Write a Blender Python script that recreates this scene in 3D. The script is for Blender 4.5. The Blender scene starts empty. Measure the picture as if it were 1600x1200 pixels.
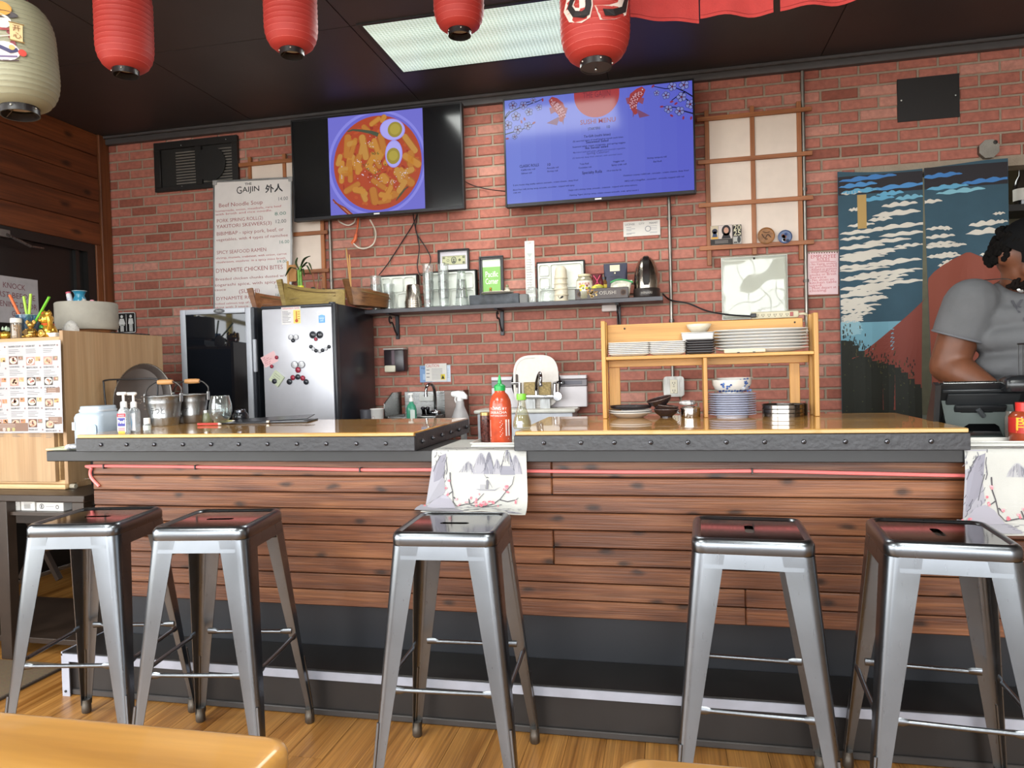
import bpy, bmesh, math, random
from mathutils import Vector as V, Matrix as Mx
sc=bpy.context.scene; COL=sc.collection; R=math.radians; PI=math.pi
random.seed(7)
# ---------------------------------------------------------------- camera, world, light, exposure
FPX=1110.; H=1.24; YAW,PITCH,ROLL=R(12.2),R(-1.2),R(1.53)
_f=V((-math.sin(YAW)*math.cos(PITCH),math.cos(YAW)*math.cos(PITCH),math.sin(PITCH)))
_r=V((math.cos(YAW),math.sin(YAW),0)); _d=_f.cross(_r)
CR=_r*math.cos(ROLL)+_d*math.sin(ROLL); CD=-_r*math.sin(ROLL)+_d*math.cos(ROLL); CF=_f
cam=bpy.data.objects.new('camera',bpy.data.cameras.new('camera')); COL.objects.link(cam)
cam.matrix_world=Mx(((CR.x,-CD.x,-CF.x,0),(CR.y,-CD.y,-CF.y,0),(CR.z,-CD.z,-CF.z,H),(0,0,0,1)))
cam.data.sensor_fit='HORIZONTAL'; cam.data.sensor_width=36; cam.data.lens=36*FPX/1600; cam.data.clip_start=.02
sc.camera=cam
EXP=.35; WORLD=8.0; LAMPW=42.
sc.view_settings.view_transform='Standard'; sc.view_settings.look='None'; sc.view_settings.exposure=EXP
sc.view_settings.gamma=1; sc.view_settings.use_curve_mapping=False
w=bpy.data.worlds.new('overcast_sky'); sc.world=w; w.use_nodes=True
w.node_tree.nodes['Background'].inputs[0].default_value=(.93,.97,1,1); w.node_tree.nodes['Background'].inputs[1].default_value=WORLD
pl=bpy.data.lights.new('window_portal','AREA'); pl.shape='RECTANGLE'; pl.size=6.6; pl.size_y=2.5; pl.cycles.is_portal=True
po=bpy.data.objects.new('window_portal',pl); COL.objects.link(po); po.location=(-.2,-2.62,1.5); po.rotation_euler=(R(90),0,0)
p2_=bpy.data.lights.new('side_window_portal','AREA'); p2_.shape='RECTANGLE'; p2_.size=4.3; p2_.size_y=2.4; p2_.cycles.is_portal=True
po2=bpy.data.objects.new('side_window_portal',p2_); COL.objects.link(po2); po2.location=(-3.98,-.5,1.45); po2.rotation_euler=(R(90),0,R(-90))
# ---------------------------------------------------------------- helpers
def ray(px,py): return CR*((px-800)/FPX)+CD*((py-600)/FPX)+CF
def at(px,py,Y): v=ray(px,py); return V((0,0,H))+v*(Y/v.y)
def atz(px,py,z): v=ray(px,py); return V((0,0,H))+v*((z-H)/v.z)
def atx(px,py,X): v=ray(px,py); return V((0,0,H))+v*(X/v.x)
def lin(c): return c/12.92 if c<=.04045 else ((c+.055)/1.055)**2.4
def hx(h): return tuple(lin(int(h[i:i+2],16)/255) for i in (0,2,4))
MC={}
def nt(name):
    m_=bpy.data.materials.new(name); m_.use_nodes=True; t=m_.node_tree; return m_,t,t.nodes['Principled BSDF']
def m(h,r=.55,me=0,v=.10,s=14,b=0,bs=70,coat=0,em=0,sss=0,name='paint'):
    k=(h,r,me,v,s,b,bs,coat,em,sss)
    if k in MC: return MC[k]
    M_,t,p=nt(name+'_'+h); c=hx(h)
    tc=t.nodes.new('ShaderNodeTexCoord'); n=t.nodes.new('ShaderNodeTexNoise'); n.inputs['Scale'].default_value=s; n.inputs['Detail'].default_value=4
    t.links.new(tc.outputs['Object'],n.inputs['Vector'])
    cr=t.nodes.new('ShaderNodeValToRGB'); a,b_=cr.color_ramp.elements
    a.position=.3; b_.position=.7; a.color=tuple(x*(1-v) for x in c)+(1,); b_.color=tuple(min(1,x*(1+v)) for x in c)+(1,)
    t.links.new(n.outputs['Fac'],cr.inputs[0]); t.links.new(cr.outputs[0],p.inputs['Base Color'])
    p.inputs['Roughness'].default_value=r; p.inputs['Metallic'].default_value=me; p.inputs['Coat Weight'].default_value=coat; p.inputs['Coat Roughness'].default_value=.06
    if b:
        n2=t.nodes.new('ShaderNodeTexNoise'); n2.inputs['Scale'].default_value=bs; n2.inputs['Detail'].default_value=5; t.links.new(tc.outputs['Object'],n2.inputs['Vector'])
        bp=t.nodes.new('ShaderNodeBump'); bp.inputs['Strength'].default_value=b; bp.inputs['Distance'].default_value=.01; t.links.new(n2.outputs['Fac'],bp.inputs['Height']); t.links.new(bp.outputs[0],p.inputs['Normal'])
    if em:
        t.links.new(cr.outputs[0],p.inputs['Emission Color']); p.inputs['Emission Strength'].default_value=em*2**-EXP
    if sss:
        p.inputs['Subsurface Weight'].default_value=sss; p.inputs['Subsurface Radius'].default_value=(.02,.008,.005); p.inputs['Subsurface Scale'].default_value=.3
    MC[k]=M_; return M_
def steel(h='b4b4b4',r=.28,an='Z',scr=.5,vc=.15):
    k=('steel',h,r,an,scr,vc)
    if k in MC: return MC[k]
    M_,t,p=nt('steel_'+h); c=hx(h)
    tc=t.nodes.new('ShaderNodeTexCoord'); mp=t.nodes.new('ShaderNodeMapping'); s=[60,60,60]; s['XYZ'.index(an)]=3; mp.inputs['Scale'].default_value=s
    n=t.nodes.new('ShaderNodeTexNoise'); n.inputs['Scale'].default_value=3; n.inputs['Detail'].default_value=6
    n2=t.nodes.new('ShaderNodeTexNoise'); n2.inputs['Scale'].default_value=9; n2.inputs['Detail'].default_value=5
    t.links.new(tc.outputs['Object'],mp.inputs[0]); t.links.new(mp.outputs[0],n.inputs['Vector']); t.links.new(tc.outputs['Object'],n2.inputs['Vector'])
    cr=t.nodes.new('ShaderNodeValToRGB'); a,b_=cr.color_ramp.elements; a.position=.35; b_.position=.65
    a.color=tuple(x*(1-vc) for x in c)+(1,); b_.color=tuple(min(1,x*(1+vc*.6)) for x in c)+(1,)
    t.links.new(n2.outputs['Fac'],cr.inputs[0]); t.links.new(cr.outputs[0],p.inputs['Base Color'])
    mr=t.nodes.new('ShaderNodeMapRange'); mr.inputs['From Min'].default_value=.3; mr.inputs['From Max'].default_value=.7; mr.inputs['To Min'].default_value=r*(1-scr*.6); mr.inputs['To Max'].default_value=r*(1+scr)
    t.links.new(n.outputs['Fac'],mr.inputs['Value']); t.links.new(mr.outputs[0],p.inputs['Roughness']); p.inputs['Metallic'].default_value=1
    MC[k]=M_; return M_
def wood(name,cols,ax='X',sl=1.2,sx=14,r=.5,knots=0,coat=0,fine=.25,b=.1,vr=(.82,1.12),dp=None):
    """wood grain along axis ax; every object gets its own piece of the grain"""
    if name in MC: return MC[name]
    M_,t,p=nt(name); N=t.nodes.new; L=t.links.new
    tc=N('ShaderNodeTexCoord'); oi=N('ShaderNodeObjectInfo'); cx=N('ShaderNodeCombineXYZ')
    for i,kk in enumerate((37.,53.,71.)):
        mm=N('ShaderNodeMath'); mm.operation='MULTIPLY'; mm.inputs[1].default_value=kk; L(oi.outputs['Random'],mm.inputs[0]); L(mm.outputs[0],cx.inputs[i])
    ad=N('ShaderNodeVectorMath'); L(tc.outputs['Object'],ad.inputs[0]); L(cx.outputs[0],ad.inputs[1])
    mp=N('ShaderNodeMapping'); s=[sx]*3; s['XYZ'.index(ax)]=sl; mp.inputs['Scale'].default_value=s; L(ad.outputs[0],mp.inputs[0])
    n=N('ShaderNodeTexNoise'); n.inputs['Scale'].default_value=1; n.inputs['Detail'].default_value=5; n.inputs['Distortion'].default_value=.7; L(mp.outputs[0],n.inputs['Vector'])
    cr=N('ShaderNodeValToRGB'); e=cr.color_ramp.elements; e[0].position=.3; e[1].position=.7; e[0].color=hx(cols[0])+(1,); e[1].color=hx(cols[-1])+(1,)
    if len(cols)==3: q=e.new(.5); q.color=hx(cols[1])+(1,)
    L(n.outputs['Fac'],cr.inputs[0])
    mp2=N('ShaderNodeMapping'); s=[sx*9]*3; s['XYZ'.index(ax)]=sl*2.5; mp2.inputs['Scale'].default_value=s; L(ad.outputs[0],mp2.inputs[0])
    n2=N('ShaderNodeTexNoise'); n2.inputs['Scale'].default_value=1; n2.inputs['Detail'].default_value=3; L(mp2.outputs[0],n2.inputs['Vector'])
    mx=N('ShaderNodeMix'); mx.data_type='RGBA'; mx.blend_type='MULTIPLY'; mx.inputs[0].default_value=1
    mr=N('ShaderNodeMapRange'); mr.inputs['From Min'].default_value=.35; mr.inputs['From Max'].default_value=.62; mr.inputs['To Min'].default_value=1-fine; mr.inputs['To Max'].default_value=1; L(n2.outputs['Fac'],mr.inputs['Value'])
    L(cr.outputs[0],mx.inputs[6]); L(mr.outputs[0],mx.inputs[7]); out=mx.outputs[2]
    if knots:
        mp3=N('ShaderNodeMapping'); s=[knots*2.2]*3; s['XYZ'.index(ax)]=knots
        if dp is not None: s[dp]=.3
        mp3.inputs['Scale'].default_value=s; L(ad.outputs[0],mp3.inputs[0])
        vo=N('ShaderNodeTexVoronoi'); vo.inputs['Scale'].default_value=1
        if dp is None: L(mp3.outputs[0],vo.inputs['Vector'])
        else:
            vo.voronoi_dimensions='2D'; se=N('ShaderNodeSeparateXYZ'); co=N('ShaderNodeCombineXYZ'); L(mp3.outputs[0],se.inputs[0]); i_='XYZ'.index(ax); L(se.outputs[i_],co.inputs[0]); L(se.outputs[3-i_-dp],co.inputs[1])
            wn_=N('ShaderNodeTexNoise'); wn_.inputs['Scale'].default_value=3; L(co.outputs[0],wn_.inputs['Vector']); wm=N('ShaderNodeVectorMath'); wm.operation='SCALE'; wm.inputs['Scale'].default_value=.18; L(wn_.outputs['Color'],wm.inputs[0]); wa=N('ShaderNodeVectorMath'); L(co.outputs[0],wa.inputs[0]); L(wm.outputs[0],wa.inputs[1]); L(wa.outputs[0],vo.inputs['Vector'])
        k2=N('ShaderNodeMapRange'); k2.inputs['From Min'].default_value=.04; k2.inputs['From Max'].default_value=.13; k2.inputs['To Min'].default_value=.25; k2.inputs['To Max'].default_value=1; L(vo.outputs['Distance'],k2.inputs['Value'])
        m3=N('ShaderNodeMix'); m3.data_type='RGBA'; m3.blend_type='MULTIPLY'; m3.inputs[0].default_value=1; L(out,m3.inputs[6]); L(k2.outputs[0],m3.inputs[7]); out=m3.outputs[2]
    ov=N('ShaderNodeMapRange'); ov.inputs['To Min'].default_value=vr[0]; ov.inputs['To Max'].default_value=vr[1]; L(oi.outputs['Random'],ov.inputs['Value'])
    m4=N('ShaderNodeMix'); m4.data_type='RGBA'; m4.blend_type='MULTIPLY'; m4.inputs[0].default_value=1; L(out,m4.inputs[6]); L(ov.outputs[0],m4.inputs[7]); L(m4.outputs[2],p.inputs['Base Color'])
    p.inputs['Roughness'].default_value=r; p.inputs['Coat Weight'].default_value=coat; p.inputs['Coat Roughness'].default_value=.03
    if b:
        bp=N('ShaderNodeBump'); bp.inputs['Strength'].default_value=b; bp.inputs['Distance'].default_value=.004; L(n2.outputs['Fac'],bp.inputs['Height']); L(bp.outputs[0],p.inputs['Normal'])
    MC[name]=M_; return M_
def glass(h='eef4f2',op=.0,r=.02,k=.12):
    """thin clear wall: tinted see-through with a mirror sheen that grows towards grazing angles"""
    key=('glass',h,op,r,k)
    if key in MC: return MC[key]
    M_=bpy.data.materials.new('glass_'+h); M_.use_nodes=True; t=M_.node_tree; t.nodes.clear(); N=t.nodes.new; L=t.links.new
    o=N('ShaderNodeOutputMaterial'); tr=N('ShaderNodeBsdfTransparent'); tr.inputs[0].default_value=hx(h)+(1,)
    gl=N('ShaderNodeBsdfGlossy'); gl.inputs['Roughness'].default_value=r; lw=N('ShaderNodeLayerWeight'); lw.inputs[0].default_value=k+.2
    mx=N('ShaderNodeMixShader'); L(lw.outputs['Facing'],mx.inputs[0]); 
    pw=N('ShaderNodeMath'); pw.operation='MULTIPLY_ADD'; pw.inputs[1].default_value=.55; pw.inputs[2].default_value=.05; L(lw.outputs['Facing'],pw.inputs[0]); L(pw.outputs[0],mx.inputs[0])
    L(tr.outputs[0],mx.inputs[1]); L(gl.outputs[0],mx.inputs[2]); res=mx.outputs[0]
    if op:
        df=N('ShaderNodeBsdfDiffuse'); df.inputs[0].default_value=hx(h)+(1,); m2=N('ShaderNodeMixShader'); m2.inputs[0].default_value=op; L(res,m2.inputs[1]); L(df.outputs[0],m2.inputs[2]); res=m2.outputs[0]
    L(res,o.inputs[0]); MC[key]=M_; return M_
def colmat(kind,em=0):
    k=('col',kind,em)
    if k in MC: return MC[k]
    M_,t,p=nt('print_'+kind); a=t.nodes.new('ShaderNodeAttribute'); a.attribute_name='Col'
    if em:
        p.inputs['Base Color'].default_value=(.01,.01,.01,1); t.links.new(a.outputs['Color'],p.inputs['Emission Color']); p.inputs['Emission Strength'].default_value=em*2**-EXP; p.inputs['Roughness'].default_value=.14; p.inputs['Specular IOR Level'].default_value=.2
    else:
        t.links.new(a.outputs['Color'],p.inputs['Base Color']); p.inputs['Roughness'].default_value=.3 if kind=='gloss' else .7
    MC[k]=M_; return M_
def cr(pts,k=6):
    """smooth curve through points"""
    P_=[V(p) for p in pts]; out=[]
    for i in range(len(P_)-1):
        a=P_[max(i-1,0)]; b=P_[i]; c=P_[i+1]; d=P_[min(i+2,len(P_)-1)]
        for j in range(k):
            t=j/k; out.append(.5*((2*b)+(c-a)*t+(2*a-5*b+4*c-d)*t*t+(3*b-a-3*c+d)*t**3))
    return out+[P_[-1]]
def rr(w,h,r,k=4,cx=0,cy=0):
    o=[]
    for (sx,sy,a0) in ((1,1,0),(-1,1,90),(-1,-1,180),(1,-1,270)):
        for j in range(k+1):
            a=R(a0+90*j/k); o.append((cx+sx*(w/2-r)+r*math.cos(a),cy+sy*(h/2-r)+r*math.sin(a)))
    return o
class MB:
    def __init__(s): s.v=[];s.f=[];s.m=[];s.T=None
    def add(s,vs,fs,m=0):
        o=len(s.v)
        s.v+=[(s.T@V(x)) if s.T is not None else V(x) for x in vs]
        s.f+=[tuple(i+o for i in f) for f in fs]; s.m+=[m]*len(fs); return s
    def box(s,x0,x1,y0,y1,z0,z1,b=0,m=0):
        if b<=0:
            vs=[(x,y,z) for x in (x0,x1) for y in (y0,y1) for z in (z0,z1)]
            return s.add(vs,[(0,1,3,2),(4,6,7,5),(0,4,5,1),(2,3,7,6),(0,2,6,4),(1,5,7,3)],m)
        b=min(b,abs(x1-x0)*.45,abs(y1-y0)*.45,abs(z1-z0)*.45)
        bm=bmesh.new(); bmesh.ops.create_cube(bm,size=1)
        for q in bm.verts: q.co=V((x0+(q.co.x+.5)*(x1-x0),y0+(q.co.y+.5)*(y1-y0),z0+(q.co.z+.5)*(z1-z0)))
        bmesh.ops.bevel(bm,geom=bm.edges[:],offset=b,segments=2 if b>.004 else 1,affect='EDGES',profile=.5)
        bm.verts.index_update(); vs=[q.co.copy() for q in bm.verts]; fs=[tuple(q.index for q in f.verts) for f in bm.faces]; bm.free()
        return s.add(vs,fs,m)
    def lathe(s,pr,n=24,c=(0,0,0),m=0,a0=0):
        vs=[];rows=[]
        for r,z in pr:
            if r<1e-6: rows.append([len(vs)]); vs.append((c[0],c[1],c[2]+z))
            else:
                rows.append(list(range(len(vs),len(vs)+n)))
                vs+=[(c[0]+r*math.cos(a0+2*PI*i/n),c[1]+r*math.sin(a0+2*PI*i/n),c[2]+z) for i in range(n)]
        fs=[]
        for a,b in zip(rows,rows[1:]):
            for i in range(n):
                j=(i+1)%n
                if len(a)==1 and len(b)==1: continue
                if len(a)==1: fs.append((a[0],b[j],b[i]))
                elif len(b)==1: fs.append((a[i],a[j],b[0]))
                else: fs.append((a[i],a[j],b[j],b[i]))
        return s.add(vs,fs,m)
    def tube(s,pts,r,n=8,m=0,cap=True):
        P_=[V(p) for p in pts]; k=len(P_); rs=r if isinstance(r,(list,tuple)) else [r]*k
        t0=(P_[1]-P_[0]).normalized(); u=t0.orthogonal().normalized(); vs=[]
        for i in range(k):
            t=(P_[min(i+1,k-1)]-P_[max(i-1,0)]); t=t.normalized() if t.length>1e-9 else t0
            u=(u-t*u.dot(t)); u=u.normalized() if u.length>1e-6 else t.orthogonal().normalized(); w_=t.cross(u)
            vs+=[P_[i]+(u*math.cos(2*PI*j/n)+w_*math.sin(2*PI*j/n))*rs[i] for j in range(n)]
        fs=[(i*n+j,i*n+(j+1)%n,(i+1)*n+(j+1)%n,(i+1)*n+j) for i in range(k-1) for j in range(n)]
        if cap: fs+=[tuple(range(n))[::-1],tuple((k-1)*n+j for j in range(n))]
        return s.add(vs,fs,m)
    def prism(s,pts,y0,y1,m=0,plane='XZ'):
        n=len(pts)
        f=(lambda a,b,c:(a,c,b)) if plane=='XZ' else ((lambda a,b,c:(a,b,c)) if plane=='XY' else (lambda a,b,c:(c,a,b)))
        vs=[f(a,b,y0) for a,b in pts]+[f(a,b,y1) for a,b in pts]
        return s.add(vs,[tuple(range(n)),tuple(range(2*n-1,n-1,-1))]+[(i,i+n,(i+1)%n+n,(i+1)%n) for i in range(n)],m)
    def loft(s,rings,m=0,cap=True,close=True):
        n=len(rings[0]); vs=[p for r_ in rings for p in r_]; k=len(rings)
        fs=[(i*n+j,i*n+(j+1)%n,(i+1)*n+(j+1)%n,(i+1)*n+j) for i in range(k-1) for j in range(n if close else n-1)]
        if cap: fs+=[tuple(range(n))[::-1],tuple((k-1)*n+j for j in range(n))]
        return s.add(vs,fs,m)
    def sheet(s,G,d=(0,.002,0),m=0):
        a,b=len(G),len(G[0]); d=V(d); vs=[V(p) for row in G for p in row]; o=a*b; vs+=[p+d for p in vs]
        fs=[]
        for i in range(a-1):
            for j in range(b-1):
                q=(i*b+j,i*b+j+1,(i+1)*b+j+1,(i+1)*b+j); fs.append(q); fs.append(tuple(x+o for x in q[::-1]))
        for i in range(a-1): fs+= [(i*b,(i+1)*b,(i+1)*b+o,i*b+o),((i+1)*b+b-1,i*b+b-1,i*b+b-1+o,(i+1)*b+b-1+o)]
        for j in range(b-1): fs+= [(j+1,j,j+o,j+1+o),((a-1)*b+j,(a-1)*b+j+1,(a-1)*b+j+1+o,(a-1)*b+j+o)]
        return s.add(vs,fs,m)
    def ell(s,c,r,n=14,k=8,m=0):
        rx,ry,rz=r if isinstance(r,(list,tuple)) else (r,r,r)
        T0=s.T; q=Mx.Translation(V(c))@Mx.Diagonal((rx,ry,rz,1)); s.T=(T0@q) if T0 is not None else q
        s.lathe([(math.sin(PI*i/k),-math.cos(PI*i/k)) for i in range(k+1)],n,m=m); s.T=T0; return s
def P(name,mb,mat,parent=None,sm=40,loc=None,rot=None,kind=None,label=None):
    me=bpy.data.meshes.new(name); me.from_pydata(mb.v,[],mb.f); 
    for x in (mat if isinstance(mat,(list,tuple)) else [mat]): me.materials.append(x)
    if any(mb.m): me.polygons.foreach_set('material_index',mb.m)
    bm=bmesh.new(); bm.from_mesh(me); bmesh.ops.recalc_face_normals(bm,faces=bm.faces[:]); bm.to_mesh(me); bm.free()
    if sm: me.shade_smooth(); me.set_sharp_from_angle(angle=R(sm))
    me.update(); o=bpy.data.objects.new(name,me); COL.objects.link(o)
    if parent: o.parent=parent
    if loc is not None: o.location=loc
    if rot is not None: o.rotation_euler=rot
    if kind: o['kind']=kind
    if label: o['label']=label
    return o
def tag(o,label,cat,group=None):
    o['label']=label; o['category']=cat
    if group: o['group']=group
    return o
def T(name,label,cat,loc=(0,0,0),rz=0,group=None,rot=None):
    o=bpy.data.objects.new(name,None); COL.objects.link(o); o.empty_display_size=.05; o.location=loc; o.rotation_euler=rot or (0,0,rz); return tag(o,label,cat,group)
def O(name,mb,mat,label,cat,group=None,loc=None,rot=None,sm=40): return tag(P(name,mb,mat,None,sm,loc,rot),label,cat,group)
def dup(o,loc,rz=None,label=None,group=None):
    c=o.copy(); COL.objects.link(c); c.location=loc
    if rz is not None: c.rotation_euler[2]=rz
    if label: c['label']=label
    if group: c['group']=group
    def kids(a,b):
        for ch in list(a.children):
            d=ch.copy(); COL.objects.link(d); d.parent=b; kids(ch,d)
    kids(o,c); return c
def struct(o): o['kind']='structure'; return o
TXT={}
def txt(s_,off=0):
    if (s_,off) in TXT: return TXT[(s_,off)]
    cu=bpy.data.curves.new('t','FONT'); cu.body=s_; cu.size=1; cu.resolution_u=2; cu.offset=off; cu.fill_mode='FRONT'
    o=bpy.data.objects.new('t',cu); me=o.to_mesh(); q=([tuple(x.co) for x in me.vertices],[tuple(p.vertices) for p in me.polygons])
    o.to_mesh_clear(); bpy.data.objects.remove(o); bpy.data.curves.remove(cu); TXT[(s_,off)]=q; return q
class PR:
    """flat print made of coloured shapes, facing -Y, u along X, v along Z"""
    def __init__(s,e=.0003): s.v=[];s.f=[];s.c=[];s.l=1;s.e=e;s.warp=None
    def put(s,vs,fs,col,l=None):
        l=s.l if l is None else l; o=len(s.v); s.v+=[(x,-l*s.e,y) for x,y in vs]; s.f+=[tuple(i+o for i in f) for f in fs]; s.c+=[hx(col)+(1,)]*len(vs)
    def poly(s,pts,col,l=None): s.put(pts,[tuple(range(len(pts)))],col,l)
    def rect(s,u0,v0,u1,v1,col,l=None): s.poly([(u0,v0),(u1,v0),(u1,v1),(u0,v1)],col,l)
    def circ(s,u,v,r,col,ry=None,rot=0,n=20,l=None):
        ry=ry or r; c,q=math.cos(rot),math.sin(rot)
        s.poly([(u+r*math.cos(2*PI*i/n)*c-ry*math.sin(2*PI*i/n)*q,v+r*math.cos(2*PI*i/n)*q+ry*math.sin(2*PI*i/n)*c) for i in range(n)],col,l)
    def line(s,pts,w,col,l=None):
        k=len(pts); A=[];B=[]
        for i in range(k):
            a=pts[max(i-1,0)]; b=pts[min(i+1,k-1)]; dx,dy=b[0]-a[0],b[1]-a[1]; d=math.hypot(dx,dy) or 1; ww=(w[i] if isinstance(w,(list,tuple)) else w)/2
            A.append((pts[i][0]-dy/d*ww,pts[i][1]+dx/d*ww)); B.append((pts[i][0]+dy/d*ww,pts[i][1]-dx/d*ww))
        s.put(A+B,[(i,i+1,k+i+1,k+i) for i in range(k-1)],col,l)
    def text(s,t,u,v,size,col,al='l',rot=0,off=0,l=None,sx=1,W=None):
        vs,fs=txt(t,off)
        if not vs: return
        x1=max(p[0] for p in vs); 
        if W: sx=W/(x1*size)
        du={'l':0,'c':-x1/2,'r':-x1}[al]; c,q=math.cos(rot),math.sin(rot)
        s.put([(u+((x+du)*c*sx-y*q)*size,v+((x+du)*q*sx+y*c)*size) for x,y,_ in vs],fs,col,s.l+1 if l is None else l)
    def obj(s,name,parent,kind='matt',em=0,loc=None,rot=None,fn=None):
        me=bpy.data.meshes.new(name); v=s.v
        if fn: v=[fn(*p) for p in v]
        me.from_pydata(v,[],s.f); a=me.color_attributes.new('Col','FLOAT_COLOR','POINT'); a.data.foreach_set('color',[x for c in s.c for x in c])
        me.materials.append(colmat(kind,em)); me.update(); o=bpy.data.objects.new(name,me); COL.objects.link(o); o.parent=parent
        if loc is not None: o.location=loc
        if rot is not None: o.rotation_euler=rot
        return o
# ================================================================ the room
YW=4.5; XL=-3.96; ZC=3.0
floorw=wood('floor_wood',('85531f','ab763a','bd8746'),'Y',1.0,22,.38,fine=.35,vr=(.93,1.06))
fl=struct(P('floor',MB().box(XL-.1,3.6,-2.8,6.7,-.1,-.004),m('6b4a28',.6)))
PWD=.127; i=0; x=-3.9
while x<2.2:
    y=.9-random.random()*.9
    while y<2.36 if x>-2.4 else y<4.4:
        L_=1.22
        P('plank',MB().box(x+.0008,x+PWD-.0008,y+.0008,y+L_-.0008,-.004,0),floorw,fl,sm=0); y+=L_
    x+=PWD
struct(P('ground_outside',MB().box(-25,14,-20,-2.85,-.2,-.06).box(-25,-4.2,-2.85,12,-.2,-.06),m('b9b4aa',.9)))
ce=struct(P('ceiling',MB().box(XL-.1,3.6,-2.8,YW+.1,ZC+.006,ZC+.1),m('0c0b0b',.6)))
cpm=m('3a3232',.5,v=.12,s=3)
for a in range(7):
    for b in range(6):
        x0=-3.96+a*1.22; y0=-2.7+b*1.22; x1=min(x0+1.214,3.5); y1=min(y0+1.214,YW)
        if y1<=y0+.05: continue
        if a==2 and b==5: # the opening for the light panel is simply the panel over it
            pass
        P('ceiling_panel',MB().box(x0,x1,y0,y1,ZC,ZC+.006),cpm,ce,sm=0)
# brick wall
op0=at(1338,400,YW).x; op1=2.55; opz=at(1592,258,YW).z
wb=MB(); mort=m('9c8c7a',.9,b=.5,bs=120)
wb.box(XL-.1,op0,YW,YW+.12,-.1,ZC); wb.box(op0,op1,YW,YW+.12,opz,ZC); wb.box(op1,3.6,YW,YW+.12,-.1,ZC)
wbo=struct(P('wall_back',wb,mort,sm=0))
def brickmat():
    M_,t,p=nt('brick_clay'); N=t.nodes.new; L=t.links.new
    oi=N('ShaderNodeObjectInfo'); ge=N('ShaderNodeNewGeometry'); ad=N('ShaderNodeMath'); L(oi.outputs['Random'],ad.inputs[0]); L(ge.outputs['Random Per Island'],ad.inputs[1])
    fr=N('ShaderNodeMath'); fr.operation='FRACT'; L(ad.outputs[0],fr.inputs[0])
    cr_=N('ShaderNodeValToRGB'); cr_.color_ramp.interpolation='LINEAR'; e=cr_.color_ramp.elements; e[0].color=hx('8f5040')+(1,); e[0].position=0; e[1].color=hx('bd8272')+(1,); e[1].position=1
    for ps,c in ((.08,'8f5040'),(.11,'a36152'),(.5,'aa6656'),(.92,'b16e5e'),(.95,'bd8272')): q=e.new(ps); q.color=hx(c)+(1,)
    L(fr.outputs[0],cr_.inputs[0])
    n=N('ShaderNodeTexNoise'); n.inputs['Scale'].default_value=38; n.inputs['Detail'].default_value=6; tc=N('ShaderNodeTexCoord'); va=N('ShaderNodeVectorMath'); cx=N('ShaderNodeCombineXYZ')
    mu=N('ShaderNodeMath'); mu.operation='MULTIPLY'; mu.inputs[1].default_value=50; L(oi.outputs['Random'],mu.inputs[0]); L(mu.outputs[0],cx.inputs[0]); L(tc.outputs['Object'],va.inputs[0]); L(cx.outputs[0],va.inputs[1]); L(va.outputs[0],n.inputs['Vector'])
    mr=N('ShaderNodeMapRange'); mr.inputs['From Min'].default_value=.3; mr.inputs['From Max'].default_value=.7; mr.inputs['To Min'].default_value=.8; mr.inputs['To Max'].default_value=1.12; L(n.outputs['Fac'],mr.inputs['Value'])
    mx=N('ShaderNodeMix'); mx.data_type='RGBA'; mx.blend_type='MULTIPLY'; mx.inputs[0].default_value=1; L(cr_.outputs[0],mx.inputs[6]); L(mr.outputs[0],mx.inputs[7]); L(mx.outputs[2],p.inputs['Base Color'])
    p.inputs['Roughness'].default_value=.75; bp=N('ShaderNodeBump'); bp.inputs['Strength'].default_value=.35; bp.inputs['Distance'].default_value=.006; L(n.outputs['Fac'],bp.inputs['Height']); L(bp.outputs[0],p.inputs['Normal'])
    return M_
bmt=brickmat(); RH=.0672; BW=.2085; J=.0125
def brick_mb(w,h,mb=None,cx=0,cz=0,y=0):
    mb=mb or MB(); b=.004; hw,hh=w/2,h/2; o=[(-hw,-hh),(hw,-hh),(hw,hh),(-hw,hh)]; i_=[(-hw+b,-hh+b),(hw-b,-hh+b),(hw-b,hh-b),(-hw+b,hh-b)]
    return mb.add([(cx+a,y,cz+c) for a,c in o]+[(cx+a,y-.004,cz+c) for a,c in o]+[(cx+a,y-.008,cz+c) for a,c in i_],[(0,1,5,4),(1,2,6,5),(2,3,7,6),(3,0,4,7),(4,5,9,8),(5,6,10,9),(6,7,11,10),(7,4,8,11),(8,9,10,11)])
_lm=at(183,237,YW).x  # a joint in the photo
_z0=at(201,320/4+200+0,YW).z
cells=[]
ztop=ZC-.055; row=0; zc=ztop-.02
while zc>.72:
    xo=_lm+(0 if row%2==0 else BW/2)
    k0=int((XL-xo)/BW)-2
    for k in range(k0,k0+45):
        a=xo+k*BW+J/2; b=xo+(k+1)*BW-J/2
        a=max(a,XL+.002); b=min(b,2.75)
        z0,z1=zc-RH/2+J/2,zc+RH/2-J/2
        z1=min(z1,ztop+.004)
        if z0<opz+.002 and b>op0: b=min(b,op0-.003)
        if b-a>.018 and z1-z0>.015: cells.append(((a+b)/2,(z0+z1)/2,b-a,z1-z0))
    zc-=RH; row+=1
cells.sort(key=lambda c:-(c[0]+.15*c[1]))
vis=[]; rest=MB(); proto={}
for c in cells:
    if len(vis)<298 and c[0]<2.15: vis.append(c)
    else: brick_mb(c[2],c[3],rest,c[0],c[1],0)
for c in vis:
    k=(round(c[2],3),round(c[3],3))
    if k not in proto: o=P('brick',brick_mb(*k),bmt,wbo,sm=0); proto[k]=o
    else: o=proto[k].copy(); COL.objects.link(o)
    o.location=(c[0],YW-random.random()*.0015,c[1])
P('small_bricks',rest,bmt,wbo,sm=0,loc=(0,YW,0),kind='stuff')
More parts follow.
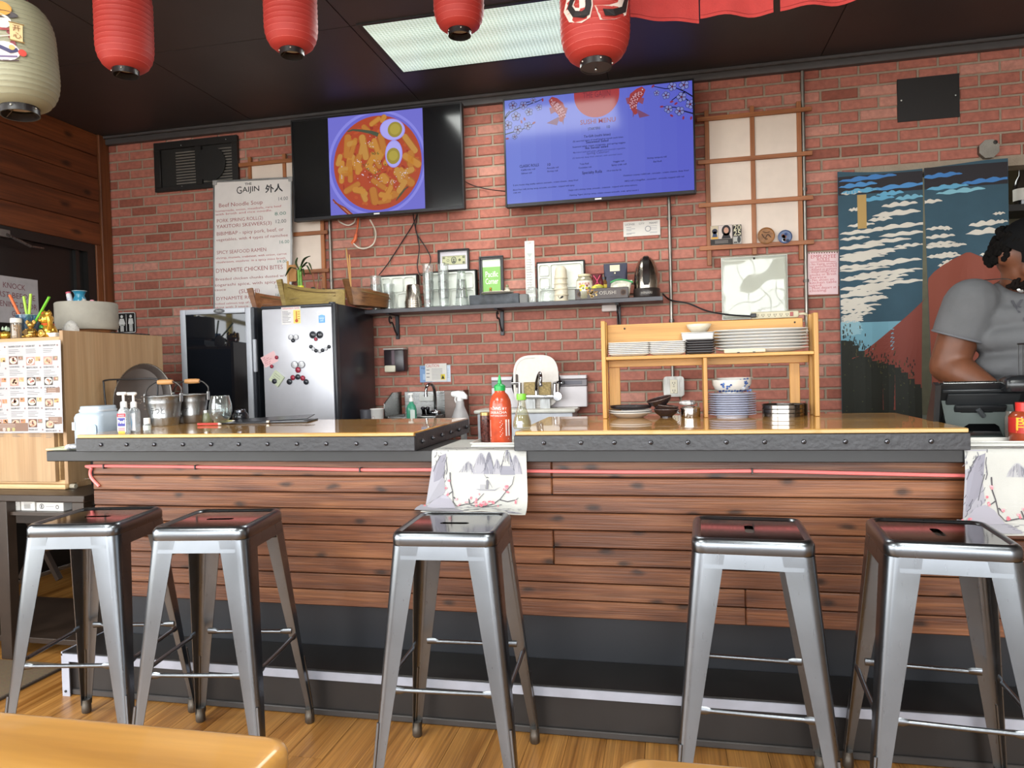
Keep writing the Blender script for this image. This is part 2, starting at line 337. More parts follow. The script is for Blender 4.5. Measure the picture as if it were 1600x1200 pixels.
struct(P('trim_1',MB().box(XL,2.75,YW-.045,YW,ZC-.058,ZC-.012,.006).box(XL,2.75,YW-.065,YW,ZC-.02,ZC,.004),m('4a4646',.5)))
# wall on the side of the door
wl=MB(); dk=wood('dark_board',('43200f','6d381b','834724'),'Y',1.1,9,.5,knots=2.2,fine=.3,dp=0)
dz=2.204; dy0,dy1=2.95,4.345
wl.box(XL-.12,XL,1.65,dy0-.1,-.1,ZC).box(XL-.12,XL,-2.8,1.65,2.6,ZC).box(XL-.12,XL,-2.8,1.65,-.1,.28).box(XL-.12,XL,-2.8,-2.6,.28,2.6).box(XL-.12,XL,dy0-.1,YW+.12,dz,ZC).box(XL-.12,XL,dy1,YW+.12,-.1,dz)
wlo=struct(P('wall_left',wl,m('2b1710',.7),sm=0))
for k in range(5):
    z0=dz+k*(ZC-dz)/5; P('board',MB().box(XL,XL+.014,1.75,YW-.105,z0+.002,z0+(ZC-dz)/5-.002,.003),dk,wlo,sm=30)
P('corner_board',MB().box(XL,XL+.03,YW-.105,YW-.012,0,ZC,.004),wood('dark_board_up',('52290f','73401f','854c26'),'Z',1.1,9,.5,fine=.3),wlo,sm=30)
P('post',MB().box(XL,XL+.02,dy1,YW-.105,0,dz,.003),MC['dark_board_up'],wlo,sm=30)
dr=struct(P('door_1',MB().box(XL-.07,XL-.03,dy0,dy1,0,dz-.02),m('171413',.35,v=.05)))
P('door_frame',MB().box(XL-.03,XL+.01,dy1-.07,dy1,0,dz).box(XL-.03,XL+.01,dy0,dy1-.07,dz-.06,dz).box(XL-.03,XL+.01,dy0-.1,dy0,0,dz).box(XL-.03,XL-.005,dy1-.16,dy1-.13,0,dz-.06),m('1c1a19',.35),dr)
a=atx(10,366,XL+.05); b=atx(48,385,XL+.05)
P('door_closer',MB().tube([a,b],.009,8).tube([b,atx(68,388,XL+.02)],.006,6).box(XL-.01,XL+.05,a.y-.16,a.y+.03,a.z-.02,a.z+.03,.004),steel('9a9a98',.3),dr)
# the other walls
struct(P('wall_right',MB().box(3.5,3.62,-2.8,6.7,-.1,ZC),m('8a7f76',.8),sm=0))
wf=MB(); wf.box(XL,3.5,-2.8,-2.65,-.1,.25).box(XL,3.5,-2.8,-2.65,2.75,ZC).box(XL,-3.5,-2.8,-2.65,.25,2.75).box(3.1,3.5,-2.8,-2.65,.25,2.75)
struct(P('wall_front',wf,m('5a534e',.8),sm=0))
wn=MB()
for xx in (-3.5,-1.85,-.2,1.45,3.04): wn.box(xx,xx+.06,-2.76,-2.69,.25,2.75)
wn.box(-3.5,3.1,-2.76,-2.69,.25,.31).box(-3.5,3.1,-2.76,-2.69,2.69,2.75).box(-3.5,3.1,-2.755,-2.695,1.98,2.03)
struct(P('window_1',wn,m('8d8f90',.4,1),sm=0))
wn=MB()
for yy in (-2.6,-1.2,.2,1.59): wn.box(XL-.09,XL-.02,yy,yy+.06,.28,2.6)
wn.box(XL-.09,XL-.02,-2.6,1.65,.28,.34).box(XL-.09,XL-.02,-2.6,1.65,2.54,2.6).box(XL-.085,XL-.025,-2.6,1.65,1.95,2.0)
struct(P('window_2',wn,m('b9a24a',.4,.4),sm=0))
# the kitchen behind the curtain
struct(P('wall_kitchen',MB().box(-.2,3.6,6.5,6.62,-.1,3.0),m('6e6a58',.8),sm=0))
struct(P('wall_kitchen_side',MB().box(-.2,-.1,YW+.12,6.5,-.1,3.0),m('6e6a58',.8),sm=0))
struct(P('ceiling_kitchen',MB().box(-.2,3.6,YW+.12,6.62,2.98,3.08),m('6e6a58',.8),sm=0))
# ceiling light
lt=T('ceiling_light','flat fluorescent ceiling light with prismatic lens','ceiling light',(-.86,3.69,ZC))
P('light_frame',MB().box(-.625,-.6,-.31,.31,-.006,0).box(.6,.625,-.31,.31,-.006,0).box(-.6,.6,-.31,-.29,-.006,0).box(-.6,.6,.29,.31,-.006,0),m('20211f',.5),lt,sm=0)
lm,t_,p_=nt('prismatic_lens'); N=t_.nodes.new; L=t_.links.new
tc=N('ShaderNodeTexCoord'); mp=N('ShaderNodeMapping'); mp.inputs['Scale'].default_value=(75,75,75); mp.inputs['Rotation'].default_value=(0,0,R(45)); L(tc.outputs['Object'],mp.inputs[0])
ck=N('ShaderNodeTexChecker'); ck.inputs['Scale'].default_value=1; L(mp.outputs[0],ck.inputs[0])
wv=N('ShaderNodeTexWave'); wv.bands_direction='Y'; wv.inputs['Scale'].default_value=1.7; wv.inputs['Distortion'].default_value=.0; wv.inputs['Phase Offset'].default_value=2.2; L(tc.outputs['Object'],wv.inputs[0])
c1=N('ShaderNodeMix'); c1.data_type='RGBA'; c1.inputs[6].default_value=hx('9fb3a6')+(1,); c1.inputs[7].default_value=hx('cfe6d8')+(1,); L(ck.outputs['Fac'],c1.inputs[0])
c2=N('ShaderNodeMapRange'); c2.inputs['To Min'].default_value=.85*2**-EXP; c2.inputs['To Max'].default_value=1.12*2**-EXP; L(wv.outputs['Fac'],c2.inputs[0])
L(c1.outputs[2],p_.inputs['Emission Color']); L(c2.outputs[0],p_.inputs['Emission Strength']); p_.inputs['Base Color'].default_value=(.5,.55,.5,1); p_.inputs['Roughness'].default_value=.3
P('diffuser',MB().box(-.6,.6,-.29,.29,-.004,-.001),lm,lt,sm=0)
def tubelamp(par,e):
    la=bpy.data.lights.new('fluorescent_tube','AREA'); la.shape='RECTANGLE'; la.size=1.15; la.size_y=.55; la.energy=e; la.color=(.97,1,.96); lo=bpy.data.objects.new('fluorescent_tube',la); COL.objects.link(lo); lo.parent=par; lo.location=(0,0,-.012)
for x_,y_,g in ((-2.0,.55,0),(.9,.55,1),(-2.0,-1.3,2),(.9,-1.3,3)):  # dining lights out of view, added to brighten the floor
    l2=dup(lt,(x_,y_,ZC),label='added unseen ceiling light over the dining tables, '+('front row by the door','front row by the kitchen','back row by the door','back row by the kitchen')[g],group='added dining room ceiling lights')
    tubelamp(l2,LAMPW)
tubelamp(lt,20.)
lk=dup(lt,(1.5,5.6,2.979),label='added unseen kitchen ceiling light behind the split curtain'); tubelamp(lk,14.)  # unseen lamp added to lighten what shows through the curtain slit
# ================================================================ the bar
BT=1.02; BF=2.44; BB=3.17
bar=T('bar_counter','long bar front clad in stained knotty boards above a black kick panel','bar counter',(-.4,2.56,0))
def loc(mb_,par): mb_.v=[p-par.location for p in mb_.v]; return mb_
bx0=at(148,760,2.545).x; bx1=1.75
P('kick_panel',loc(MB().box(bx0+.02,bx1,2.555,2.6,0,.335),bar),m('17181d',.45,v=.2,s=4),bar)
P('carcass',loc(MB().box(bx0+.02,bx1,2.556,2.82,.335,.905),bar),m('2a1d16',.7),bar)
bw=wood('bar_board',('522b17','74452a','8f5c3a'),'X',1.6,20,.45,knots=3.6,fine=.38,b=.3,dp=1)
rows=9; zt,zb=.906,.333; J1=at(863,760,2.545).x; J2=at(1164,900,2.545).x
for k in range(rows):
    z1=zt-(zt-zb)*k/rows; z0=zt-(zt-zb)*(k+1)/rows
    js=[bx0]+{0:[J1],1:[J1],4:[J1],5:[J1],7:[J2],8:[J2]}.get(k,[])+[bx1]
    for a,b in zip(js,js[1:]):
        P('plank',loc(MB().box(a+.0008,b-.0008,2.538-random.random()*.003,2.557,z0+.0025,z1-.001,.0035),bar),bw,bar,sm=30)
st=T('foot_step','low black foot step with a silver front edge along the bar','step',(-.4,2.45,0))
sx0=at(100,1030,2.34).x; black=m('1d1a19',.4,v=.25,s=5)
P('tread',loc(MB().box(sx0,1.75,2.335,2.553,.158,.174,.002),st),black,st)
P('riser',loc(MB().box(sx0+.005,1.75,2.35,2.37,0,.158),st),m('221f1e',.38,v=.25,s=5),st)
P('side_panel',loc(MB().box(sx0+.004,sx0+.02,2.37,2.553,0,.158),st),black,st)
P('skirting',loc(MB().box(sx0+.03,1.75,2.341,2.35,.003,.026,.003),st),m('3a3634',.4),st)
alu=m('a9acb8',.4,.25,v=.08)
P('edge_strip',loc(MB().box(sx0-.004,1.75,2.331,2.335,.138,.168).box(sx0-.004,sx0+.001,2.331,2.55,.16,.176),st),alu,st,label='silver aluminium edge strip')
P('corner_strip',loc(MB().box(sx0-.004,sx0+.03,2.331,2.335,.0,.138),st),alu,st)
for zz in (.02,.125): P('screw',loc(MB().tube([(sx0+.012,2.328,zz),(sx0+.012,2.333,zz)],.005,8),st),m('222222',.4),st)
slb=O('counter_slab',MB().box(at(72,710,2.47).x,1.75,2.47,2.86,.908,.951,.003),m('232121',.42,v=.15,s=6),'black painted counter slab under the two wooden bar tops','counter')
topw=wood('bar_top_wood',('b87d38','d29b4e','dfaa5e'),'X',.7,13,.2,coat=.8,fine=.18,b=0)
edgew=wood('bar_edge_wood',('b07c3a','c89a55','d4a862'),'X',1.5,30,.3,coat=.6,fine=.25,b=0)
fas=m('29282b',.38,v=.15,s=10,b=.14,bs=55)
def bartop(x0,x1,label,nb,side):
    t=T('wooden_worktop',label,'counter',((x0+x1)/2,(BF+BB)/2,.951),group='wooden bar tops'); z0=.9515
    P('top_panel',loc(MB().box(x0+.004,x1-.004,BF+.012,BB,.985,BT,.003),t),topw,t,label='glossy varnished wooden top')
    P('front_lip',loc(MB().box(x0+.004,x1-.004,BF+.003,BF+.0125,BT-.014,BT-.0005,.002),t),edgew,t)
    P('fascia',loc(MB().box(x0,x1,BF,BF+.02,z0,BT-.0145,.002),t),fas,t,label='black painted fascia board')
    xs=x1 if side>0 else x0
    for s_,xx in ((1,x1),(-1,x0)):
        P('side_fascia',loc(MB().box(min(xx,xx-.02*s_),max(xx,xx-.02*s_),BF+.0205,BB,z0,BT-.006,.002),t),fas,t)
    P('underside',loc(MB().box(x0+.021,x1-.021,BF+.021,BB-.01,z0,.985),t),m('1d1a18',.7),t)
    bolt=MB().ell((0,-.002,0),(.008,.006,.008),10,6).ell((0,-.006,0),(.0035,.005,.0035),8,4)
    first=None
    for px in nb:
        q=at(px,693 if x0<-1 else 694,BF)
        lc=V((q.x,BF-.001,.98))-t.location
        if first is None: first=P('bolt',bolt,steel('77777c',.35),t,loc=lc)
        else: c=first.copy(); COL.objects.link(c); c.location=lc
    for k in range(6):
        c=first.copy(); COL.objects.link(c); c.location=V((x1+.001 if side>0 else x0-.001,BF+.08+k*.12,.98))-t.location; c.rotation_euler=(0,0,R(90*side))
    return t
TL=bartop(at(118,690,BF).x,at(648,690,BF).x,'varnished wooden bar top with black bolted edge, under the buckets and hand sanitizer',(158,198,241,286,330,373,418,464,510,557,603),1)
TR=bartop(at(803,690,BF).x,at(1517,690,BF).x,'varnished wooden bar top with black bolted edge, under the plate rack',(850,908,960,1017,1075,1135,1195,1256,1321,1386,1455),1)
# pink tube light
pts=[at(155,760,2.53),at(142,745,2.53),at(143,732,2.53),at(156,728,2.525),at(400,731,2.525),at(560,734,2.525),at(680,734,2.525),at(830,736,2.525),at(1000,737.5,2.525),at(1175,736,2.525),at(1320,739,2.525),at(1500,743,2.525),at(1640,745,2.525)]
pk=T('tube_light','pink flexible tube light strung along the bar front','light',(-.4,2.525,.87))
P('tube',loc(MB().tube(cr(pts,5),.0062,8),pk),m('f5807c',.35,v=.05),pk)
for px,py in ((163,729),(306,730),(563,734),(1175,736.5)): q=at(px,py,2.524); P('clip',loc(MB().box(q.x-.003,q.x+.003,q.y-.009,q.y+.012,q.z-.009,q.z+.009,.001),pk),m('3a3230',.4),pk)
P('nail',loc(MB().tube([at(132,748,2.54),at(150,747,2.545)],.002,6),bar),steel('aaaaaa'),bar)
# ================================================================ stools
stl=steel('787b7f',.28,'Z',.04,.06); stt=steel('6c6c6e',.09,'X',.2)
def stool(loc_,rz,label):
    t=T('bar_stool',label,'stool',loc_,rz,'metal bar stools'); HS=.78; w=.155; bw=.215
    # seat
    mb=MB(); rings=[]
    for ww,z,r_ in ((w-.002,HS-.042,.036),(w,HS-.036,.036),(w,HS-.016,.036),(w-.003,HS-.007,.036),(w-.009,HS-.001,.034),(w-.015,HS,.03),(w-.02,HS-.002,.028),(w-.024,HS-.006,.025)):
        rings.append([(a,b,z) for a,b in rr(2*ww,2*ww,r_,6)])
    mb.loft(rings,cap=False); s_=P('seat',mb,stl,t,sm=60)
    hw,hl=.012,.045; outer=[(a,b,HS-.006) for a,b in rr(2*(w-.024),2*(w-.024),.025,6)]; hole=[(a,b) for a,b in rr(2*hl,2*hw,.0119,6)]
    hr=[]
    for a,b in rr(2*(w-.024),2*(w-.024),.025,6): hr.append((a,b))
    mb=MB(); n=len(hole); A=[(a,b,HS-.006) for a,b in hr]; B=[(a,b,HS-.006) for a,b in hole]; C_=[(a,b,HS-.016) for a,b in hole]
    mb.loft([A,B,C_],cap=False); P('seat_panel',mb,stt,s_,sm=30,label='dark mirror-like seat panel with hand slot')
    # apron
    mb=MB()
    for k in range(4):
        mb.T=Mx.Rotation(PI/2*k,4,'Z'); mb.add([(-w+.03,-w+.0015,HS-.04),(w-.03,-w+.0015,HS-.04),(w-.032,-w-.003,HS-.078),(-w+.032,-w-.003,HS-.078),(-w+.03,-w+.0035,HS-.04),(w-.03,-w+.0035,HS-.04),(w-.032,-w-.001,HS-.078),(-w+.032,-w-.001,HS-.078)],[(0,1,2,3),(7,6,5,4),(3,2,6,7)])
    P('apron',mb,stl,t,sm=30)
    # legs
    lg=[]
    for k,(sx,sy) in enumerate(((-1,-1),(1,-1),(1,1),(-1,1))):
        mb=MB(); rings=[]
        for f in (0,.03,.12,.3,.5,.7,.85,.93,1):
            z=(HS-.041)*(1-f)+.03*f; c=w+(bw-w)*f-.0005; fl_=.082*(1-f)**1.15+.0 if 0 else (.084+(.026-.084)*min(1,f*1.02)); r_=.034*(1-f)+.014*f; th=.0025
            prof=[(c-fl_,c)]+[(c-r_+r_*math.sin(R(a)),c-r_+r_*math.cos(R(a))) for a in range(0,91,15)]+[(c,c-fl_)]
            inn=[(c-th,c-fl_)]+[(c-r_+(r_-th)*math.sin(R(a)),c-r_+(r_-th)*math.cos(R(a))) for a in range(90,-1,-15)]+[(c-fl_,c-th)]
            rings.append([(sx*a,sy*b,z) for a,b in prof+inn])
        mb.loft(rings); l_=P('leg',mb,stl,t,sm=50); lg.append(l_)
        # pressed rib on the corner
        ff=lambda f:(w+(bw-w)*f-.004*0, (HS-.041)*(1-f)+.03*f)
        a_,za=ff(.70); b_,zb_=ff(.97); rad=lambda f:(.034*(1-f)+.014*f)*(1-.7071)
        mb=MB(); mb.tube([(sx*(a_-rad(.70)),sy*(a_-rad(.70)),za),(sx*(b_-rad(.97)),sy*(b_-rad(.97)),zb_)],.0055,8); P('leg_rib',mb,stl,l_,sm=60)
        fc=bw-.013; mb=MB().lathe([(0,0),(.014,0),(.0165,.004),(.0165,.03),(.015,.034),(.015,.05),(0,.05)],14,(sx*fc,sy*fc,0)); P('foot',mb,steel('6d675f',.5),l_,sm=40)
    # stretchers
    zs=.335; f=(HS-.041-zs)/(HS-.071); c=w+(bw-w)*f-.004; fl_=.084+(.026-.084)*f
    for k in range(4):
        mb=MB(); mb.T=Mx.Rotation(PI/2*k,4,'Z'); e=c-fl_+.012
        mb.tube(cr([(-e+.03,-c+.004,zs),(0,-c+.003,zs),(e-.03,-c+.004,zs)],3),.0068,10)
        for sx in (-1,1):
            mb.loft([[(sx*(e-.034),-c+.004+.0066*math.cos(a),zs+.0066*math.sin(a)) for a in [2*PI*q/8 for q in range(8)]],[(sx*(e-.02),-c+.001+.004*math.cos(a),zs+.0105*math.sin(a)) for a in [2*PI*q/8 for q in range(8)]],[(sx*(e+.006),-c+.001+.004*math.cos(a),zs+.0105*math.sin(a)) for a in [2*PI*q/8 for q in range(8)]]])
        P('stretcher',mb,stl,t,sm=50)
    mb=MB()
    for k in range(2):
        mb.T=Mx.Rotation(PI/2*k,4,'Z'); mb.tube([(-w+.012,-w+.012,HS-.095),(0,0,HS-.075+.012*k),(w-.012,w-.012,HS-.095)],.006,8)
    P('cross_brace',mb,stl,t,sm=50); return t
s0=stool((-1.908,2.065,0),R(10),'galvanised metal bar stool standing beside the dark console table')
dup(s0,(-1.438,2.065,0),R(8),'galvanised metal bar stool under the bolted bar top, second along from the console table')
dup(s0,(-.64,2.075,0),R(3),'galvanised metal bar stool standing below the hanging landscape runner')
dup(s0,(.22,2.075,0),R(87),'galvanised metal bar stool below the plates and bowls of the rack')
dup(s0,(.702,2.085,0),R(85),'galvanised metal bar stool whose seat mirrors the runner beside the cash register')
# ================================================================ tables in front
tw=wood('table_wood',('95662f','a87839','b88746'),'X',.9,9,.3,coat=.3,fine=.1,b=0)
def table(x0,x1,y0,y1,label):
    t=T('dining_table',label,'table',((x0+x1)/2,(y0+y1)/2,0)); cx,cy=(x1-x0)/2,(y1-y0)/2
    rings=[]
    for i_,z in ((.012,.705),(.003,.709),(0,.716),(0,.738),(.003,.746),(.012,.75)): rings.append([(a,b,z) for a,b in rr(2*cx-2*i_,2*cy-2*i_,.035,6)])
    P('tabletop',MB().loft(rings),tw,t,sm=50)
    P('table_frame',MB().box(-cx+.08,cx-.08,-cy+.08,cy-.08,.64,.704,.003),m('2a2522',.5),t)
    for sx in (-1,1):
        for sy in (-1,1): P('leg',MB().box(sx*(cx-.1)-.025,sx*(cx-.1)+.025,sy*(cy-.1)-.025,sy*(cy-.1)+.025,0,.64,.003),m('2a2522',.5),t)
    return t
_a=atz(462,1152,.75); table(-1.75,_a.x,.2,_a.y+.005,'honey pine dining table with rounded corner in front of the stools, larger piece in view')
_a=atz(966,1175,.75); table(_a.x,1.15,.2,_a.y,'honey pine dining table of which only a thin edge shows below the middle stools')
# ================================================================ things on the brick wall
def mpp(px,py,Y): return (at(px,py,Y)-V((0,0,H))).dot(CF)/FPX
def QF(o,Y): return lambda px,py:(lambda p:(p.x-o.x,p.z-o.z))(at(px,py,Y))
def rect_px(x0,y0,x1,y1,Y):
    """centre, width, height of an upright rectangle whose middle lines run through these pixels"""
    xm,ym=(x0+x1)/2,(y0+y1)/2; l=at(x0,ym,Y).x; r=at(x1,ym,Y).x; t=at(xm,y0,Y).z; b=at(xm,y1,Y).z
    return V(((l+r)/2,Y,(t+b)/2)),r-l,t-b
blk=m('1b1a1c',.35,v=.1); blk2=m('151414',.55)
# screens
def tv(c0,c1,label,draw):
    (xa,ya),(xb,yb)=c0,c1; Y=4.345
    o,w_,h_=rect_px(xa,ya,xb,yb,Y); t=T('tv',label,'tv',(o.x,Y,o.z)); hw,hh=w_/2,h_/2; b=.011
    P('casing',MB().box(-hw,hw,.006,.04,-hh,hh,.004).box(-hw*.6,hw*.6,.04,.07,-hh*.75,hh*.35,.006),blk2,t)
    mb=MB()
    mb.box(-hw,-hw+b,-.004,.006,-hh,hh,.0015).box(hw-b,hw,-.004,.006,-hh,hh,.0015).box(-hw+b,hw-b,-.004,.006,hh-b,hh,.0015).box(-hw+b,hw-b,-.004,.006,-hh,-hh+b*1.9,.0015)
    P('bezel',mb,m('2c2b2d',.3,.5),t); P('badge',MB().box(-.02,.02,-.0055,-.004,-hh+.006,-hh+.015),m('c9c9c9',.4),t)
    P('wall_mount',MB().box(-.12,.12,.07,.095,-.1,.1),blk,t); P('wall_arm',MB().box(-.03,.03,.095,.147,-.05,.05),blk,t)
    scp=P('screen',MB().box(-hw+b,hw-b,0,.006,-hh+b*1.9,hh-b),m('0d0d10',.14,v=0),t,sm=0)
    pr=PR(.00025); q=QF(V((o.x,Y,o.z)),Y); pr.q=q; pr.k=mpp((xa+xb)/2,(ya+yb)/2,Y); draw(pr,q,(-hw+b,-hh+b*1.9,hw-b,hh-b)); pr.obj('picture',scp,'screen',.88); return t
def dish(pr,q,B):
    rn=random.Random(3)
    Z=lambda x,y:q(500+x/6.957,170+y/6.957); k=pr.k/6.957
    u0=Z(100,600)[0]; u1=Z(1130,600)[0]
    pr.rect(u0,B[1],u1,B[3],'7573d6'); pr.l=2
    c=Z(622,590); R0=515*k; cc_=lambda dx,r_,col: pr.poly([(min(max(c[0]+dx+r_*math.cos(2*PI*i/60),u0+.001),u1-.001),min(max(c[1]+r_*math.sin(2*PI*i/60),B[1]+.001),B[3]-.001)) for i in range(60)],col); cc_(-.006,R0*1.11,'8d8cea'); pr.l=3; cc_(-.004,R0*1.05,'6f6cd2'); pr.l=4; cc_(0,R0*.99,'b4492c')
    clipx=lambda x:min(max(x,u0),u1)
    pr.l=5
    for i in range(120):
        a=rn.random()*2*PI; r=R0*.97*math.sqrt(rn.random()); pr.circ(c[0]+r*math.cos(a)*.93,c[1]+r*math.sin(a)*.93,rn.uniform(.006,.022),rn.choice(('a83f28','bd5530','9c3524','c0602f')),ry=rn.uniform(.004,.012),rot=a*3,n=10); pr.l=5+i%4
    def cake(x,y,L_,w_,a,col):
        u,v=Z(x,y); L_*=k; w_*=k
        for s,cc,dl in ((1,col,0),(.72,'c98a3c',1)):
            pts=rr(L_,w_*s,w_*s*.45,4); ca,sa=math.cos(a),math.sin(a); pr.poly([(clipx(u+x_*ca-y_*sa),v+x_*sa+y_*ca) for x_,y_ in pts],cc if s==1 else rn.choice(('c98a3c','be7a34','c58f45')),pr.l+dl*3)
    pr.l=10
    fixed=[(300,410,250,70,85),(480,420,270,80,-80),(360,430,220,55,70),(680,380,220,70,-78),(620,430,220,60,-72),(240,690,240,60,86),(330,680,240,62,90),(1000,560,230,80,-35),(980,380,240,70,-55),(860,720,170,70,-70),(350,860,200,60,25),(590,950,190,90,-80),(800,950,200,60,20),(640,820,190,55,-35),(610,560,200,60,-60),(700,760,120,90,-50),(210,560,130,60,70),(600,140,140,50,30),(690,110,90,60,60),(960,780,160,90,-40),(420,640,150,60,80),(560,650,150,70,-40),(770,840,150,50,-110),(450,900,160,60,-30),(700,1010,150,45,5)]
    for _ in range(26):
        a=rn.random()*2*PI; r=400*math.sqrt(rn.random()); fixed.append((622+r*math.cos(a)*.95,590+r*math.sin(a),rn.uniform(110,190),rn.uniform(50,80),rn.uniform(0,180)))
    for x,y,L_,w_,a in fixed[25:]+fixed[:25]: cake(x,y,L_*1.05,w_*1.15,R(a),rn.choice(('b06a2c','aa5f2a','b8752f'))); pr.l=10+rn.randint(0,3)
    pr.l=15
    for (x,y) in ((240,690),(330,680)): u,v=Z(x,y); pr.line([(u-.002,v-.045*1),(u+.001,v+.04)],.008,'c9bfc9')
    pr.l=16; u=[Z(300,250),Z(360,232),Z(450,240),Z(560,258),Z(635,285)]; pr.line(u,[.008,.012,.016,.022,.026],'4b5442'); u=[Z(965,845),Z(920,880),Z(880,930),Z(830,1000)]; pr.line(u,[.004,.012,.014,.006],'54503c')
    for i in range(90):
        a=rn.random()*2*PI; cl=rn.choice(((540,360),(420,570),(470,720),(640,760),(930,700),(800,790),(620,600))); r=abs(rn.gauss(0,55)); u,v=Z(cl[0]+r*math.cos(a),cl[1]+r*math.sin(a)); pr.circ(u,v,.0027,'e3d6e8',n=6,l=18)
    for cl in ((520,640),(700,650),(600,720),(600,510)):
        for i in range(7): u,v=Z(cl[0]+rn.uniform(-50,50),cl[1]+rn.uniform(-40,40)); a=rn.random()*3; pr.line([(u,v),(u+.012*math.cos(a),v+.012*math.sin(a))],.004,rn.choice(('5d6b35','4a5a2e')),l=17)
    for (x,y,a,b,rot,yx,yy,yr) in ((790,228,150,118,-.25,818,228,83),(805,492,102,152,-.03,800,515,76)):
        u,v=Z(x,y); pr.circ(u,v,a*k*.97,'a49cf4',ry=b*k*.97,rot=rot,n=32,l=20); pr.circ(u,v,a*k*.9,'b3adfa',ry=b*k*.9,rot=rot,n=32,l=21); u,v=Z(yx,yy); pr.circ(u,v,yr*k,'a08f3c',ry=yr*k*1.15 if yr<80 else yr*k,n=26,l=22); pr.circ(u,v+.002,yr*k*.7,'b5a446',n=20,l=23)
    pr.l=6
    for d,cc in ((0,'8a3a26'),(28,'c07a58'),(50,'8d3d2a')): pr.line([Z(140+d*.4,985-d*.3+d),Z(230+d*.9,1080),Z(310+d*.9,1150)],.010,cc)
def blossom(pr,u,v,s,rn):
    a0=rn.random()*6
    for i in range(5):
        a=a0+i*2*PI/5; cu,cv=u+math.cos(a)*s*.6,v+math.sin(a)*s*.6
        n=12; ring=[(cu+s*.42*math.cos(2*PI*j/n),cv+s*.42*math.sin(2*PI*j/n)) for j in range(n+1)]; pr.poly(ring[:-1],'7f86c8',4); pr.line(ring,s*.09,'1d2048',5)
    for i in range(5): a=a0+.6+i*2*PI/5; pr.line([(u,v),(u+math.cos(a)*s*.4,v+math.sin(a)*s*.4)],s*.08,'6a2436',6)
    pr.circ(u,v,s*.16,'6a2436',n=8,l=6)
def koi(pr,Z,pts,ws,flip):
    pr.line([Z(*p) for p in pts],ws,'a03c3e',4)
    rn=random.Random(5)
    for i in range(1,len(pts)-2):
        for j in range(5):
            t=j/5; x=pts[i][0]*(1-t)+pts[i+1][0]*t; y=pts[i][1]*(1-t)+pts[i+1][1]*t
            for d in (-24,-8,8,24):
                u,v=Z(x+d,y+abs(d)*.2); pr.circ(u,v,.0042,'c79aa8' if (j+d)%3 else '7a2430',n=6,l=5)
    for s in (-1,1):
        a=pts[2]; b=pts[-1]
        pr.poly([Z(a[0]+s*20,a[1]),Z(a[0]+s*75,a[1]+10),Z(a[0]+s*62,a[1]+60),Z(a[0]+s*22,a[1]+40)],'8c4a66',3)
        pr.poly([Z(b[0],b[1]-45),Z(b[0]+s*70-flip*40,b[1]-8-20*s*flip),Z(b[0]+s*26,b[1]+30)],'7a4a70',3)
    u,v=Z(pts[0][0]+10*flip,pts[0][1]+12); pr.circ(u,v,.004,'e8dfe8',n=8,l=6); pr.circ(u,v,.002,'20182a',n=8,l=7)
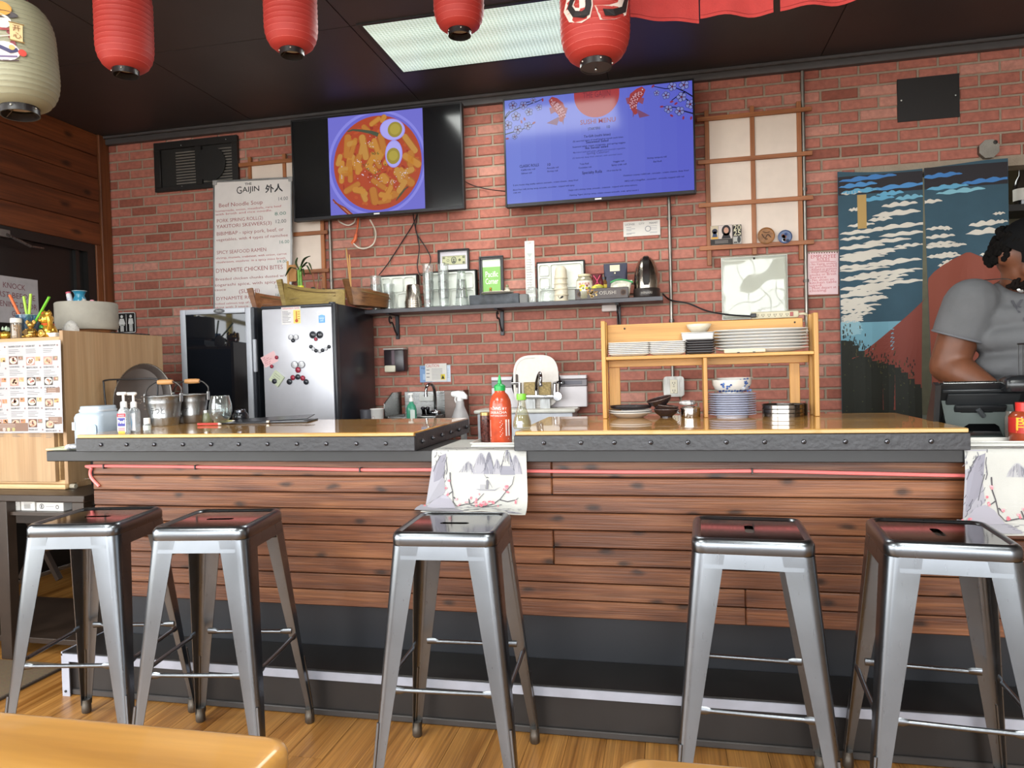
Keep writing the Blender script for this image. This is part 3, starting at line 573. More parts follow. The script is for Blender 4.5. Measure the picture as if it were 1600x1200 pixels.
def sushi(pr,q,B):
    Z=lambda x,y:q(780+x/5.161,130+y/5.161); k=pr.k/5.161; rn=random.Random(11); D='0b0d33'
    n=12
    for i in range(n): # display glare put into the background colour, paler at the left
        t=i/(n-1); a=B[0]+(B[2]-B[0])*i/n; b=B[0]+(B[2]-B[0])*(i+1)/n
        col='%02x%02x%02x'%(int(118-26*t),int(132-34*t),int(222-18*t)); pr.rect(a,B[1],b,B[3],col,1)
    c=Z(785,92); r_=182*k; pts=[(c[0]+r_*math.cos(-PI*j/24),c[1]+r_*math.sin(-PI*j/24)) for j in range(25)]; top=B[3]
    pr.poly([(c[0]+r_,top)]+pts[0:]+[(c[0]-r_,top)],'a8393e',2)
    pr.text('THE GAIJIN',*Z(785,112),.05,'702434','c',l=3,W=.165*1.0)
    koi(pr,Z,[(412,125),(440,150),(478,190),(505,235),(508,275),(492,310)],[.03,.058,.07,.055,.032,.018],1)
    koi(pr,Z,[(1165,40),(1135,72),(1095,110),(1078,160),(1085,205),(1105,250)],[.03,.058,.07,.055,.032,.018],-1)
    for br in ([(45,290),(90,235),(170,195),(230,175),(300,150),(345,130)],[(45,415),(110,395),(180,375),(240,345),(290,320)],[(170,195),(190,160),(250,150)],[(45,290),(60,250),(85,225)],[(1565,110),(1500,70),(1430,40),(1340,45),(1240,25)],[(1565,245),(1490,225),(1420,195),(1320,190)],[(1500,70),(1450,95),(1390,140)],[(1565,170),(1510,130),(1470,115)]):
        pr.line([Z(*p) for p in br],[.008-.0045*i/len(br) for i in range(len(br))],D,3)
    for x,y,s in ((110,180,36),(195,178,34),(240,232,34),(135,268,40),(70,340,40),(150,375,38),(230,345,34),(320,195,28),(275,140,24),(125,432,24),(1490,15,40),(1395,28,36),(1470,112,40),(1540,170,38),(1345,98,32),(1270,80,24),(1365,210,34),(1455,225,38)): u,v=Z(x,y); blossom(pr,u,v,s*k*.95,rn)
    for x,y in ((205,290),(180,312),(280,320),(65,448),(350,135),(1390,150),(1425,165),(1240,25),(1310,190),(1485,280),(1548,282),(1390,262)): u,v=Z(x,y); pr.circ(u,v,.011,'8a2e4a',ry=.006,rot=rn.random()*3,n=10,l=5)
    def t(s,x,y,h,al='c',col=D,W=None): pr.text(s,*Z(x,y),h*k*1.38,col,al,l=8,W=W and W*k,off=.012)
    t('SUSHI MENU',795,322,38,'c','8a1f35',285)
    t('STARTERS',765,375,20,'c',D,100); t('10',878,362,22)
    t('Te-Gift (sushi bites)',790,430,19,'c',D,215); t('(5) assorted types of small hand to mouth sushi bites',795,458,12,'c',D,405)
    t('Seaweed Salad',790,478,19,'c',D,180); t('Seaweed salad, sweet vinaigrette, and spring veggies',803,503,12,'c',D,425)
    t('Ika Sansai salad',785,525,19,'c',D,185); t('Marinated squid with ginger, sesame and mountain vegetables',805,548,12,'c','3a3f7e',420); t('Spring Calamari',795,568,19,'c','4a4f90',180); t('(5) battered, deep fried calamari, with assorted sauce',790,594,12,'c','3a3f7e',400)
    t('CLASSIC ROLLS',165,682,22,'l',D,162); t('10',385,668,22,'l')
    for s,x,y in (('California roll',175,708),('Salmon roll',178,735),('Avocado roll',385,692),('Shrimp roll',387,718),('Tuna Roll',650,660),('Cucumber roll',640,690),('Veggie roll',918,640),('Spicy crab roll',905,668),('Shrimp tempura roll',1192,612),('Eel Roll',1243,640)): t(s,x,y,13,'l',D,len(s)*8)
    t('Specialty Rolls',668,735,23,'l',D,162); t('14 or two for 26',866,714,13,'l',D,118)
    for s,x,y,w_ in (('2 aint musen ting yaaday salmon, avocado , cream cheese , deep fried',112,830,540),('Bison Fest roll( shrimp temp, avocado, cucumber , topped with spicy',112,868,512),('crab mix',114,890,64),('Outdoor county roll(Crab , avocado , cream cheese, deep fried',1000,752,510),('ABQ roll ( Unagi/Eel , cucumber , avocado, topped with eel',1010,796,465),('Gaijin roll ( shrimp temp, avocado , crabstick , topped with white salmon,',558,870,555),('Flaming Tiger( shrimp temp, cream cheese avocado, crab, spicy sauce )',568,910,555)): t(s,x,y,12,'l',D,w_)
tv((456.5,173.5),(724,336.5),'black wall tv showing a bowl of rice cakes with two halved eggs',dish)
tv((787.5,138.5),(1086.5,313.5),'black wall tv showing a blue sushi menu with red carp and blossom',sushi)
# air vent with mesh, black cover plate, junction box
o,w_,h_=rect_px(245,219,375,296.5,4.49); t=T('wall_vent','black framed fan vent with slatted louvres high on the brick wall','vent',o); hw,hh=w_/2,h_/2; fr=m('1e1b1a',.45)
mb=MB()
for a,b,c,d in ((-hw,hw,hh-.05,hh),(-hw,hw,-hh,-hh+.03),(-hw,-hw+.05,-hh+.03,hh-.05),(hw-.045,hw,-hh+.03,hh-.05),(-.0,.05,-hh+.03,hh-.05)): mb.box(a,b,-.03,-.012,c,d,.002)
P('frame',mb,fr,t); P('back_panel',MB().box(-hw+.002,hw-.002,-.012,-.002,-hh+.002,hh-.002),m('1c1917',.6),t)
sl=m('6b655e',.5)
for (a,b) in ((-hw+.17,-.005),(.055,hw-.05)):
    n=12
    for i in range(n):
        z=-hh+.045+i*(2*hh-.11)/n
        P('slat',MB().box(a,b,-.019,-.014,z,z+.008),sl,t,sm=0)
P('fan_guard',MB().lathe([(0,0),(.115,0),(.12,.006),(.12,.012),(0,.012)],32),m('191716',.5),t,loc=(.12,-.022,-.01),rot=(R(90),0,0))
for sx,sz in ((-.32,.8),(.75,.85),(-.33,-.85)): P('screw',MB().ell((sx*hw,-.032,sz*hh),(.004,.003,.004),8,4),m('cccccc',.3,1),t)
o,w_,h_=rect_px(1402,119.5,1499,187,4.488); t=T('cover_plate','plain black metal cover plate screwed to the bricks under the ceiling','plate',o); hw,hh=w_/2,h_/2
P('plate',MB().box(-hw,hw,-.004,.006,-hh,hh,.001),m('1a1412',.5),t)
for sx in (-1,1): P('screw',MB().ell((sx*(hw-.02),-.005,0),(.005,.003,.005),8,4),m('d8d4cc',.3,1),t)
o,w_,h_=rect_px(1529,219,1562,246,4.46); t=T('junction_box','grey metal octagonal junction box with cover above the curtain','box',o); r_=w_/2*1.03
P('box',MB().lathe([(0,0),(r_*.96,0),(r_*.96,.03),(0,.03)],8,a0=PI/8),steel('8f8a82',.5),t,rot=(R(-90),0,0)); P('cover',MB().lathe([(0,0),(r_,0),(r_,.004),(0,.004)],8,a0=PI/8),steel('a29c92',.45),t,loc=(0,-.004,0),rot=(R(-90),0,0)); P('knockout',MB().ell((r_*.55,-.006,r_*.6),(.012,.003,.012),10,4),m('2a2724',.6),t)
# conduit pipes
cst=steel('9c968e',.45)
def pipe(name,label,pts,r=.0105):
    t=T(name,label,'pipe',pts[0]); P('tube',loc(MB().tube(pts,r,10),t),cst,t)
    for f in (.45,.8): p=V(pts[0]).lerp(V(pts[-1]),f); P('strap',loc(MB().lathe([(r*1.5,-.008),(r*1.5,.008)],12,p),t),steel('8a8580',.5),t)
    return t
YP=4.478
xx=at(1257,300,YP).x; pipe('conduit_pipe','long thin metal conduit beside the large lattice panel, ceiling to plate rack',[(xx,YP,ZC-.06),(xx,YP,at(1258,520,YP).z)])
xx=at(1045,300,YP).x; zb_=at(1050,592,YP).z; pipe('conduit_pipe','thin metal conduit dropping behind the sushi menu tv to an outlet',[(xx,YP,ZC-.06),(xx,YP,zb_)])
xx=at(516.5,400,YP).x; pipe('conduit_pipe','thin metal conduit behind the wooden boats',[(xx,YP,ZC-.06),(xx,YP,at(518,500,YP).z)])
# outlet at the pipe's end
o=at(1050,604,4.455); o.x=at(1045,300,YP).x+.004; t=T('wall_outlet','metal box with cream power outlet on the bricks behind the plate rack','outlet',o)
P('box',MB().box(-.058,.058,.0,.04,-.058,.058,.006),steel('a09c96',.45),t); P('cover',MB().loft([[(a,y,b) for a,b in rr(.124,.124,.02,4)] for y in (-.004,0)]),steel('b0aca6',.4),t); P('receptacle',MB().box(-.022,.022,-.008,-.004,-.042,.042,.002),m('ded4bd',.4),t)
pr=PR(); 
for v in (-.024,.022):
    pr.rect(-.008,v-.005,-.005,v+.006,'4a4338'); pr.rect(.005,v-.005,.008,v+.006,'4a4338'); pr.circ(0,v-.011,.003,'4a4338',n=8)
pr.rect(-.006,-.003,.006,.003,'b8ac92'); pr.obj('slots',t,loc=(0,-.008,0))
# lattice panels
latw=wood('lattice_wood',('8a4f26','a5653a','b06f42'),'X',2,30,.5,fine=.2); latv=wood('lattice_wood_up',('8a4f26','a5653a','b06f42'),'Z',2,30,.5,fine=.2)
def lattice(vx,hy,vy,hxr,label,Y=4.468):
    c=at(vx[1],(hy[0][0]+hy[-1][0])/2,Y); t=T('lattice_panel',label,'panel',c); q=lambda px,py:at(px,py,Y)-c
    X=[q(x,(hy[0][0]+hy[-1][0])/2).x for x in vx]; Z_=[ (q(hxr[0],a).z+q(hxr[1],b).z)/2 for a,b in hy]
    for i,x in enumerate(X): P('upright',MB().box(x-.013,x+.013,-.004,.013,q(vx[i],vy[i][1]).z,q(vx[i],vy[i][0]).z,.002),latv,t)
    for z in Z_: P('crossbar',MB().box(q(hxr[0],300).x,q(hxr[1],300).x,-.016,-.0045,z-.013,z+.013,.002),latw,t)
    pp=m('dccbbd',.8,v=.03)
    for i in range(len(X)-1):
        for j in range(len(Z_)-1):
            P('paper_pane',MB().box(X[i]+.012,X[i+1]-.012,.004,.008,Z_[j+1]+.011,Z_[j]-.011),pp,t,sm=0)
            
    return t
lattice((1106,1177,1250),((187,171.5),(254,240.5),(321.5,309.5),(387.5,380)),((172,415),(165,398),(158,406)),(1091,1270),'large wooden lattice panel with white paper panes beside the sushi menu tv')
lattice((393,447,503),((257,247.5),(314,307),(371.5,364.5),(430,423.5)),((245,480),(240,480),(236,480)),(376,511),'wooden lattice panel with white paper panes behind the menu whiteboard')
# notices
pap=m('d8d2cb',.7,v=.03); 
def sheet_thing(name,label,cat,x0,y0,x1,y1,draw,mat=None,Y=4.487,tilt=0,th=.0012,kind='matt'):
    o,w_,h_=rect_px(x0,y0,x1,y1,Y); t=T(name,label,cat,o); t.rotation_euler=(0,R(tilt),0)
    P('sheet',MB().box(-w_/2,w_/2,0,th,-h_/2,h_/2),mat or pap,t,sm=0)
    if draw: pr=PR(); draw(pr,w_,h_); pr.obj('print',t,kind)
    return t
def cert(pr,w_,h_):
    for u,s in ((-.32,'LICENSE'),(.0,'CITY'),(.32,'PERMIT')): pr.text(s,u*w_,h_*.25,.016,'5a5a5e','c')
    for i,v in enumerate((.12,.0,-.1,-.28,-.34)):
        pr.line([(-.42*w_,v*h_),(-.42*w_+w_*(.14+.1*(i%2)),v*h_)],.003,'8a8a90'); pr.line([(.22*w_,v*h_),(.42*w_,v*h_)],.002,'9a9aa0')
    pr.circ(.17*w_,-.05*h_,.018,'7a7a82'); pr.circ(.17*w_,-.05*h_,.014,'d8d2cb',l=2)
sheet_thing('certificate','white printed certificate taped to bricks under the sushi menu tv','certificate',974,345,1031.5,368.5,cert)
def rules(pr,w_,h_):
    R_='b5303c'; pr.text('EMPLOYEE',0,.36*h_,.03,R_,'c',off=-.008); pr.text('RULES',0,.29*h_,.026,R_,'c',off=-.008); pr.line([(-.07,.275*h_),(.07,.275*h_)],.002,R_)
    for i,s in enumerate(('No Vaping, smoking','or pencilmarks','Allowed on premises','WASH HANDS After','smoke or Break','Service','No shoes on','kitchen table','used.','Must depart at','closing')): pr.text('- '+s if i in (0,2,3,6,9) else s,-.44*w_,(.19-i*.063)*h_,.021,R_,'l',rot=R(2),off=-.008,W=min(.88*w_,.0105*len(s)+.02))
    for i in range(12): pr.circ((-.46+i*.083)*w_,.485*h_,.004,'6b4a40',n=6)
sheet_thing('note_sheet','pink handwritten rules sheet beside the mountain curtain','notice',1262,394,1310,460,rules,m('e3c3c4',.7,v=.03),tilt=1.5,Y=4.482)
t=sheet_thing('laminated_sheet','glossy crinkled laminated white sheet above the plate rack','sheet',1127.5,400,1231,498,None,m('d9dad2',.6),Y=4.458,tilt=0)
mb=MB(); hh=.19; G=[]
o,w_,h_=rect_px(1127.5,400,1231,498,4.458)
for i in range(19):
    G.append([((j/18-.5)*w_*.985,-.003-.0012*(math.sin(i*.5+j*.25)+math.sin(j*.6-i*.2)),(.5-i/18)*h_*.985) for j in range(19)])
P('film',mb.sheet(G,(0,.001,0)),glass('f4f4ee',.25,.04,.3),t,sm=180)
P('tack',MB().ell((0,-.012,h_/2-.015),(.006,.006,.006),8,5),blk,t)
P('backing',MB().box(-.05,.05,.0014,.026,-.05,.05),blk,t)
def safety(pr,w_,h_):
    pr.text('CAUTION',-.45*w_,.3*h_,.028,'c04848','l',W=.6*w_)
    for i in range(8): pr.line([(-.2*w_,(.2-i*.08)*h_),(.3*w_,(.2-i*.08)*h_)],.0022,'6c6c74')
    for i in range(3): pr.line([(-.45*w_,(.15-i*.2)*h_),(-.3*w_,(.15-i*.2)*h_)],.004,'3a3a44')
    pr.rect(.22*w_,-.4*h_,.42*w_,-.1*h_,'d8c23e'); pr.poly([(.25*w_,-.36*h_),(.39*w_,-.36*h_),(.32*w_,-.14*h_)],'2a2a22',2)
sheet_thing('safety_sheet','white first aid notice with yellow symbol above the sink','notice',664.5,568,698,596,safety,Y=4.482)
def blue(pr,w_,h_):
    pr.rect(-w_/2,-h_/2,-w_*.1,h_/2,'7f9cc4'); pr.text('Hands',-.46*w_,.3*h_,.02,'28405f'); pr.rect(-.4*w_,-.35*h_,-.2*w_,0,'a9c0dc',2)
    for i in range(6): pr.line([(.3*w_,(.25-i*.1)*h_),(.46*w_,(.25-i*.1)*h_)],.0025,'8a90a0')
sheet_thing('safety_sheet','pale blue notice mostly covered by the white notice above the sink','notice',656,571,704,597,blue,m('c9d2de',.7),Y=4.489)
# restroom sign
o,w_,h_=rect_px(183,488,212,520.5,4.48); t=T('restroom_sign','black and white restroom sign with woman and man symbols','sign',o); 
P('plate',MB().loft([[(a,y,b) for a,b in rr(w_,h_,.014,4)] for y in (0,.005)]),m('1c1b1b',.4),t)
pr=PR(); W_='dcdad6'; e=[(a,b) for a,b in rr(w_*.95,h_*.95,.012,4)]; pr.line(e+[e[0]],.005,W_)
for s in (-1,1):
    u=s*w_*.24; pr.circ(u,h_*.3,.011,W_)
    if s<0: pr.poly([(u-.012,h_*.2),(u+.012,h_*.2),(u+.024,-h_*.13),(u-.024,-h_*.13)],W_)
    else: pr.rect(u-.014,-h_*.1,u+.014,h_*.2,W_)
    for d in (-1,1):
        pr.line([(u+d*.013,h_*.19),(u+d*(.026 if s<0 else .019),-h_*.06)],.007,W_); pr.rect(u+d*.0075-.0055,-h_*.42,u+d*.0075+.0055,-h_*.08,W_)
pr.rect(-.002,-h_*.4,.002,h_*.4,W_); pr.obj('symbols',t)
# soap dispenser
o,w_,h_=rect_px(601.5,544,634,581,4.44); t=T('soap_dispenser','black wall soap dispenser with cream push bar','soap dispenser',o); hw,hh=w_/2,h_/2
P('body',MB().box(-hw*.97,hw*.97,-.03,.055,-hh,hh*.9,.012),m('2a2126',.3),t); P('cover',MB().box(-hw,hw,-.034,.056,hh*.86,hh,.006),m('b9b2ac',.5),t); P('push_bar',MB().box(-hw*.85,hw*.2,-.045,-.028,-hh*1.02,-hh*.45,.008),m('cfc8b4',.5),t); P('window',MB().box(-hw*.2,hw*.1,-.0315,-.03,-hh*.4,hh*.8,.001),m('59454d',.2),t)
# ================================================================ the shelf
SY=4.28; p0=at(549,487,SY); p1=at(1036,467.5,SY); SZ=at(800,473.5,SY).z; ST=.026
t=T('wall_shelf','long dark grey shelf crowded with glasses, frames and a kettle','shelf',((p0.x+p1.x)/2,SY,SZ))
P('board',loc(MB().box(p0.x,p1.x,SY,4.49,SZ-ST,SZ,.002),t),m('47454a',.45,v=.2,s=9,b=.1),t)
for px in (620,784,967):
    c=V((at(px,500,4.47).x,4.478,SZ-ST)); x=c.x
    b=P('bracket',loc(MB().box(x-.012,x+.012,4.472,4.488,SZ-ST-.16,SZ-ST-.001,.002).box(x-.012,x+.012,4.31,4.488,SZ-ST-.008,SZ-ST-.001,.002),t),m('242327',.4),t)
    P('scroll',loc(MB().tube(cr([(x,4.47,SZ-.16),(x,4.43,SZ-.13),(x,4.405,SZ-.095),(x,4.38,SZ-.08),(x,4.35,SZ-.085),(x,4.335,SZ-.06),(x,4.355,SZ-.042),(x,4.375,SZ-.055)],4),.0055,6),t),m('1c1b1e',.4),b)
def S(px,Y): q=at(px,475,Y); return V((q.x,Y,SZ))
gls=glass('fbfdfc',.05,.05,.02); MP=mpp(700,460,4.36)
def tumbler(r0,r1,h,label,loc_,group,inv=False):
    t=T('drinking_glass',label,'glass',loc_,0,group); p=[(0,.008),(r0*.93,.008),(r1*.95,h*.97),(r1,h),(r0,.001),(0,0)]
    if inv: p=[(a,h-b) for a,b in p]
    P('wall',MB().lathe([(0,.0)]+p[1:] if 0 else p,20),gls,t,sm=50); 
    P('rim',MB().tube([(math.cos(a)*r1*.98,math.sin(a)*r1*.98,(0.0025 if inv else h-.002)) for a in [2*PI*i/24 for i in range(25)]],.0022,6),gls,t,sm=60); 
    P('foot',MB().lathe([(0,0),(r0*.92,0),(r0*.92,.006),(0,.006)],16,(0,0,h-.009 if inv else .002)),glass('cfdad3',.25,.05,.2),t)
    return t
stk=((588,4.33,3,'stack nearest the shelf end'),(608.5,4.35,2,'short stack of two'),(670,4.33,4,'tall stack behind the steel cups'),(694,4.345,4,'tall stack by the white tray'))
st_l={0:('bottom glass of the clear stack at the shelf end','second glass up in the clear stack at the shelf end','top glass of the clear stack at the shelf end'),1:('lower glass of the two-glass stack beside the steel cups','upper glass of the two-glass stack beside the steel cups'),2:('bottom glass of the stack just past the steel cups','second glass up in the stack just past the steel cups','third glass up in the stack just past the steel cups','top glass of the stack just past the steel cups'),3:('bottom glass of the stack under the framed banknote','second glass up in the stack under the framed banknote','third glass up in the stack under the framed banknote','top glass of the stack under the framed banknote')}
for si,(px,Y,n,_) in enumerate(stk):
    b=S(px,Y)
    for i in range(n): tumbler(.029,.036,.112,st_l[si][i],b+V((0,0,i*.054)),'stacked clear drinking glasses')
b=S(722,4.335)
for i,lb in enumerate(('bottom glass of the upside-down stack beside the slate box','middle glass of the upside-down stack beside the slate box','top glass of the upside-down stack beside the slate box')): tumbler(.031-.002*i,.045-.006*i,.115,lb,b+V((0,0,i*.053)),'stacked clear drinking glasses',True)
b=S(646,4.325); sg=steel('c9c0b4',.26,'Z',.5)
for i,lb in enumerate(('lowest steel cup of the upside-down nested cups on the shelf','second steel cup in the upside-down nested cups on the shelf','third steel cup in the upside-down nested cups on the shelf','topmost steel cup of the upside-down nested cups on the shelf')):
    t=T('steel_cup',lb,'cup',b+V((0,0,i*.0125)),0,'nested steel cups'); P('body',MB().lathe([(.0,.112),(.036,.112),(.041,.108),(.0535,.004)],28),sg,t,sm=50); P('rim',MB().tube([(math.cos(a)*.0545,math.sin(a)*.0545,.003) for a in [2*PI*i/28 for i in range(29)]],.0028,6),sg,t,sm=60)
# white divided trays leaning on the wall
def bento(x0,y0,x1,y1,Y,cells_,label):
    o,w_,h_=rect_px(x0,y0,x1,y1,Y); o.z=SZ+h_/2+.001; t=T('divided_tray',label,'tray',o,0,'divided meal trays'); hw,hh=w_/2,h_/2; wh=m('d8dad2',.4)
    P('rim',MB().box(-hw,hw,.0,.05,hh-.006,hh,.001).box(hw-.006,hw,.0,.05,-hh,hh-.006,.001).box(-hw,-hw+.004,.0,.05,-hh,hh-.006,.001).box(-hw,hw,.044,.05,-hh,hh),blk2,t)
    P('tray',MB().box(-hw+.006,hw-.008,.004,.008,-hh+.002,hh-.008,.002),wh,t)
    for a,b,c,d in cells_:
        x_0,x_1,z0,z1=-hw+.012+a*(2*hw-.026),-hw+.012+c*(2*hw-.026),-hh+.008+b*(2*hh-.022),-hh+.008+d*(2*hh-.022)
        mb=MB(); outer=rr(x_1-x_0-.006,z1-z0-.006,.012,3,(x_0+x_1)/2,(z0+z1)/2); inner=rr(x_1-x_0-.022,z1-z0-.022,.008,3,(x_0+x_1)/2,(z0+z1)/2)
        mb.loft([[(a_,.0035,b_) for a_,b_ in outer],[(a_,-.006,b_) for a_,b_ in outer],[(a_,-.008,b_) for a_,b_ in rr(x_1-x_0-.012,z1-z0-.012,.012,3,(x_0+x_1)/2,(z0+z1)/2)],[(a_,.003,b_) for a_,b_ in inner]],cap=True); P('compartment',mb,wh,t,sm=30)
    return t
bento(594,430,652,485,4.40,((0,.5,.3,1),(.3,.5,.66,1),(.66,.5,1,1),(0,0,.45,.5),(.45,0,1,.5)),'white divided tray with black rim behind the short glass stacks')
bento(671,425,744,483,4.405,((0,.5,.3,1),(.3,.5,.66,1),(.66,.5,1,1),(0,0,.45,.5),(.45,0,1,.5)),'white divided tray with black rim under the framed banknote')
bento(839,415,914,480,4.40,((0,.66,.26,1),(0,.33,.26,.66),(.26,.33,1,1),(0,0,.5,.33),(.5,0,1,.33)),'white divided tray with black rim behind the stacked pottery cups')
def frame(x0,y0,x1,y1,Y,b,label,draw,back,tilt=0,z=None):
    o,w_,h_=rect_px(x0,y0,x1,y1,Y)
    if z is not None: o.z=z+h_/2
    t=T('picture_frame',label,'picture frame',o); hw,hh=w_/2,h_/2; mb=MB(); b2=b*.45
    for dy,ins,wd in ((-.012,0,b2),(-.006,b2,b-b2)):
        i_=ins; mb.box(-hw+i_,hw-i_,dy,.012,hh-i_-wd,hh-i_,.002).box(-hw+i_,hw-i_,dy,.012,-hh+i_,-hh+i_+wd,.002).box(-hw+i_,-hw+i_+wd,dy,.012,-hh+i_+wd,hh-i_-wd,.002).box(hw-i_-wd,hw-i_,dy,.012,-hh+i_+wd,hh-i_-wd,.002)
    P('moulding',mb,m('221f20',.3),t); P('mat_board',MB().box(-hw+b,hw-b,.003,.012,-hh+b,hh-b),back,t,sm=0); pr=PR(); draw(pr,w_-2*b,h_-2*b); pr.obj('print',t,loc=(0,.003,0)); return t
def dollar(pr,w_,h_):
    g='b9b893'; a,b=.43*w_,.25*h_; pr.rect(-w_/2,-h_/2,w_/2,-h_*.27,'e8e6e4'); v=.02*h_
    pr.rect(-a,v-b,a,v+b,'6f7059',2); pr.rect(-a*.97,v-b*.92,a*.97,v+b*.92,g,3)
    for s in (-1,1):
        for s2 in (-1,1): pr.circ(s*a*.84,v+s2*b*.6,b*.28,'5c5e4a',n=10,l=4); pr.text('1',s*a*.84,v+s2*b*.6-b*.18,b*.5,g,'c',l=5)
    pr.circ(0,v,b*.62,'4c5045',ry=b*.8,l=4); pr.circ(0,v-.0,b*.46,'a3a488',ry=b*.66,l=5); pr.circ(0,v+b*.1,b*.2,'6a6b58',ry=b*.28,l=6); pr.circ(0,v-b*.38,b*.34,'4d5044',ry=b*.2,l=6)
    pr.circ(-a*.5,v,b*.3,'6d6f58',l=4); pr.circ(-a*.5,v,b*.2,g,l=5); pr.circ(a*.5,v,b*.3,'5d604c',l=4)
    pr.text('THE UNITED STATES OF AMERICA',0,v+b*.62,b*.3,'55584a','c',l=4,W=a*1.1)
t=frame(684.5,389.5,733.5,424.5,4.462,.014,'small dark frame holding a one dollar bill',dollar,m('c9c4cb',.7))
P('hanger',MB().box(-.01,.01,.012,.03,-.01,.01),blk,t)
def pacific(pr,w_,h_):
    pr.rect(-w_/2,-h_/2,w_/2,h_/2,'d9e2d2'); pr.rect(-w_/2,-h_*.42,w_/2,h_*.33,'86b765',2); pr.text('Pacific',-w_*.36,h_*.1,.052,'f0f5ea','l',l=4,W=w_*.72,off=.006); pr.text('Corner',-w_*.36,-.045+h_*.1,.052,'f0f5ea','l',l=4,W=w_*.72,off=.006)
frame(749,385.5,787,464,4.445,.021,'tall black frame with green card behind the slate box',pacific,pap,z=SZ+.001)
# slate box with little plate and ornaments
o=S(775,4.36); x0=at(736,470,4.36).x-o.x; x1=at(813,470,4.36).x-o.x; h=.064
t=T('slate_box','dark slate block box holding a small plate of ornaments','box',o); P('body',MB().box(x0,x1,-.045,.045,0,h,.005),m('3c4046',.5,v=.5,s=18,b=.5,bs=26),t)
P('side',MB().box(x1,x1+.055,-.035,.045,0,h*.9,.004),m('6c6b69',.5),t)
t=T('small_plate','small white plate lying on the slate box','plate',o+V((.01,-.005,h+.001)),); P('dish',MB().lathe([(0,0),(.05,0),(.1,.008),(.103,.01),(.1,.012),(.05,.004),(0,.004)],28),m('e4dccd',.3),t)
t=T('figurine','tiny brown and gold figurine standing on the small plate','figurine',o+V((-.03,-.01,h+.0055))); P('body',MB().ell((0,0,.014),(.011,.01,.014),10,6),m('7a5a22',.35,.3),t); P('head',MB().ell((0,-.002,.033),(.009,.009,.009),10,6),m('a5852e',.3,.5),t)
t=T('figurine','pinkish flat cookie-like ornament on the small plate','ornament',o+V((.03,-.01,h+.0055))); P('body',MB().ell((0,0,.008),(.028,.02,.008),14,6).ell((.008,0,.014),(.012,.01,.006),10,5),m('d8b9a4',.6),t)
t=T('figurine','small glassy figurine at the edge of the small plate','figurine',o+V((.077,-.01,h+.01))); P('body',MB().lathe([(0,0),(.018,.001),(.02,.012),(.012,.022),(.015,.03),(0,.034)],12),m('c4bfae',.15,v=.4,s=60),t); P('top',MB().ell((0,0,.04),(.01,.01,.01),10,6),m('8d8a6a',.2),t)
# measure strip
o,w_,h_=rect_px(821,384,836,482,4.38); o.z=SZ+h_/2+.001; t=T('paper_strip','tall narrow white printed strip propped on the shelf','strip',o); P('board',MB().box(-w_/2,w_/2,0,.012,-h_/2,h_/2,.001),m('cfccc6',.6),t)
pr=PR(); pr.text('LSF',0,h_*.45,.016,'6a6a6a','c'); pr.poly([(-w_*.3,h_*.3),(w_*.3,h_*.3),(0,h_*.24)],'aeb3b0')
for i in range(14): pr.line([(-w_*.4,h_*(.2-i*.04)),(w_*(.1+.25*((i*7)%3)/3),h_*(.2-i*.04))],.0022,'77777a'); pr.circ(w_*.05,h_*(.19-i*.045),.002,'33333a',n=6)
pr.obj('print',t)
# stemless glasses upside down
for px,lb in ((832,'upside-down clear stemless glass before the white strip'),(856,'upside-down clear stemless glass beside the pottery cups')):
    t=T('stemless_glass',lb,'glass',S(px,4.325),0,'upside-down stemless glasses'); P('bowl',MB().lathe([(.034,0),(.0385,.03),(.040,.055),(.036,.08),(.022,.095),(.0,.099)],24),gls,t,sm=60); P('rim',MB().tube([(math.cos(a)*.034,math.sin(a)*.034,.002) for a in [2*PI*i/24 for i in range(25)]],.002,6),gls,t,sm=60)
# pottery cups
cer=m('d6cbb4',.4); b=S(877,4.33)
for i,lb in enumerate(('lowest pottery cup of the upside-down stack, with a dark ornament','second pottery cup up in the upside-down stack','third pottery cup up in the upside-down stack','fourth pottery cup up in the upside-down stack','topmost pottery cup of the upside-down stack')):
    t=T('pottery_cup',lb,'cup',b+V((.002*math.sin(i*2),0,i*.034)),0,'stacked pottery cups'); s=1-.025*i; P('rim',MB().lathe([(.041*s,0),(.0465*s,.001),(.0465*s,.006),(.043*s,.008)],24),m('c4b89e',.4),t,sm=30); P('bowl',MB().lathe([(.041*s,0),(.043*s,.006),(.041*s,.05),(.034*s,.068),(.022,.074),(.02,.078),(0,.078)],24),cer,t,sm=50)
    if i==0: pr=PR(); pr.circ(.01,.022,.011,'2d2a26',rot=.5,ry=.006); pr.line([(-.012,.03),(-.002,.012),(.016,.03)],.004,'2d2a26'); pr.obj('painted_mark',t,fn=lambda x,y,z:(x,-math.sqrt(.0445**2-x*x)+y,z))
# tea box tray with jars and packets in it
o=S(942,4.345); x0=at(900.5,470,4.345).x-o.x; x1=at(983,470,4.345).x-o.x; hb=.066
t=T('tea_tray','dark brown wooden tray with gold pattern holding jars and packets','tray',o); tb=m('35241c',.35,v=.3)
P('front_panel',MB().box(x0,x1,-.06,-.054,0,hb,.003),tb,t); P('back_panel',MB().box(x0,x1,.05,.056,0,hb,.003),tb,t); P('base',MB().box(x0+.006,x1-.006,-.054,.05,.001,.006),tb,t)
for x in (x0,x1-.006): P('side_panel',MB().box(x,x+.006,-.054,.05,0,hb,.002),tb,t)
pr=PR(); rn=random.Random(4)
for i in range(26): a=rn.random()*6; r_=rn.random()*.03; pr.circ(x0+.1+r_*math.cos(a)*1.3,.035+r_*.8*math.sin(a),.006,rn.choice(('b98a46','d9b878','8a6432')),n=6)
pr.text('OSUSHI',x0+.145,.026,.03,'b9b0a6','l',l=3)
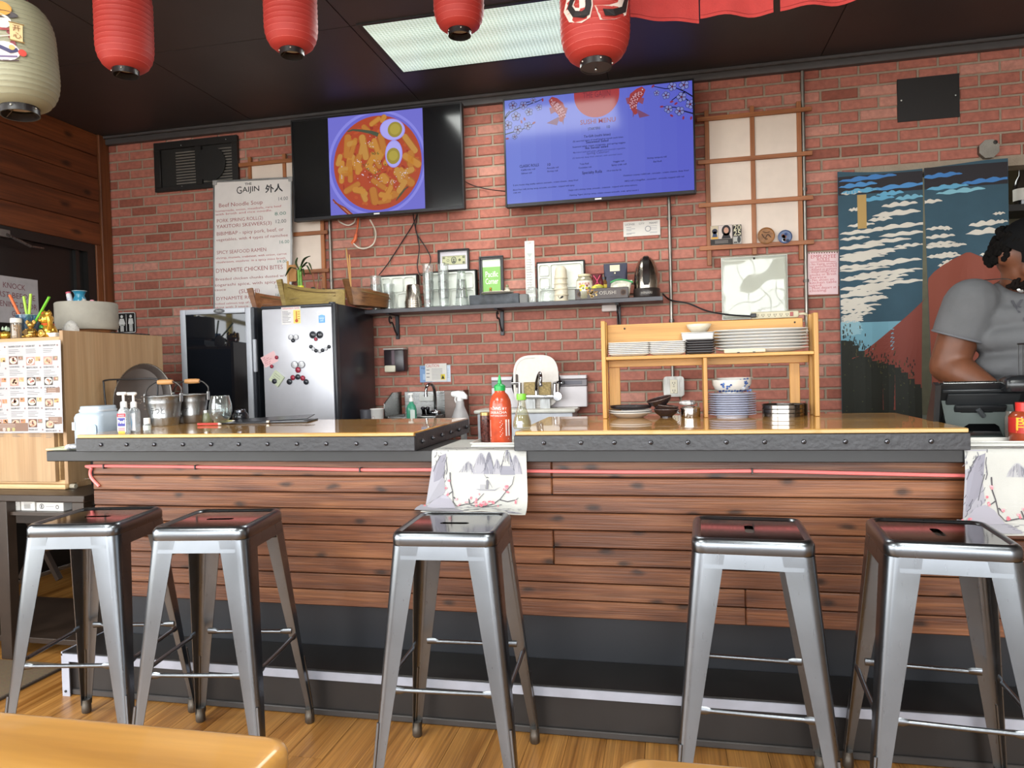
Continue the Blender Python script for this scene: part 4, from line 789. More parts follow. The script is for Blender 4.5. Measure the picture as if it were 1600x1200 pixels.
for c_ in (x0+.03,x1-.03): pr.circ(c_,.034,.018,'574236',n=14); pr.circ(c_,.034,.012,'35241c',l=2,n=12)
pr.obj('pattern',t,loc=(0,-.06,0))
def inbox(px,Y): q=S(px,Y); return q+V((0,0,.007))
t=T('food_jar','clear jar with fruit-patterned label and cream lid in the tea tray','jar',inbox(914,4.33)); P('body',MB().lathe([(0,0),(.047,0),(.05,.006),(.05,.11),(.04,.128),(.036,.132),(.036,.14)],24),glass('d9d3b5',.35,.05),t,sm=50); P('lid',MB().lathe([(0,.137),(.039,.137),(.039,.15),(0,.152)],24),m('d8c9a4',.4),t)
P('label',MB().lathe([(.0505,.045),(.0505,.108)],32),m('e6dfd0',.6),t); pr=PR(); rn=random.Random(9)
for i,s in enumerate('柚子蜂蜜茶'[:4]): pr.text(s,-.03+i*.017,.083,.016,'c0503a',l=3)
for i in range(12): pr.circ(rn.uniform(-.036,.036),rn.uniform(.05,.08),.007,rn.choice(('d9c42e','7a8a3a','c8a030','8a4a52')),n=8)
pr.line([(-.04,.105),(.04,.105)],.005,'b03a30'); pr.obj('label_print',t,fn=lambda x,y,z:(x,-math.sqrt(.0512**2-x*x)+y,z))
t=T('snack_bag','dark red foil bag tied with pink string in the tea tray','bag',inbox(934,4.345)); P('bag',MB().loft([[(a,b,z) for a,b in rr(w0,d0,d0*.45,3)] for w0,d0,z in ((.075,.04,0),(.085,.05,.05),(.08,.045,.1),(.06,.025,.13),(.066,.012,.15))]),m('5a2226',.25,v=.4,s=30,b=.4,bs=25),t,sm=60); P('string',MB().tube(cr([(-.02,-.02,.14),(0,-.028,.11),(.015,-.032,.07),(.03,-.03,.05)],4),.0025,6).tube(cr([(.02,-.02,.14),(.005,-.028,.11),(-.01,-.032,.07),(-.005,-.03,.045)],4),.0025,6),m('d8436a',.4),t)
t=T('food_jar','small jar with yellow label and dark lid behind the bags','jar',inbox(944,4.37)); P('body',MB().lathe([(0,0),(.032,0),(.034,.1),(.025,.115),(0,.115)],18),m('6d4a2a',.2),t); P('lid',MB().lathe([(.0,.115),(.028,.115),(.028,.132),(0,.133)],18),blk,t); P('label',MB().lathe([(.0345,.03),(.0348,.085)],24),m('cfb23c',.5),t)
t=T('coffee_bag','navy coffee bag with cream label in the tea tray','bag',inbox(963,4.37)); P('bag',MB().loft([[(a,b,z) for a,b in rr(w0,d0,d0*.4,3)] for w0,d0,z in ((.135,.05,0),(.14,.055,.08),(.14,.035,.15),(.142,.01,.19),(.142,.006,.212))]),m('2c2c40',.5),t,sm=50); P('label',MB().box(-.033,.026,-.0285,-.0275,.03,.2),m('d8ccae',.6),t,rot=(R(-4),0,0),loc=(0,.004,0)); pr=PR(); pr.circ(-.002,.15,.008,'33312e',n=12); pr.circ(-.002,.15,.005,'d8ccae',l=2,n=12); pr.text('HAWAII 808',-.003,.125,.011,'33312e','c',l=2); pr.text('Coffee',-.003,.11,.009,'33312e','c',l=2); pr.obj('label_print',t,loc=(0,-.032,0))
t=T('zip_bag','clear zip bag with green seal stuffed with packets','bag',inbox(968,4.318)); G=[]
P('bag',MB().loft([[(a+sh,b,z) for a,b in rr(w0,d0,d0*.45,3)] for w0,d0,z,sh in ((.11,.025,0,0),(.125,.04,.04,.004),(.12,.03,.07,.01),(.125,.01,.1,.018))]),m('c9c6b6',.25,v=.5,s=30),t,sm=60); P('seal',MB().tube(cr([(-.05,-.012,.09),(-.01,-.018,.104),(.04,-.014,.1),(.083,-.01,.085)],4),.005,6),m('3f9a5a',.4),t); P('packet',MB().box(-.045,.03,-.028,-.018,.02,.045,.004),m('d8c84a',.4),t)
t=T('snack_bag','yellow snack packet lying low in the tea tray','packet',inbox(935,4.31)); P('bag',MB().ell((0,0,.05),(.045,.014,.035),14,8),m('c8b93a',.3,v=.4,s=40),t); P('fold',MB().ell((.01,-.006,.065),(.03,.01,.012),10,6),m('8f8a2a',.3),t)
# kettle
o=S(1011,4.36); t=T('electric_kettle','dome shaped stainless electric kettle with black handle at the shelf end','kettle',o); kr=at(1032,440,4.36).x-at(1011,440,4.36).x
P('base',MB().lathe([(0,0),(kr*.96,0),(kr*1.0,.006),(kr*1.0,.05),(kr*.96,.055),(0,.055)],32),m('2d2522',.35),t)
P('body',MB().lathe([(kr*.96,.0551),(kr*.97,.09),(kr*.93,.13),(kr*.83,.175),(kr*.64,.215),(kr*.4,.238),(kr*.2,.245),(0,.247)],36),steel('b5aca0',.2,'Z',.4),t,sm=60)
P('handle',MB().loft([[(a,-(kr*f)+(-.012 if q else .004)*1,z) for a,q in ((-.021*g,0),(-.018*g,1),(.018*g,1),(.021*g,0))] for f,z,g in ((.97,.07,.7),(.95,.09,1),(.93,.13,1),(.83,.175,1),(.64,.215,1),(.4,.24,.9),(.15,.25,.6))]),m('201b1a',.2),t,sm=60); pr=PR(); pr.text('HINARI',0,.018,.02,'a79f96','c'); pr.obj('lettering',t,loc=(0,-kr-.001,0))
cdm=m('17161a',.5)
# kettle cord to the power strip
q=[S(1036,4.36)+V((0,0,.02)),at(1048,469,4.45),at(1075,474,4.44),at(1105,486,4.42),at(1140,492,4.42),at(1173,494,4.425)]
O('kettle_cable',MB().tube(cr(q,6),.005,6),cdm,'black cord sagging from the kettle to the power strip','cord')
# outlet box under the shelf
o,w_,h_=rect_px(940,476,966,486.5,4.44); t=T('wall_outlet','white box under the end of the shelf beside a bracket','outlet',o); P('box',MB().box(-w_/2,w_/2,0,.05,-h_/2,h_/2,.004),m('c9b9b2',.5),t); P('cover',MB().box(-w_/2*.94,w_/2*.94,-.003,0,-h_/2*.9,h_/2*.9,.001),m('d2c4bd',.5),t)
# tv cords
def cord(name,label,pts,r,mat,Y=None,k=6): return O(name,MB().tube(cr([at(a,b,c) for a,b,c in pts],k),r,8),mat,label,'cord')
cord('tv_cable','black cord slanting from the tv with the dish down to the glasses',[(655,318,4.42),(648,345,4.475),(628,378,4.478),(606,412,4.475),(592,430,4.45)],.0035,cdm)
cord('tv_cable','black looped cord hanging in the middle under the tv with the dish',[(645,330,4.42),(648,352,4.474),(655,385,4.474),(652,415,4.474),(657,430,4.474),(665,425,4.474),(673,405,4.474),(664,385,4.474),(650,362,4.473),(652,335,4.42)],.0035,cdm)
cord('tv_cable','thin black cord sagging between the two tvs',[(722,281,4.4),(740,290,4.47),(765,296,4.47),(790,299,4.4)],.003,cdm)
cord('tv_cable','white cord looping below the tv with the dish',[(527,338,4.42),(530,346,4.46),(543,352,4.468),(553,348,4.46),(556,340,4.42)],.005,m('cfc5b6',.5))
cord('tv_cable','white cord curving from the orange plug up behind the tv',[(550,378,4.455),(560,387,4.46),(572,388,4.46),(584,380,4.46),(587,362,4.46),(578,343,4.42)],.005,m('d3cabb',.5))
t=T('extension_cord','orange extension cord end plugged below the tv with the dish','cord',at(558,340,4.44)); P('cable',loc(MB().tube(cr([at(560,336,4.42),at(559,352,4.458),at(556,368,4.46)],5),.006,8),t),m('c4572c',.5),t); P('plug',loc(MB().tube([at(556.5,366,4.46),at(555,374,4.46),at(550,381,4.458)],[.010,.013,.011],8),t),m('d0602f',.45),t)
# ================================================================ behind the bar: back counter, cooler, fridge, sink, range
BZ=.76
t=T('back_counter','steel back counter behind the bar carrying the cooler and fridge','counter',(-2.4,4.1,0))
P('worktop',loc(MB().box(-3.2,-1.76,3.78,4.47,BZ-.03,BZ,.003),t),steel('9a9a9a',.35,'X'),t)
for x in (-3.15,-1.8):
    for y in (3.83,4.42): P('leg',loc(MB().tube([(x,y,0),(x,y,BZ-.03)],.02,10),t),steel('8a8a8a',.4),t)
P('shelf',loc(MB().box(-3.12,-1.83,3.83,4.42,.25,.27),t),steel('8a8a8a',.4,'X'),t)
# drink cooler with glass door
CY=3.85; a=at(286,560,CY); b=at(396,560,CY); zt=at(340,481,CY).z; cx=(a.x+b.x)/2; hw=(b.x-a.x)/2
t=T('drink_cooler','small drink cooler with silver framed mirror-like glass door','cooler',(cx,CY,BZ),R(4.5)); hh=zt-BZ
body=m('23262c',.35)
P('cabinet',MB().box(-hw,hw,.045,.5,.0,hh,.008),body,t); 
fr=m('b9bcc4',.35,v=.03); d=T('door','','') if 0 else None
mb=MB(); k=.036
mb.box(-hw,-hw+k,0,.04,.02,hh-.004,.006).box(hw-k-.02,hw-.02,0,.04,.02,hh-.004,.006).box(-hw+k,hw-k-.02,0,.04,hh-.004-.032,hh-.004,.006).box(-hw+k,hw-k-.02,0,.04,.02,.06,.006)
dr_=P('door',mb,fr,t); P('door_edge',MB().box(hw-.0195,hw,.004,.044,.02,hh-.003,.004),m('33373f',.4),dr_)
P('glass_pane',MB().box(-(hw-k)+.01,hw-k-.012,0,.003,.06,hh-.036),m('15171c',.03,v=0),dr_,sm=0,loc=(-.01,.020,0),rot=(0,0,R(4.5)),label='dark reflective glass pane')
P('handle',MB().box(hw-.008,hw+.012,-.012,.01,hh*.56,hh*.78,.004),fr,dr_)
P('badge',MB().loft([[(a_,y,b_) for a_,b_ in [(.035*math.cos(2*PI*i/20)+.02,hh-.02+.014*math.sin(2*PI*i/20)) for i in range(20)]] for y in (-.001,-.005)]),m('1d1d1f',.3),dr_)
pr=PR(); pr.text('Danby',.02,hh-.0235,.014,'c9c9c9','c'); pr.obj('lettering',dr_,loc=(0,-.005,0))
# fridge
a=at(409.5,560,CY); b=at(525.5,560,CY); zt=(at(410,479,CY).z+at(525,473,CY).z)/2; cx=(a.x+b.x)/2; hw=(b.x-a.x)/2; FZ=zt
F=T('fridge','silver door compact fridge with black sides covered in magnets','fridge',(cx,CY,BZ)); hh=zt-BZ
P('cabinet',MB().box(-hw+.004,hw-.002,.055,.57,0,hh,.01),m('24262d',.3,v=.15),F)
dd=P('door',MB().box(-hw+.006,hw-.022,-.0,.05,.01,hh-.018,.008),m('cbcbd2',.33,.2,v=.03),F); P('door_cap',MB().box(-hw,hw-.02,.001,.052,hh-.0175,hh,.005),m('2b2d33',.4),dd); P('door_edge',MB().box(hw-.0215,hw,.002,.054,.01,hh,.005),m('2b2d33',.35),dd)
P('hinge',MB().lathe([(0,0),(.02,0),(.02,.008),(0,.01)],14,(hw-.03,.03,hh+.0005)),m('3a3c42',.4),F)
fo=V((cx,CY,BZ)); qf=QF(fo,CY); PXM=mpp(467,560,CY)
def fpx(x,y): u,v=qf(380+x/4,380+y/4); return fo+V((u,0,v))
def sticker(name,label,cat,x0,y0,x1,y1,draw,mat,rot=0,th=.0012):
    a=fpx(x0,y0); b=fpx(x1,y1); o=(a+b)/2; w_=abs(b.x-a.x); h_=abs(a.z-b.z); t=T(name,label,cat,o+V((0,-th-.0004,0))); t.rotation_euler=(0,R(rot),0)
    P('sheet',MB().box(-w_/2,w_/2,0,th,-h_/2,h_/2),mat,t,sm=0)
    if draw: pr=PR(); draw(pr,w_,h_); pr.obj('print',t)
    return t
def d1(pr,w_,h_):
    pr.text('Temperature Guide',-.46*w_,.38*h_,.02,'c0403a','l',W=.9*w_); pr.rect(.12*w_,-.45*h_,.48*w_,.32*h_,'e4d274'); pr.rect(.25*w_,-.28*h_,.32*w_,.25*h_,'c98a3a',2); pr.circ(.285*w_,-.3*h_,.01,'b5502e',l=3)
    for i in range(4): pr.line([(.35*w_,(.2-.13*i)*h_),(.46*w_,(.2-.13*i)*h_)],.003,'b04a30',2)
    for i in range(8): pr.line([(-.45*w_,(.24-i*.085)*h_),((-.15+.2*((i*5)%3)/3)*w_,(.24-i*.085)*h_)],.003,'7c7c84')
sticker('sticker','temperature guide sheet with red heading and yellow thermometer on the fridge','sticker',238,402,362,505,d1,m('d8d4d4',.5))
def d2(pr,w_,h_): pr.text('energy',0,-.0,.02,'dfe9f4','c',W=.7*w_); pr.circ(0,.01,.018,'7fb3e0',l=1); pr.line([(-.3*w_,-.25*h_),(.3*w_,-.25*h_)],.003,'dfe9f4')
sticker('sticker','small square blue energy sticker on the fridge door','sticker',472,453,512,496,d2,m('4f9ad6',.4))
def d3(pr,w_,h_): pr.text('Vissani',0,-.25*h_,.014,'3c3c40','c',W=.8*w_)
sticker('maker_badge','small silver maker badge near the fridge door top','badge',465,428,521,446,d3,m('a8a8b0',.25,.8))
def n1(pr,w_,h_):
    for i in range(5): pr.text(('call','rice','order','Mon','7-9')[i]+' '+('..','fish','tofu','pm','am')[i],-.4*w_,(.28-.17*i)*h_,.013,'b04a5a','l')
sticker('memo_note','pink memo note tilted under a red magnet','note',118,692,212,760,n1,m('e3b9bb',.6),-24)
def n2(pr,w_,h_):
    for i in range(4): pr.line([(-.35*w_,(.3-.18*i)*h_),((.2+.1*(i%2))*w_,(.3-.18*i)*h_)],.002,'6a7060')
sticker('memo_pad','pale green memo pad turned like a diamond on the fridge','note',178,810,250,882,n2,m('c4cbb0',.6),38,.012)
mg={}
def magnet(x,y,r_,col,label,grp):
    k=(r_,col)
    if k in mg: return dup(mg[k],fpx(x,y)+V((0,-.0135 if (x,y)==(203,863) else -.0026,0)),label=label,group=grp)
    t=T('magnet',label,'magnet',fpx(x,y)+V((0,-.0026,0)),0,grp); rr_=r_*PXM/4
    if (x,y)==(203,863): t.location+=V((0,-.0109,0))
    mat=m({'c':'c9c9cc','b':'2b2d33','r':'9c2f42'}[col],.12,v=.4,s=70)
    P('disc',MB().lathe([(0,0),(rr_,0),(rr_,.003),(rr_*.8,.0065),(rr_*.4,.0085),(0,.009)],20),mat,t,rot=(R(90),0,0),sm=60); P('rim',MB().lathe([(rr_*.97,-.0005),(rr_*1.1,-.0005),(rr_*1.1,.003),(rr_*.97,.003)],20),m('4a4a52' if col!='r' else '5c2430',.3),t,rot=(R(90),0,0))
    mg[k]=t; return t
G1='magnets of the grinning face'; G2='magnets of the sad face'; G3='magnets of the small nose shape'
for x,y,r_,c,l,g in ((299,588,16,'c','first of two clear eye magnets of the small trio',G3),(331,588,16,'c','second of two clear eye magnets of the small trio',G3),(313,608,12,'b','dark magnet under two clear ones in the small trio',G3),
 (437,573,21,'b','big dark eye magnet of the grinning face, nearer the small trio',G1),(480,573,21,'b','big dark eye magnet of the grinning face, nearer the door edge',G1),(456,600,11,'r','red nose magnet of the grinning face',G1),
 (425,647,11,'b','dark magnet ending the grin at its small-trio side',G1),(440,661,11,'c','clear second magnet of the grin',G1),(457,672,11,'b','dark third magnet of the grin',G1),(480,675,11,'c','clear magnet at the lowest point of the grin',G1),(498,669,11,'b','dark magnet just past the grin lowest point',G1),(519,660,11,'c','clear magnet next to last in the grin',G1),(538,647,11,'b','dark magnet ending the grin at its door-edge side',G1),
 (323,760,21,'c','big clear eye magnet of the sad face, nearer the pink note',G2),(366,759,21,'c','big clear eye magnet of the sad face, nearer the door edge',G2),(345,792,17,'r','red nose magnet of the sad face',G2),
 (291,866,17,'b','dark magnet ending the sad mouth beside the green pad',G2),(312,840,15,'r','red magnet of the sad mouth, nearer the green pad',G2),(343,836,16,'b','dark magnet on top of the sad mouth',G2),(374,843,15,'r','red magnet of the sad mouth, nearer the door edge',G2),(395,867,16,'b','dark magnet ending the sad mouth at the door-edge side',G2),
 (211,714,11,'r','red magnet on the upper corner of the pink note','magnets on notes'),(180,770,11,'r','red magnet at the lower corner of the pink note','magnets on notes'),(203,863,15,'b','dark round magnet on the green memo pad','magnets on notes')): magnet(x,y,r_,c,l,g)
# menu whiteboard leaning behind the cooler
WY=4.405; a=at(333,283,WY); b=at(457,276,WY); ww=.60
o=V(((a.x+b.x)/2,WY,(a.z+b.z)/2)); ww=(b.x-a.x); wh_=1.02
t=T('whiteboard','handwritten menu whiteboard with aluminium frame leaning behind the cooler','whiteboard',o,rot=(0,R(2.2),0))
P('board',MB().box(-ww/2+.012,ww/2-.012,.0,.012,-wh_+.012,-.012),m('d9d2ce',.25,v=.03),t,sm=0)
mb=MB(); P('frame',mb.box(-ww/2,ww/2,-.005,.016,-.0125,0,.003).box(-ww/2,ww/2,-.005,.016,-wh_,-wh_+.0125,.003).box(-ww/2,-ww/2+.0125,-.005,.016,-wh_+.0125,-.0125,.003).box(ww/2-.0125,ww/2,-.005,.016,-wh_+.0125,-.0125,.003),steel('a8a8a8',.4),t)
P('corner_cap',MB().box(-ww/2-.003,-ww/2+.03,-.007,.018,-.03,.003,.005),m('9b9896',.5),t); P('corner_cap',MB().box(ww/2-.03,ww/2+.003,-.007,.018,-.03,.003,.005),m('9b9896',.5),t)
pr=PR(); K=ww/(770-65); rn=random.Random(2)
def wt(s,x,y,h,col,W,off=-.002,al='l'): # crop pixels of the board
    u=(x-65)*K-ww/2+.0; v=-(y-80)*K+.0+ (x-65)*K*.0; pr.text(s,u,v,h*K*1.35,col,al,rot=R(2.2),off=off,W=W*K)
Rd='8e3d3a'; R2='a3262e'; Bk='17161a'; Gn='3f4a4a'; Tq='2f6e60'
wt('THE',352,128,20,Bk,60,.02); wt('G',275,195,62,Bk,50,-.0); wt('AIJIN',330,183,44,Bk,150,.008); wt('外人',533,190,50,Bk,155,.025)
for s,x,y,h,c,W in (('Beef Noodle Soup',115,297,34,Rd,395),('14.00',642,262,30,Gn,90),('homemade, onion, meatballs, rare beef',85,335,18,R2,590),('with broth and rice noodle.',85,362,18,R2,510),('8.00',615,378,28,Tq,100),('PORK SPRING ROLL(2)',97,420,30,Rd,415),('YAKITORI SKEWERS(3)',95,466,30,Rd,495),('12.00',617,440,30,Gn,100),('BIBIMBAP - spicy pork, beef, or',95,524,30,Rd,600),('vegetables, with 4 types of namchee',92,570,24,Rd,640),('16.00',652,602,28,Tq,92),('SPICY SEAFOOD RAMEN',97,675,30,Rd,445),('shrimp, mussels, crabmeat, with onion, carrot',92,714,18,R2,630),('mushroom, mushrm  in a spicy miso broth',92,748,18,R2,620),('19.00',635,755,24,Tq,90),('DYNAMITE CHICKEN BITES',88,825,36,Rd,600),('Breaded chicken chunks dusted w/',85,888,22,Rd,620),('togarashi spice, with spicy d.',80,935,24,Rd,600),('12.00',618,956,32,Gn,90),('sauce',75,972,20,Rd,105),('(SUSHI)',295,992,34,Rd,190),('16.00',618,1025,30,Tq,90),('DYNAMITE ROLL',92,1048,30,Rd,375),('Smoked salmon top of crabmeat, w/ jalapeno',55,1085,18,R2,660),('baking with 3 sauce.',60,1115,18,R2,330),('ZATOICHI ROLL - eel, avocado',78,1150,28,Rd,500),('tempura fried shrimp roll',70,1190,20,R2,420)): wt(s,x,y,h,c,W)
pr.obj('lettering',t,loc=(0,0,0))['kind']='stuff'
# ---------------- boats on top of the fridge
bo1=wood('boat_wood_red',('7a4a2e','93603e','a06a44'),'X',3,30,.45); bo2=wood('boat_wood_olive',('877040','a28a50','ac9558'),'X',3,30,.45); bo3=wood('boat_wood_dark',('5c3a20','7a5230','8c6038'),'X',3,30,.45)
def boat(label,o,rz,L_,B_,Hh,mat,rise,stem):
    t=T('serving_boat',label,'boat',o,rz); n=14; G=[]; Gi=[]
    rings=[]
    for i in range(n+1):
        s=i/n; x=(s-.5)*L_; bw_=B_/2*(math.sin(PI*min(1,s*1.15)**.8) if s<.87 else math.sin(PI*min(1,s*1.15)**.8)); bw_=B_/2*max(.06,(1-(2*s-1)**4)**.7 if s>.5 else (1-(1-2*s)**2.2)); top=Hh*(.62)+rise*1.4*(1-s)**1.5+rise*.25*s**3; bot=.0+.25*rise*(1-s)**3
        rings.append([(x,-bw_,top),(x,-bw_*.62,bot),(x,bw_*.62,bot),(x,bw_,top),(x,bw_-.006,top),(x,bw_*.56,bot+.008),(x,-bw_*.56,bot+.008),(x,-bw_+.006,top)])
    P('hull',MB().loft(rings),mat,t,sm=30)
    P('stem',MB().prism([(-L_/2-.012,.25*rise),(-L_/2+.018,.25*rise),(-L_/2-.028+.01,Hh*.62+rise+stem),(-L_/2-.065+.01,Hh*.62+rise+stem*.9)],-.009,.009),mat,t,sm=0)
    P('deck',MB().box(-L_*.32,L_*.42,-B_*.36,B_*.36,Hh*.42,Hh*.46),mat,t,sm=0)
    P('strake',MB().tube([(r_[0][0],r_[0][1]-.002,r_[0][2]-.02) for r_ in rings[2:-1]],.003,6),m('6b5530',.5),t)
    return t
fz=FZ+.0005
o=at(440,478,4.2); boat('dark reddish wooden serving boat on the fridge, furthest towards the whiteboard',(o.x+.02,4.22,fz),R(4),.42,.17,.10,bo1,.05,.05)
o=at(490,470,4.03); B2=boat('olive wooden serving boat with tall bow holding potted bamboo',(o.x-.005,4.05,fz),R(-8),.44,.17,.13,bo2,.06,.05)
o=at(556,470,4.1); boat('dark brown wooden serving boat seen bow-on beside the shelf end',(o.x+.045,4.2,fz),R(66),.30,.17,.12,bo3,.03,.06)
# rudder plank / sign and sticks
P('mast',MB().box(-.20,-.186,.0,.008,.02,.30,.002),m('b58a52',.5),B2); P('sail_board',MB().box(-.185,-.13,.002,.006,.17,.275,.002).box(-.19,-.115,-.001,.009,.255,.262,.001),m('a5733f',.5),B2)
pot=at(468,440,4.05); 
t=T('lucky_bamboo','lucky bamboo stalks tied with yellow band in the olive boat','plant',(pot.x,4.06,fz+.063)); t.scale=(1.25,1.25,1.25); gb=m('6b9a3c',.4,v=.3,s=40); gd=m('2c4a26',.45)
P('pot',MB().lathe([(0,0),(.028,0),(.032,.02),(.024,.022),(0,.02)],16),m('8d9a94',.3),t)
for i,(dx,dy,h) in enumerate(((-.008,0,.13),(.006,-.004,.145),(.0,.008,.12))): P('stalk',MB().lathe([(0,.01)]+[q for j in range(6) for q in ((.0065,.012+j*h/6),(.0065,.012+(j+.9)*h/6),(.0078,.012+(j+.95)*h/6))]+[(0,.012+h)],10,(dx,dy,0)),gb,t,sm=40)
P('band',MB().lathe([(.0165,.035),(.0165,.06),(.015,.06),(.015,.035)],16),m('d8d23a',.4),t)
def leaf(pts,w_): 
    c=cr(pts,4); n=len(c); G=[]
    for i,p in enumerate(c): ww=w_*math.sin(PI*min(1,.08+i/n*.92)); G.append([p+V((0,-ww,ww*.3)),p,p+V((0,ww,ww*.3))])
    return MB().sheet(G,(0,0,.0008))
for pts in (((0,0,.14),(.03,-.01,.185),(.07,-.02,.20)),((0,0,.13),(-.04,-.01,.15),(-.075,-.01,.11)),((0,0,.14),(.03,.01,.16),(.06,0,.11)),((.005,0,.145),(.05,-.01,.17),(.075,-.02,.13)),((0,0,.13),(-.02,0,.17),(-.01,0,.2)),((0,0,.12),(.025,-.02,.14),(.04,-.03,.10))): P('leaf',leaf(pts,.011),gd,t,sm=60)
t=T('ornament_group'[:8],'dark green ornament with thin sticks inside the olive boat','ornament',(at(497,440,4.06).x,4.06,fz+.062)); P('base',MB().ell((0,0,.02),(.055,.025,.024),14,8).ell((-.03,-.01,.04),(.022,.02,.025),10,6).ell((.035,0,.03),(.02,.02,.024),10,6),m('28332c',.3,v=.5,s=60,b=.4),t)
P('stick',MB().tube([(-.02,0,.03),(-.035,0,.15)],.0045,6),m('7a4a28',.5),t); P('stick',MB().tube([(-.012,0,.03),(.0,0,.09)],.003,6),m('9a7a4a',.5),t); P('stick',MB().tube([(.022,0,.03),(.02,0,.1)],.004,6),m('8a5a42',.5),t); P('stem',MB().tube(cr([(-.005,0,.06),(.005,0,.11),(.025,0,.135),(.035,0,.12)],4),.0018,6),m('4a5a36',.5),t)
for px0,px1,lb in ((541,549,'taller thin bamboo stick standing in the boat beside the shelf'),(546,550,'shorter thin bamboo stick standing in the boat beside the shelf')):
    O('bamboo_stick',MB().tube([at(px1 if px0==541 else 549,462,4.24),at(px0,388 if px0==541 else 398,4.27)],.0045,8),m('b98a4f',.5),lb,'stick','bamboo sticks')
O('bamboo_stick',MB().tube([at(522,457,4.22),at(572,454,4.22)],.005,8),m('c2924f',.5),'bamboo stick lying level across the boat beside the shelf','stick','bamboo sticks')
# ---------------- sink corner
zs=.945; SYB=4.44
t=T('hand_sink','small stainless hand sink with splash guards under the safety notice','sink',(at(650,640,4.35).x,4.35,zs)); s1=steel('9a9a98',.28,'X'); ox=t.location.x
xl=at(609,630,4.25).x-ox; xr=at(688,630,4.25).x-ox
P('backsplash',MB().box(xl+.03,xr,.085,.1,-.1,.165,.003),s1,t)
P('basin',MB().box(xl+.02,xr,-.2,.085,-.12,-.1,.003).box(xl+.02,xl+.03,-.2,.085,-.1,.02,.002).box(xr-.01,xr,-.2,.085,-.1,.02,.002).box(xl+.03,xr-.01,-.2,-.19,-.1,.02,.002),s1,t)
P('side_guard',MB().prism([(-.2,-.1),(.09,-.1),(.09,.165),(-.06,.165),(-.2,.1)],xl,xl+.008,plane='YZ'),s1,t,sm=0); P('side_guard',MB().prism([(-.2,-.1),(.09,-.1),(.09,.175),(-.17,.175),(-.2,.15)],xr+.002,xr+.14,plane='YZ') if 0 else MB().box(xr+.002,xr+.13,-.02,-.012,-.1,.17,.002).box(xr+.122,xr+.13,-.012,.1,-.1,.17,.001),steel('6f625c',.4,'X'),t,label='brownish steel side guard')
P('bracket',MB().box(xl+.05,xr-.05,.1,.148,-.1,-.02),s1,t); P('towel_ledge',MB().box(xl+.14,xr-.1,.06,.084,.1,.14,.003),m('c5c5c0',.4),t)
fx=at(677,640,4.33).x-ox; ch=steel('b5b5b8',.08,'Z',.2)
t2=T('faucet','chrome gooseneck faucet on the small hand sink','faucet',(fx+ox,4.31,zs-.0)); 
P('spout',MB().tube(cr([(.01,.03,.0),(.012,.03,.12),(.008,.02,.19),(-.005,-.01,.215),(-.018,-.045,.195),(-.02,-.055,.15)],6),.010,12),ch,t2,sm=60); P('body',MB().loft([[(a_,b_+.02,z) for a_,b_ in rr(.16,.05,.024,5)] for z in (.0,.02)]).ell((.01,.02,.03),(.04,.025,.02),14,8),ch,t2,sm=60)
for s_ in (-.06,-.03): P('handle',MB().tube([(s_,.015,.015),(s_,.0,.055)],[.013,.011],10).ell((s_,-.005,.06),(.016,.016,.012),10,6),steel('4a4a4e',.15),t2,sm=60)
P('nozzle',MB().tube([(-.02,-.055,.152),(-.02,-.056,.135)],.0115,12),ch,t2); P('mount',MB().box(-.06,.07,.0,.06,-.12,.0,.003),ch,t2)
# bottles by the sink stand on the range-side ledge
t=T('sink_ledge','narrow ledge behind the bar holding cups and spray bottle','ledge',(-1.55,4.2,0)); P('board',loc(MB().box(-1.85,-1.16,4.0,4.12,.885,.91,.002),t),steel('8f8c88',.4,'X'),t)
for x in (-1.74,-1.18): P('leg',loc(MB().box(x-.012,x+.012,4.04,4.09,0,.885),t),steel('8f8c88',.4),t)
LZ=.9105
def L(px,Y=4.07): return V((at(px,640,Y).x,Y,LZ))
t=T('paper_cup','white paper cup standing beside the fridge','cup',L(589),0,'cups beside the fridge'); P('body',MB().lathe([(0,.0),(.034,0),(.041,.105),(.043,.108),(.041,.11),(.039,.106),(0,.1)],22),m('d3cfcb',.5),t); pr=PR(); pr.circ(-.01,.05,.012,'b9a8a2',ry=.018,n=14); pr.circ(-.01,.05,.009,'d3cfcb',ry=.014,l=2,n=14); pr.obj('printed_mark',t,fn=lambda x,y,z:(x,-math.sqrt(.0385**2-x*x)+y,z))
t=T('paper_cup','grey mug-like cup half hidden against the fridge side','cup',L(572,4.05),0,'cups beside the fridge'); P('body',MB().lathe([(0,.0),(.034,0),(.038,.105),(.036,.106),(0,.1)],22),m('4b4a50',.4),t); pr=PR(); pr.circ(.012,.04,.014,'1d1c20',n=14); pr.obj('printed_mark',t,fn=lambda x,y,z:(x,-math.sqrt(.0375**2-x*x)+y,z))
t=T('soap_bottle','green hand soap pump bottle beside the small sink','bottle',L(643)); P('body',MB().loft([[(a_,b_,z) for a_,b_ in rr(w0,w0*.75,w0*.3,4)] for w0,z in ((.056,0),(.06,.01),(.06,.10),(.05,.125),(.026,.14),(.024,.15))]),m('3f8f72',.15,v=.15),t,sm=50); P('label',MB().box(.0,.029,-.0236,-.0231,.015,.1),m('c9d3cc',.5),t); P('pump',MB().lathe([(0,.15),(.014,.15),(.014,.17),(.006,.172),(.006,.19),(0,.19)],14).box(-.02,.012,-.008,.008,.188,.2,.003),m('e4e2dd',.4),t)
